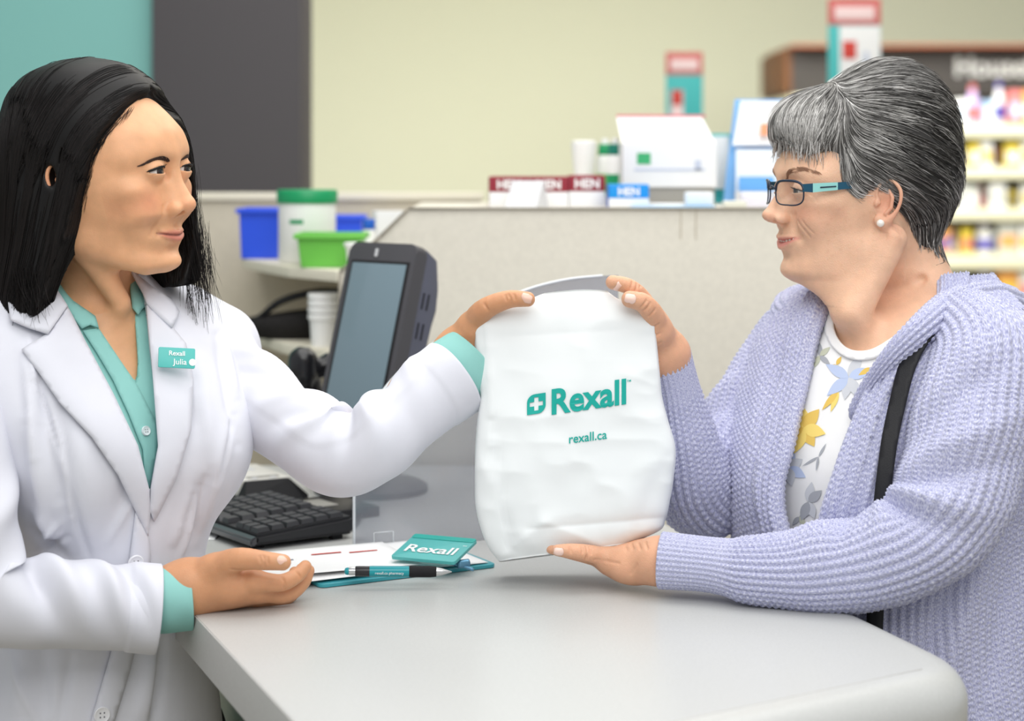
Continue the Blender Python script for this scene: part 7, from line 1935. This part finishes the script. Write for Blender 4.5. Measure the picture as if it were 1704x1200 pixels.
knit_tube('hood', [(*q_(1418, 700, 2.075), .004, .006), (*q_(1450, 640, 2.065), .007, .010), (*q_(1488, 592, 2.055), .010, .014), (*q_(1530, 554, 2.06), .014, .020), (*q_(1575, 522, 2.095), .018, .028), (*q_(1625, 515, 2.15), .024, .036), (*q_(1660, 530, 2.24), .028, .040), (*q_(1640, 530, 2.33), .030, .040), (*q_(1520, 510, 2.39), .030, .035), (*q_(1400, 505, 2.39), .026, .03), (*q_(1335, 512, 2.35), .020, .026), (*q_(1320, 530, 2.29), .018, .024), (*q_(1350, 560, 2.22), .014, .018), (*q_(1362, 600, 2.18), .010, .012)], card)
# ---- glasses, earring, shoulder bag strap, flowers printed on the tee
M_navyf = mat('navy_frame', (26, 40, 62), .3, .5); M_aqua = mat('aqua_temple_panel', (150, 212, 208), .35, .5); M_tealf = mat('petrol_temple', (20, 78, 104), .3, .5)
gl = thing('eyeglasses', tuple(xf(RB, OB, C3(9.6, 0, 2)[None])[0]), 'dark rimmed eyeglasses with pale aqua panels on the temples', 'glasses')
def Hd(x, y, z): return xf(RB, OB, C3(x, y, z)[None])[0]
def lens_m():
    m = bpy.data.materials.new('clear_lens'); m.use_nodes = True; nt = m.node_tree; nt.nodes.clear(); out = nt.nodes.new('ShaderNodeOutputMaterial'); tr = nt.nodes.new('ShaderNodeBsdfTransparent'); g_ = nt.nodes.new('ShaderNodeBsdfGlossy'); g_.inputs['Roughness'].default_value = .03
    tr.inputs[0].default_value = (.97, .98, .985, 1); mx = nt.nodes.new('ShaderNodeMixShader'); mx.inputs[0].default_value = .07
    nt.links.new(tr.outputs[0], mx.inputs[1]); nt.links.new(g_.outputs[0], mx.inputs[2]); nt.links.new(mx.outputs[0], out.inputs[0]); return m
M_lens = lens_m()
def lens_x(y): return 10.35 - .045 * y * y
for s in (1, -1):
    ring = []
    for k in range(48):
        a = 2 * math.pi * k / 48; ca, sa = math.cos(a), math.sin(a); p = 3.2; r = (abs(ca) ** p + abs(sa) ** p) ** (-1 / p)
        y = 3.35 + 2.45 * r * ca; z = 1.75 + 1.36 * r * sa - .10 * (ca > 0) * ca * (sa < 0); ring.append(Hd(lens_x(y), s * y, z))
    ring = np.array(ring); cl_ = np.concatenate([ring, ring[:1]])
    V, F = sweep_rows(cl_, np.full(49, .0009), 8); mobj('rim', V, F, M_navyf, gl)
    top_ = ring[2:23]; V, F = sweep_rows(top_, np.full(len(top_), .0015), 8); mobj('brow_bar', V, F, M_navyf, gl)
    c_ = ring.mean(0); Vl = np.concatenate([ring, [c_ + RB[:, 0] * .0012]]); mobj('lens', Vl, [(i, (i + 1) % 48, 48) for i in range(48)], M_lens, gl)
    # temple arm
    def bar(name, xa, ya, za, xb, yb, zb, ha, hb_, m, th=.0014):
        A = np.array([(xa, ya, za), (xb, yb, zb)], float); V = []
        for (x, y, z), h_ in zip(A, (ha, hb_)):
            for dz, dy in ((h_, th * 50), (h_, -th * 50), (-h_, -th * 50), (-h_, th * 50)): V.append(Hd(x, s * (y + dy), z + dz))
        mobj(name, V, [(0, 1, 2, 3), (7, 6, 5, 4), (0, 4, 5, 1), (1, 5, 6, 2), (2, 6, 7, 3), (3, 7, 4, 0)], m, gl, smooth=False)
    bar('hinge', lens_x(5.8) + .1, 5.75, 2.35, 8.2, 6.85, 2.35, .42, .50, M_tealf)
    bar('temple', 8.25, 6.8, 2.35, -1.0, 7.55, 3.0, .48, .28, M_tealf)
    bar('temple_panel', 8.2, 6.94, 2.36, 5.4, 7.17, 2.55, .50, .42, M_aqua, .0012); bar('temple_slot', 7.4, 7.08, 2.41, 5.6, 7.24, 2.53, .07, .06, M_navyf, .0012)
bt_ = np.array([Hd(lens_x(.9), .9, 2.2), Hd(lens_x(.3) + .15, 0, 2.45), Hd(lens_x(.9), -.9, 2.2)]); tube('bridge', bt_, .0013, M_navyf, gl, n=8)
for s in (1, -1): tube('nose_pad', [Hd(10.2, s * .95, 1.6), Hd(9.8, s * .9, 1.0)], .0016, M_lens, gl, n=8)
er_ = EB(.15, .78, -2.55); er_w = xf(RB, OB, er_[None])[0]
ea = thing('pearl_earring', tuple(er_w), 'round white pearl stud earring in the ear lobe', 'earring')
bm = bmesh.new(); bmesh.ops.create_uvsphere(bm, u_segments=24, v_segments=16, radius=.0043, matrix=Matrix.Translation(er_w)); bm_obj('pearl', bm, mat('pearl', (240, 236, 228), .15, .6, coat=.5), ea, True)
tube('post', [er_w, er_w + RB[:, 1] * -.006], .0006, M_chrome, ea, n=6)

# black strap over the near shoulder
def card_depth(px, py):
    d = raycast(fCard, px, py, .012, 1.85, 2.5, (RTB, OTB), 320); d[np.isnan(d)] = 2.1; return d
M_strap = mat('black_strap_webbing', (24, 24, 28), .6, .4, bump=.2, bscale=900)
hbg = thing('shoulder_bag', tuple(PA(1455, 1200, 2.08)), 'black shoulder bag hanging at the customer\'s side by its strap', 'bag')
drape('strap', band_strip([(1545, 548), (1524, 578), (1508, 615), (1494, 670), (1482, 725), (1474, 780), (1466, 850), (1460, 950), (1457, 1010), (1455, 1060), (1453, 1130), (1452, 1200)], 27), card_depth, M_strap, hbg, 8, .003, lift=.005)
bgp = OTB + RTB @ np.array([.06, .32, .70]); box('body', (0, 0, 0), (.10, .26, .22), M_strap, hbg, bev=.02, M=Matrix.Translation(Vector(bgp)) @ Matrix(RTB.tolist()).to_4x4())
# printed flowers
def petal(cx, cy, ang, l, w_, n=9):
    t = np.linspace(0, 1, n); wv = w_ * np.sin(np.pi * t ** .8) * .5; c, s_ = math.cos(ang), math.sin(ang)
    up = [(cx + l * a * c - b * s_, cy + l * a * s_ + b * c) for a, b in zip(t, wv)]; dn = [(cx + l * a * c + b * s_, cy + l * a * s_ - b * c) for a, b in zip(t, wv)]
    return up + dn[::-1][1:-1]
inks = {'y': mat('print_yellow', (246, 218, 122), .8), 'y2': mat('print_ochre', (232, 196, 100), .8), 'b': mat('print_blue_grey', (190, 204, 234), .8), 'g': mat('print_grey', (208, 211, 217), .8), 'd': mat('print_dark_grey', (172, 175, 182), .8), 'l': mat('print_sage', (200, 203, 182), .8)}
def flower(cx, cy, l, w_, angs, ink, ink2, k=.0006):
    for i, a in enumerate(angs): drape('flower_print', petal(cx, cy, math.radians(a), l * random.uniform(.8, 1.1), w_), tee_full, inks[ink if i % 2 == 0 else ink2], tee, 6, 0, lift=.0016 + i * 8e-5, smooth_outline=False)
flower(1337, 712, 42, 22, (-95, -50, -150, 60, 110, 160, 15), 'y', 'y2')
flower(1412, 628, 46, 18, (-60, -20, 100, 140, 60, -150), 'g', 'b'); flower(1395, 650, 40, 10, (110, 130), 'y', 'y2')
flower(1312, 778, 34, 18, (-80, -30, 30, 80, -130), 'b', 'g'); flower(1345, 835, 32, 16, (-80, -40, 70, 110), 'g', 'd')
flower(1364, 592, 24, 9, (-90, -40, 40, 120), 'd', 'l'); flower(1392, 607, 16, 7, (-60, 60, 150), 'y2', 'l')
flower(1450, 612, 26, 9, (-30, 20, 150), 'y2', 'g'); flower(1330, 860, 22, 8, (-20, 60, 130), 'd', 'l'); flower(1362, 760, 30, 4, (-60, 100, 150), 'd', 'd')
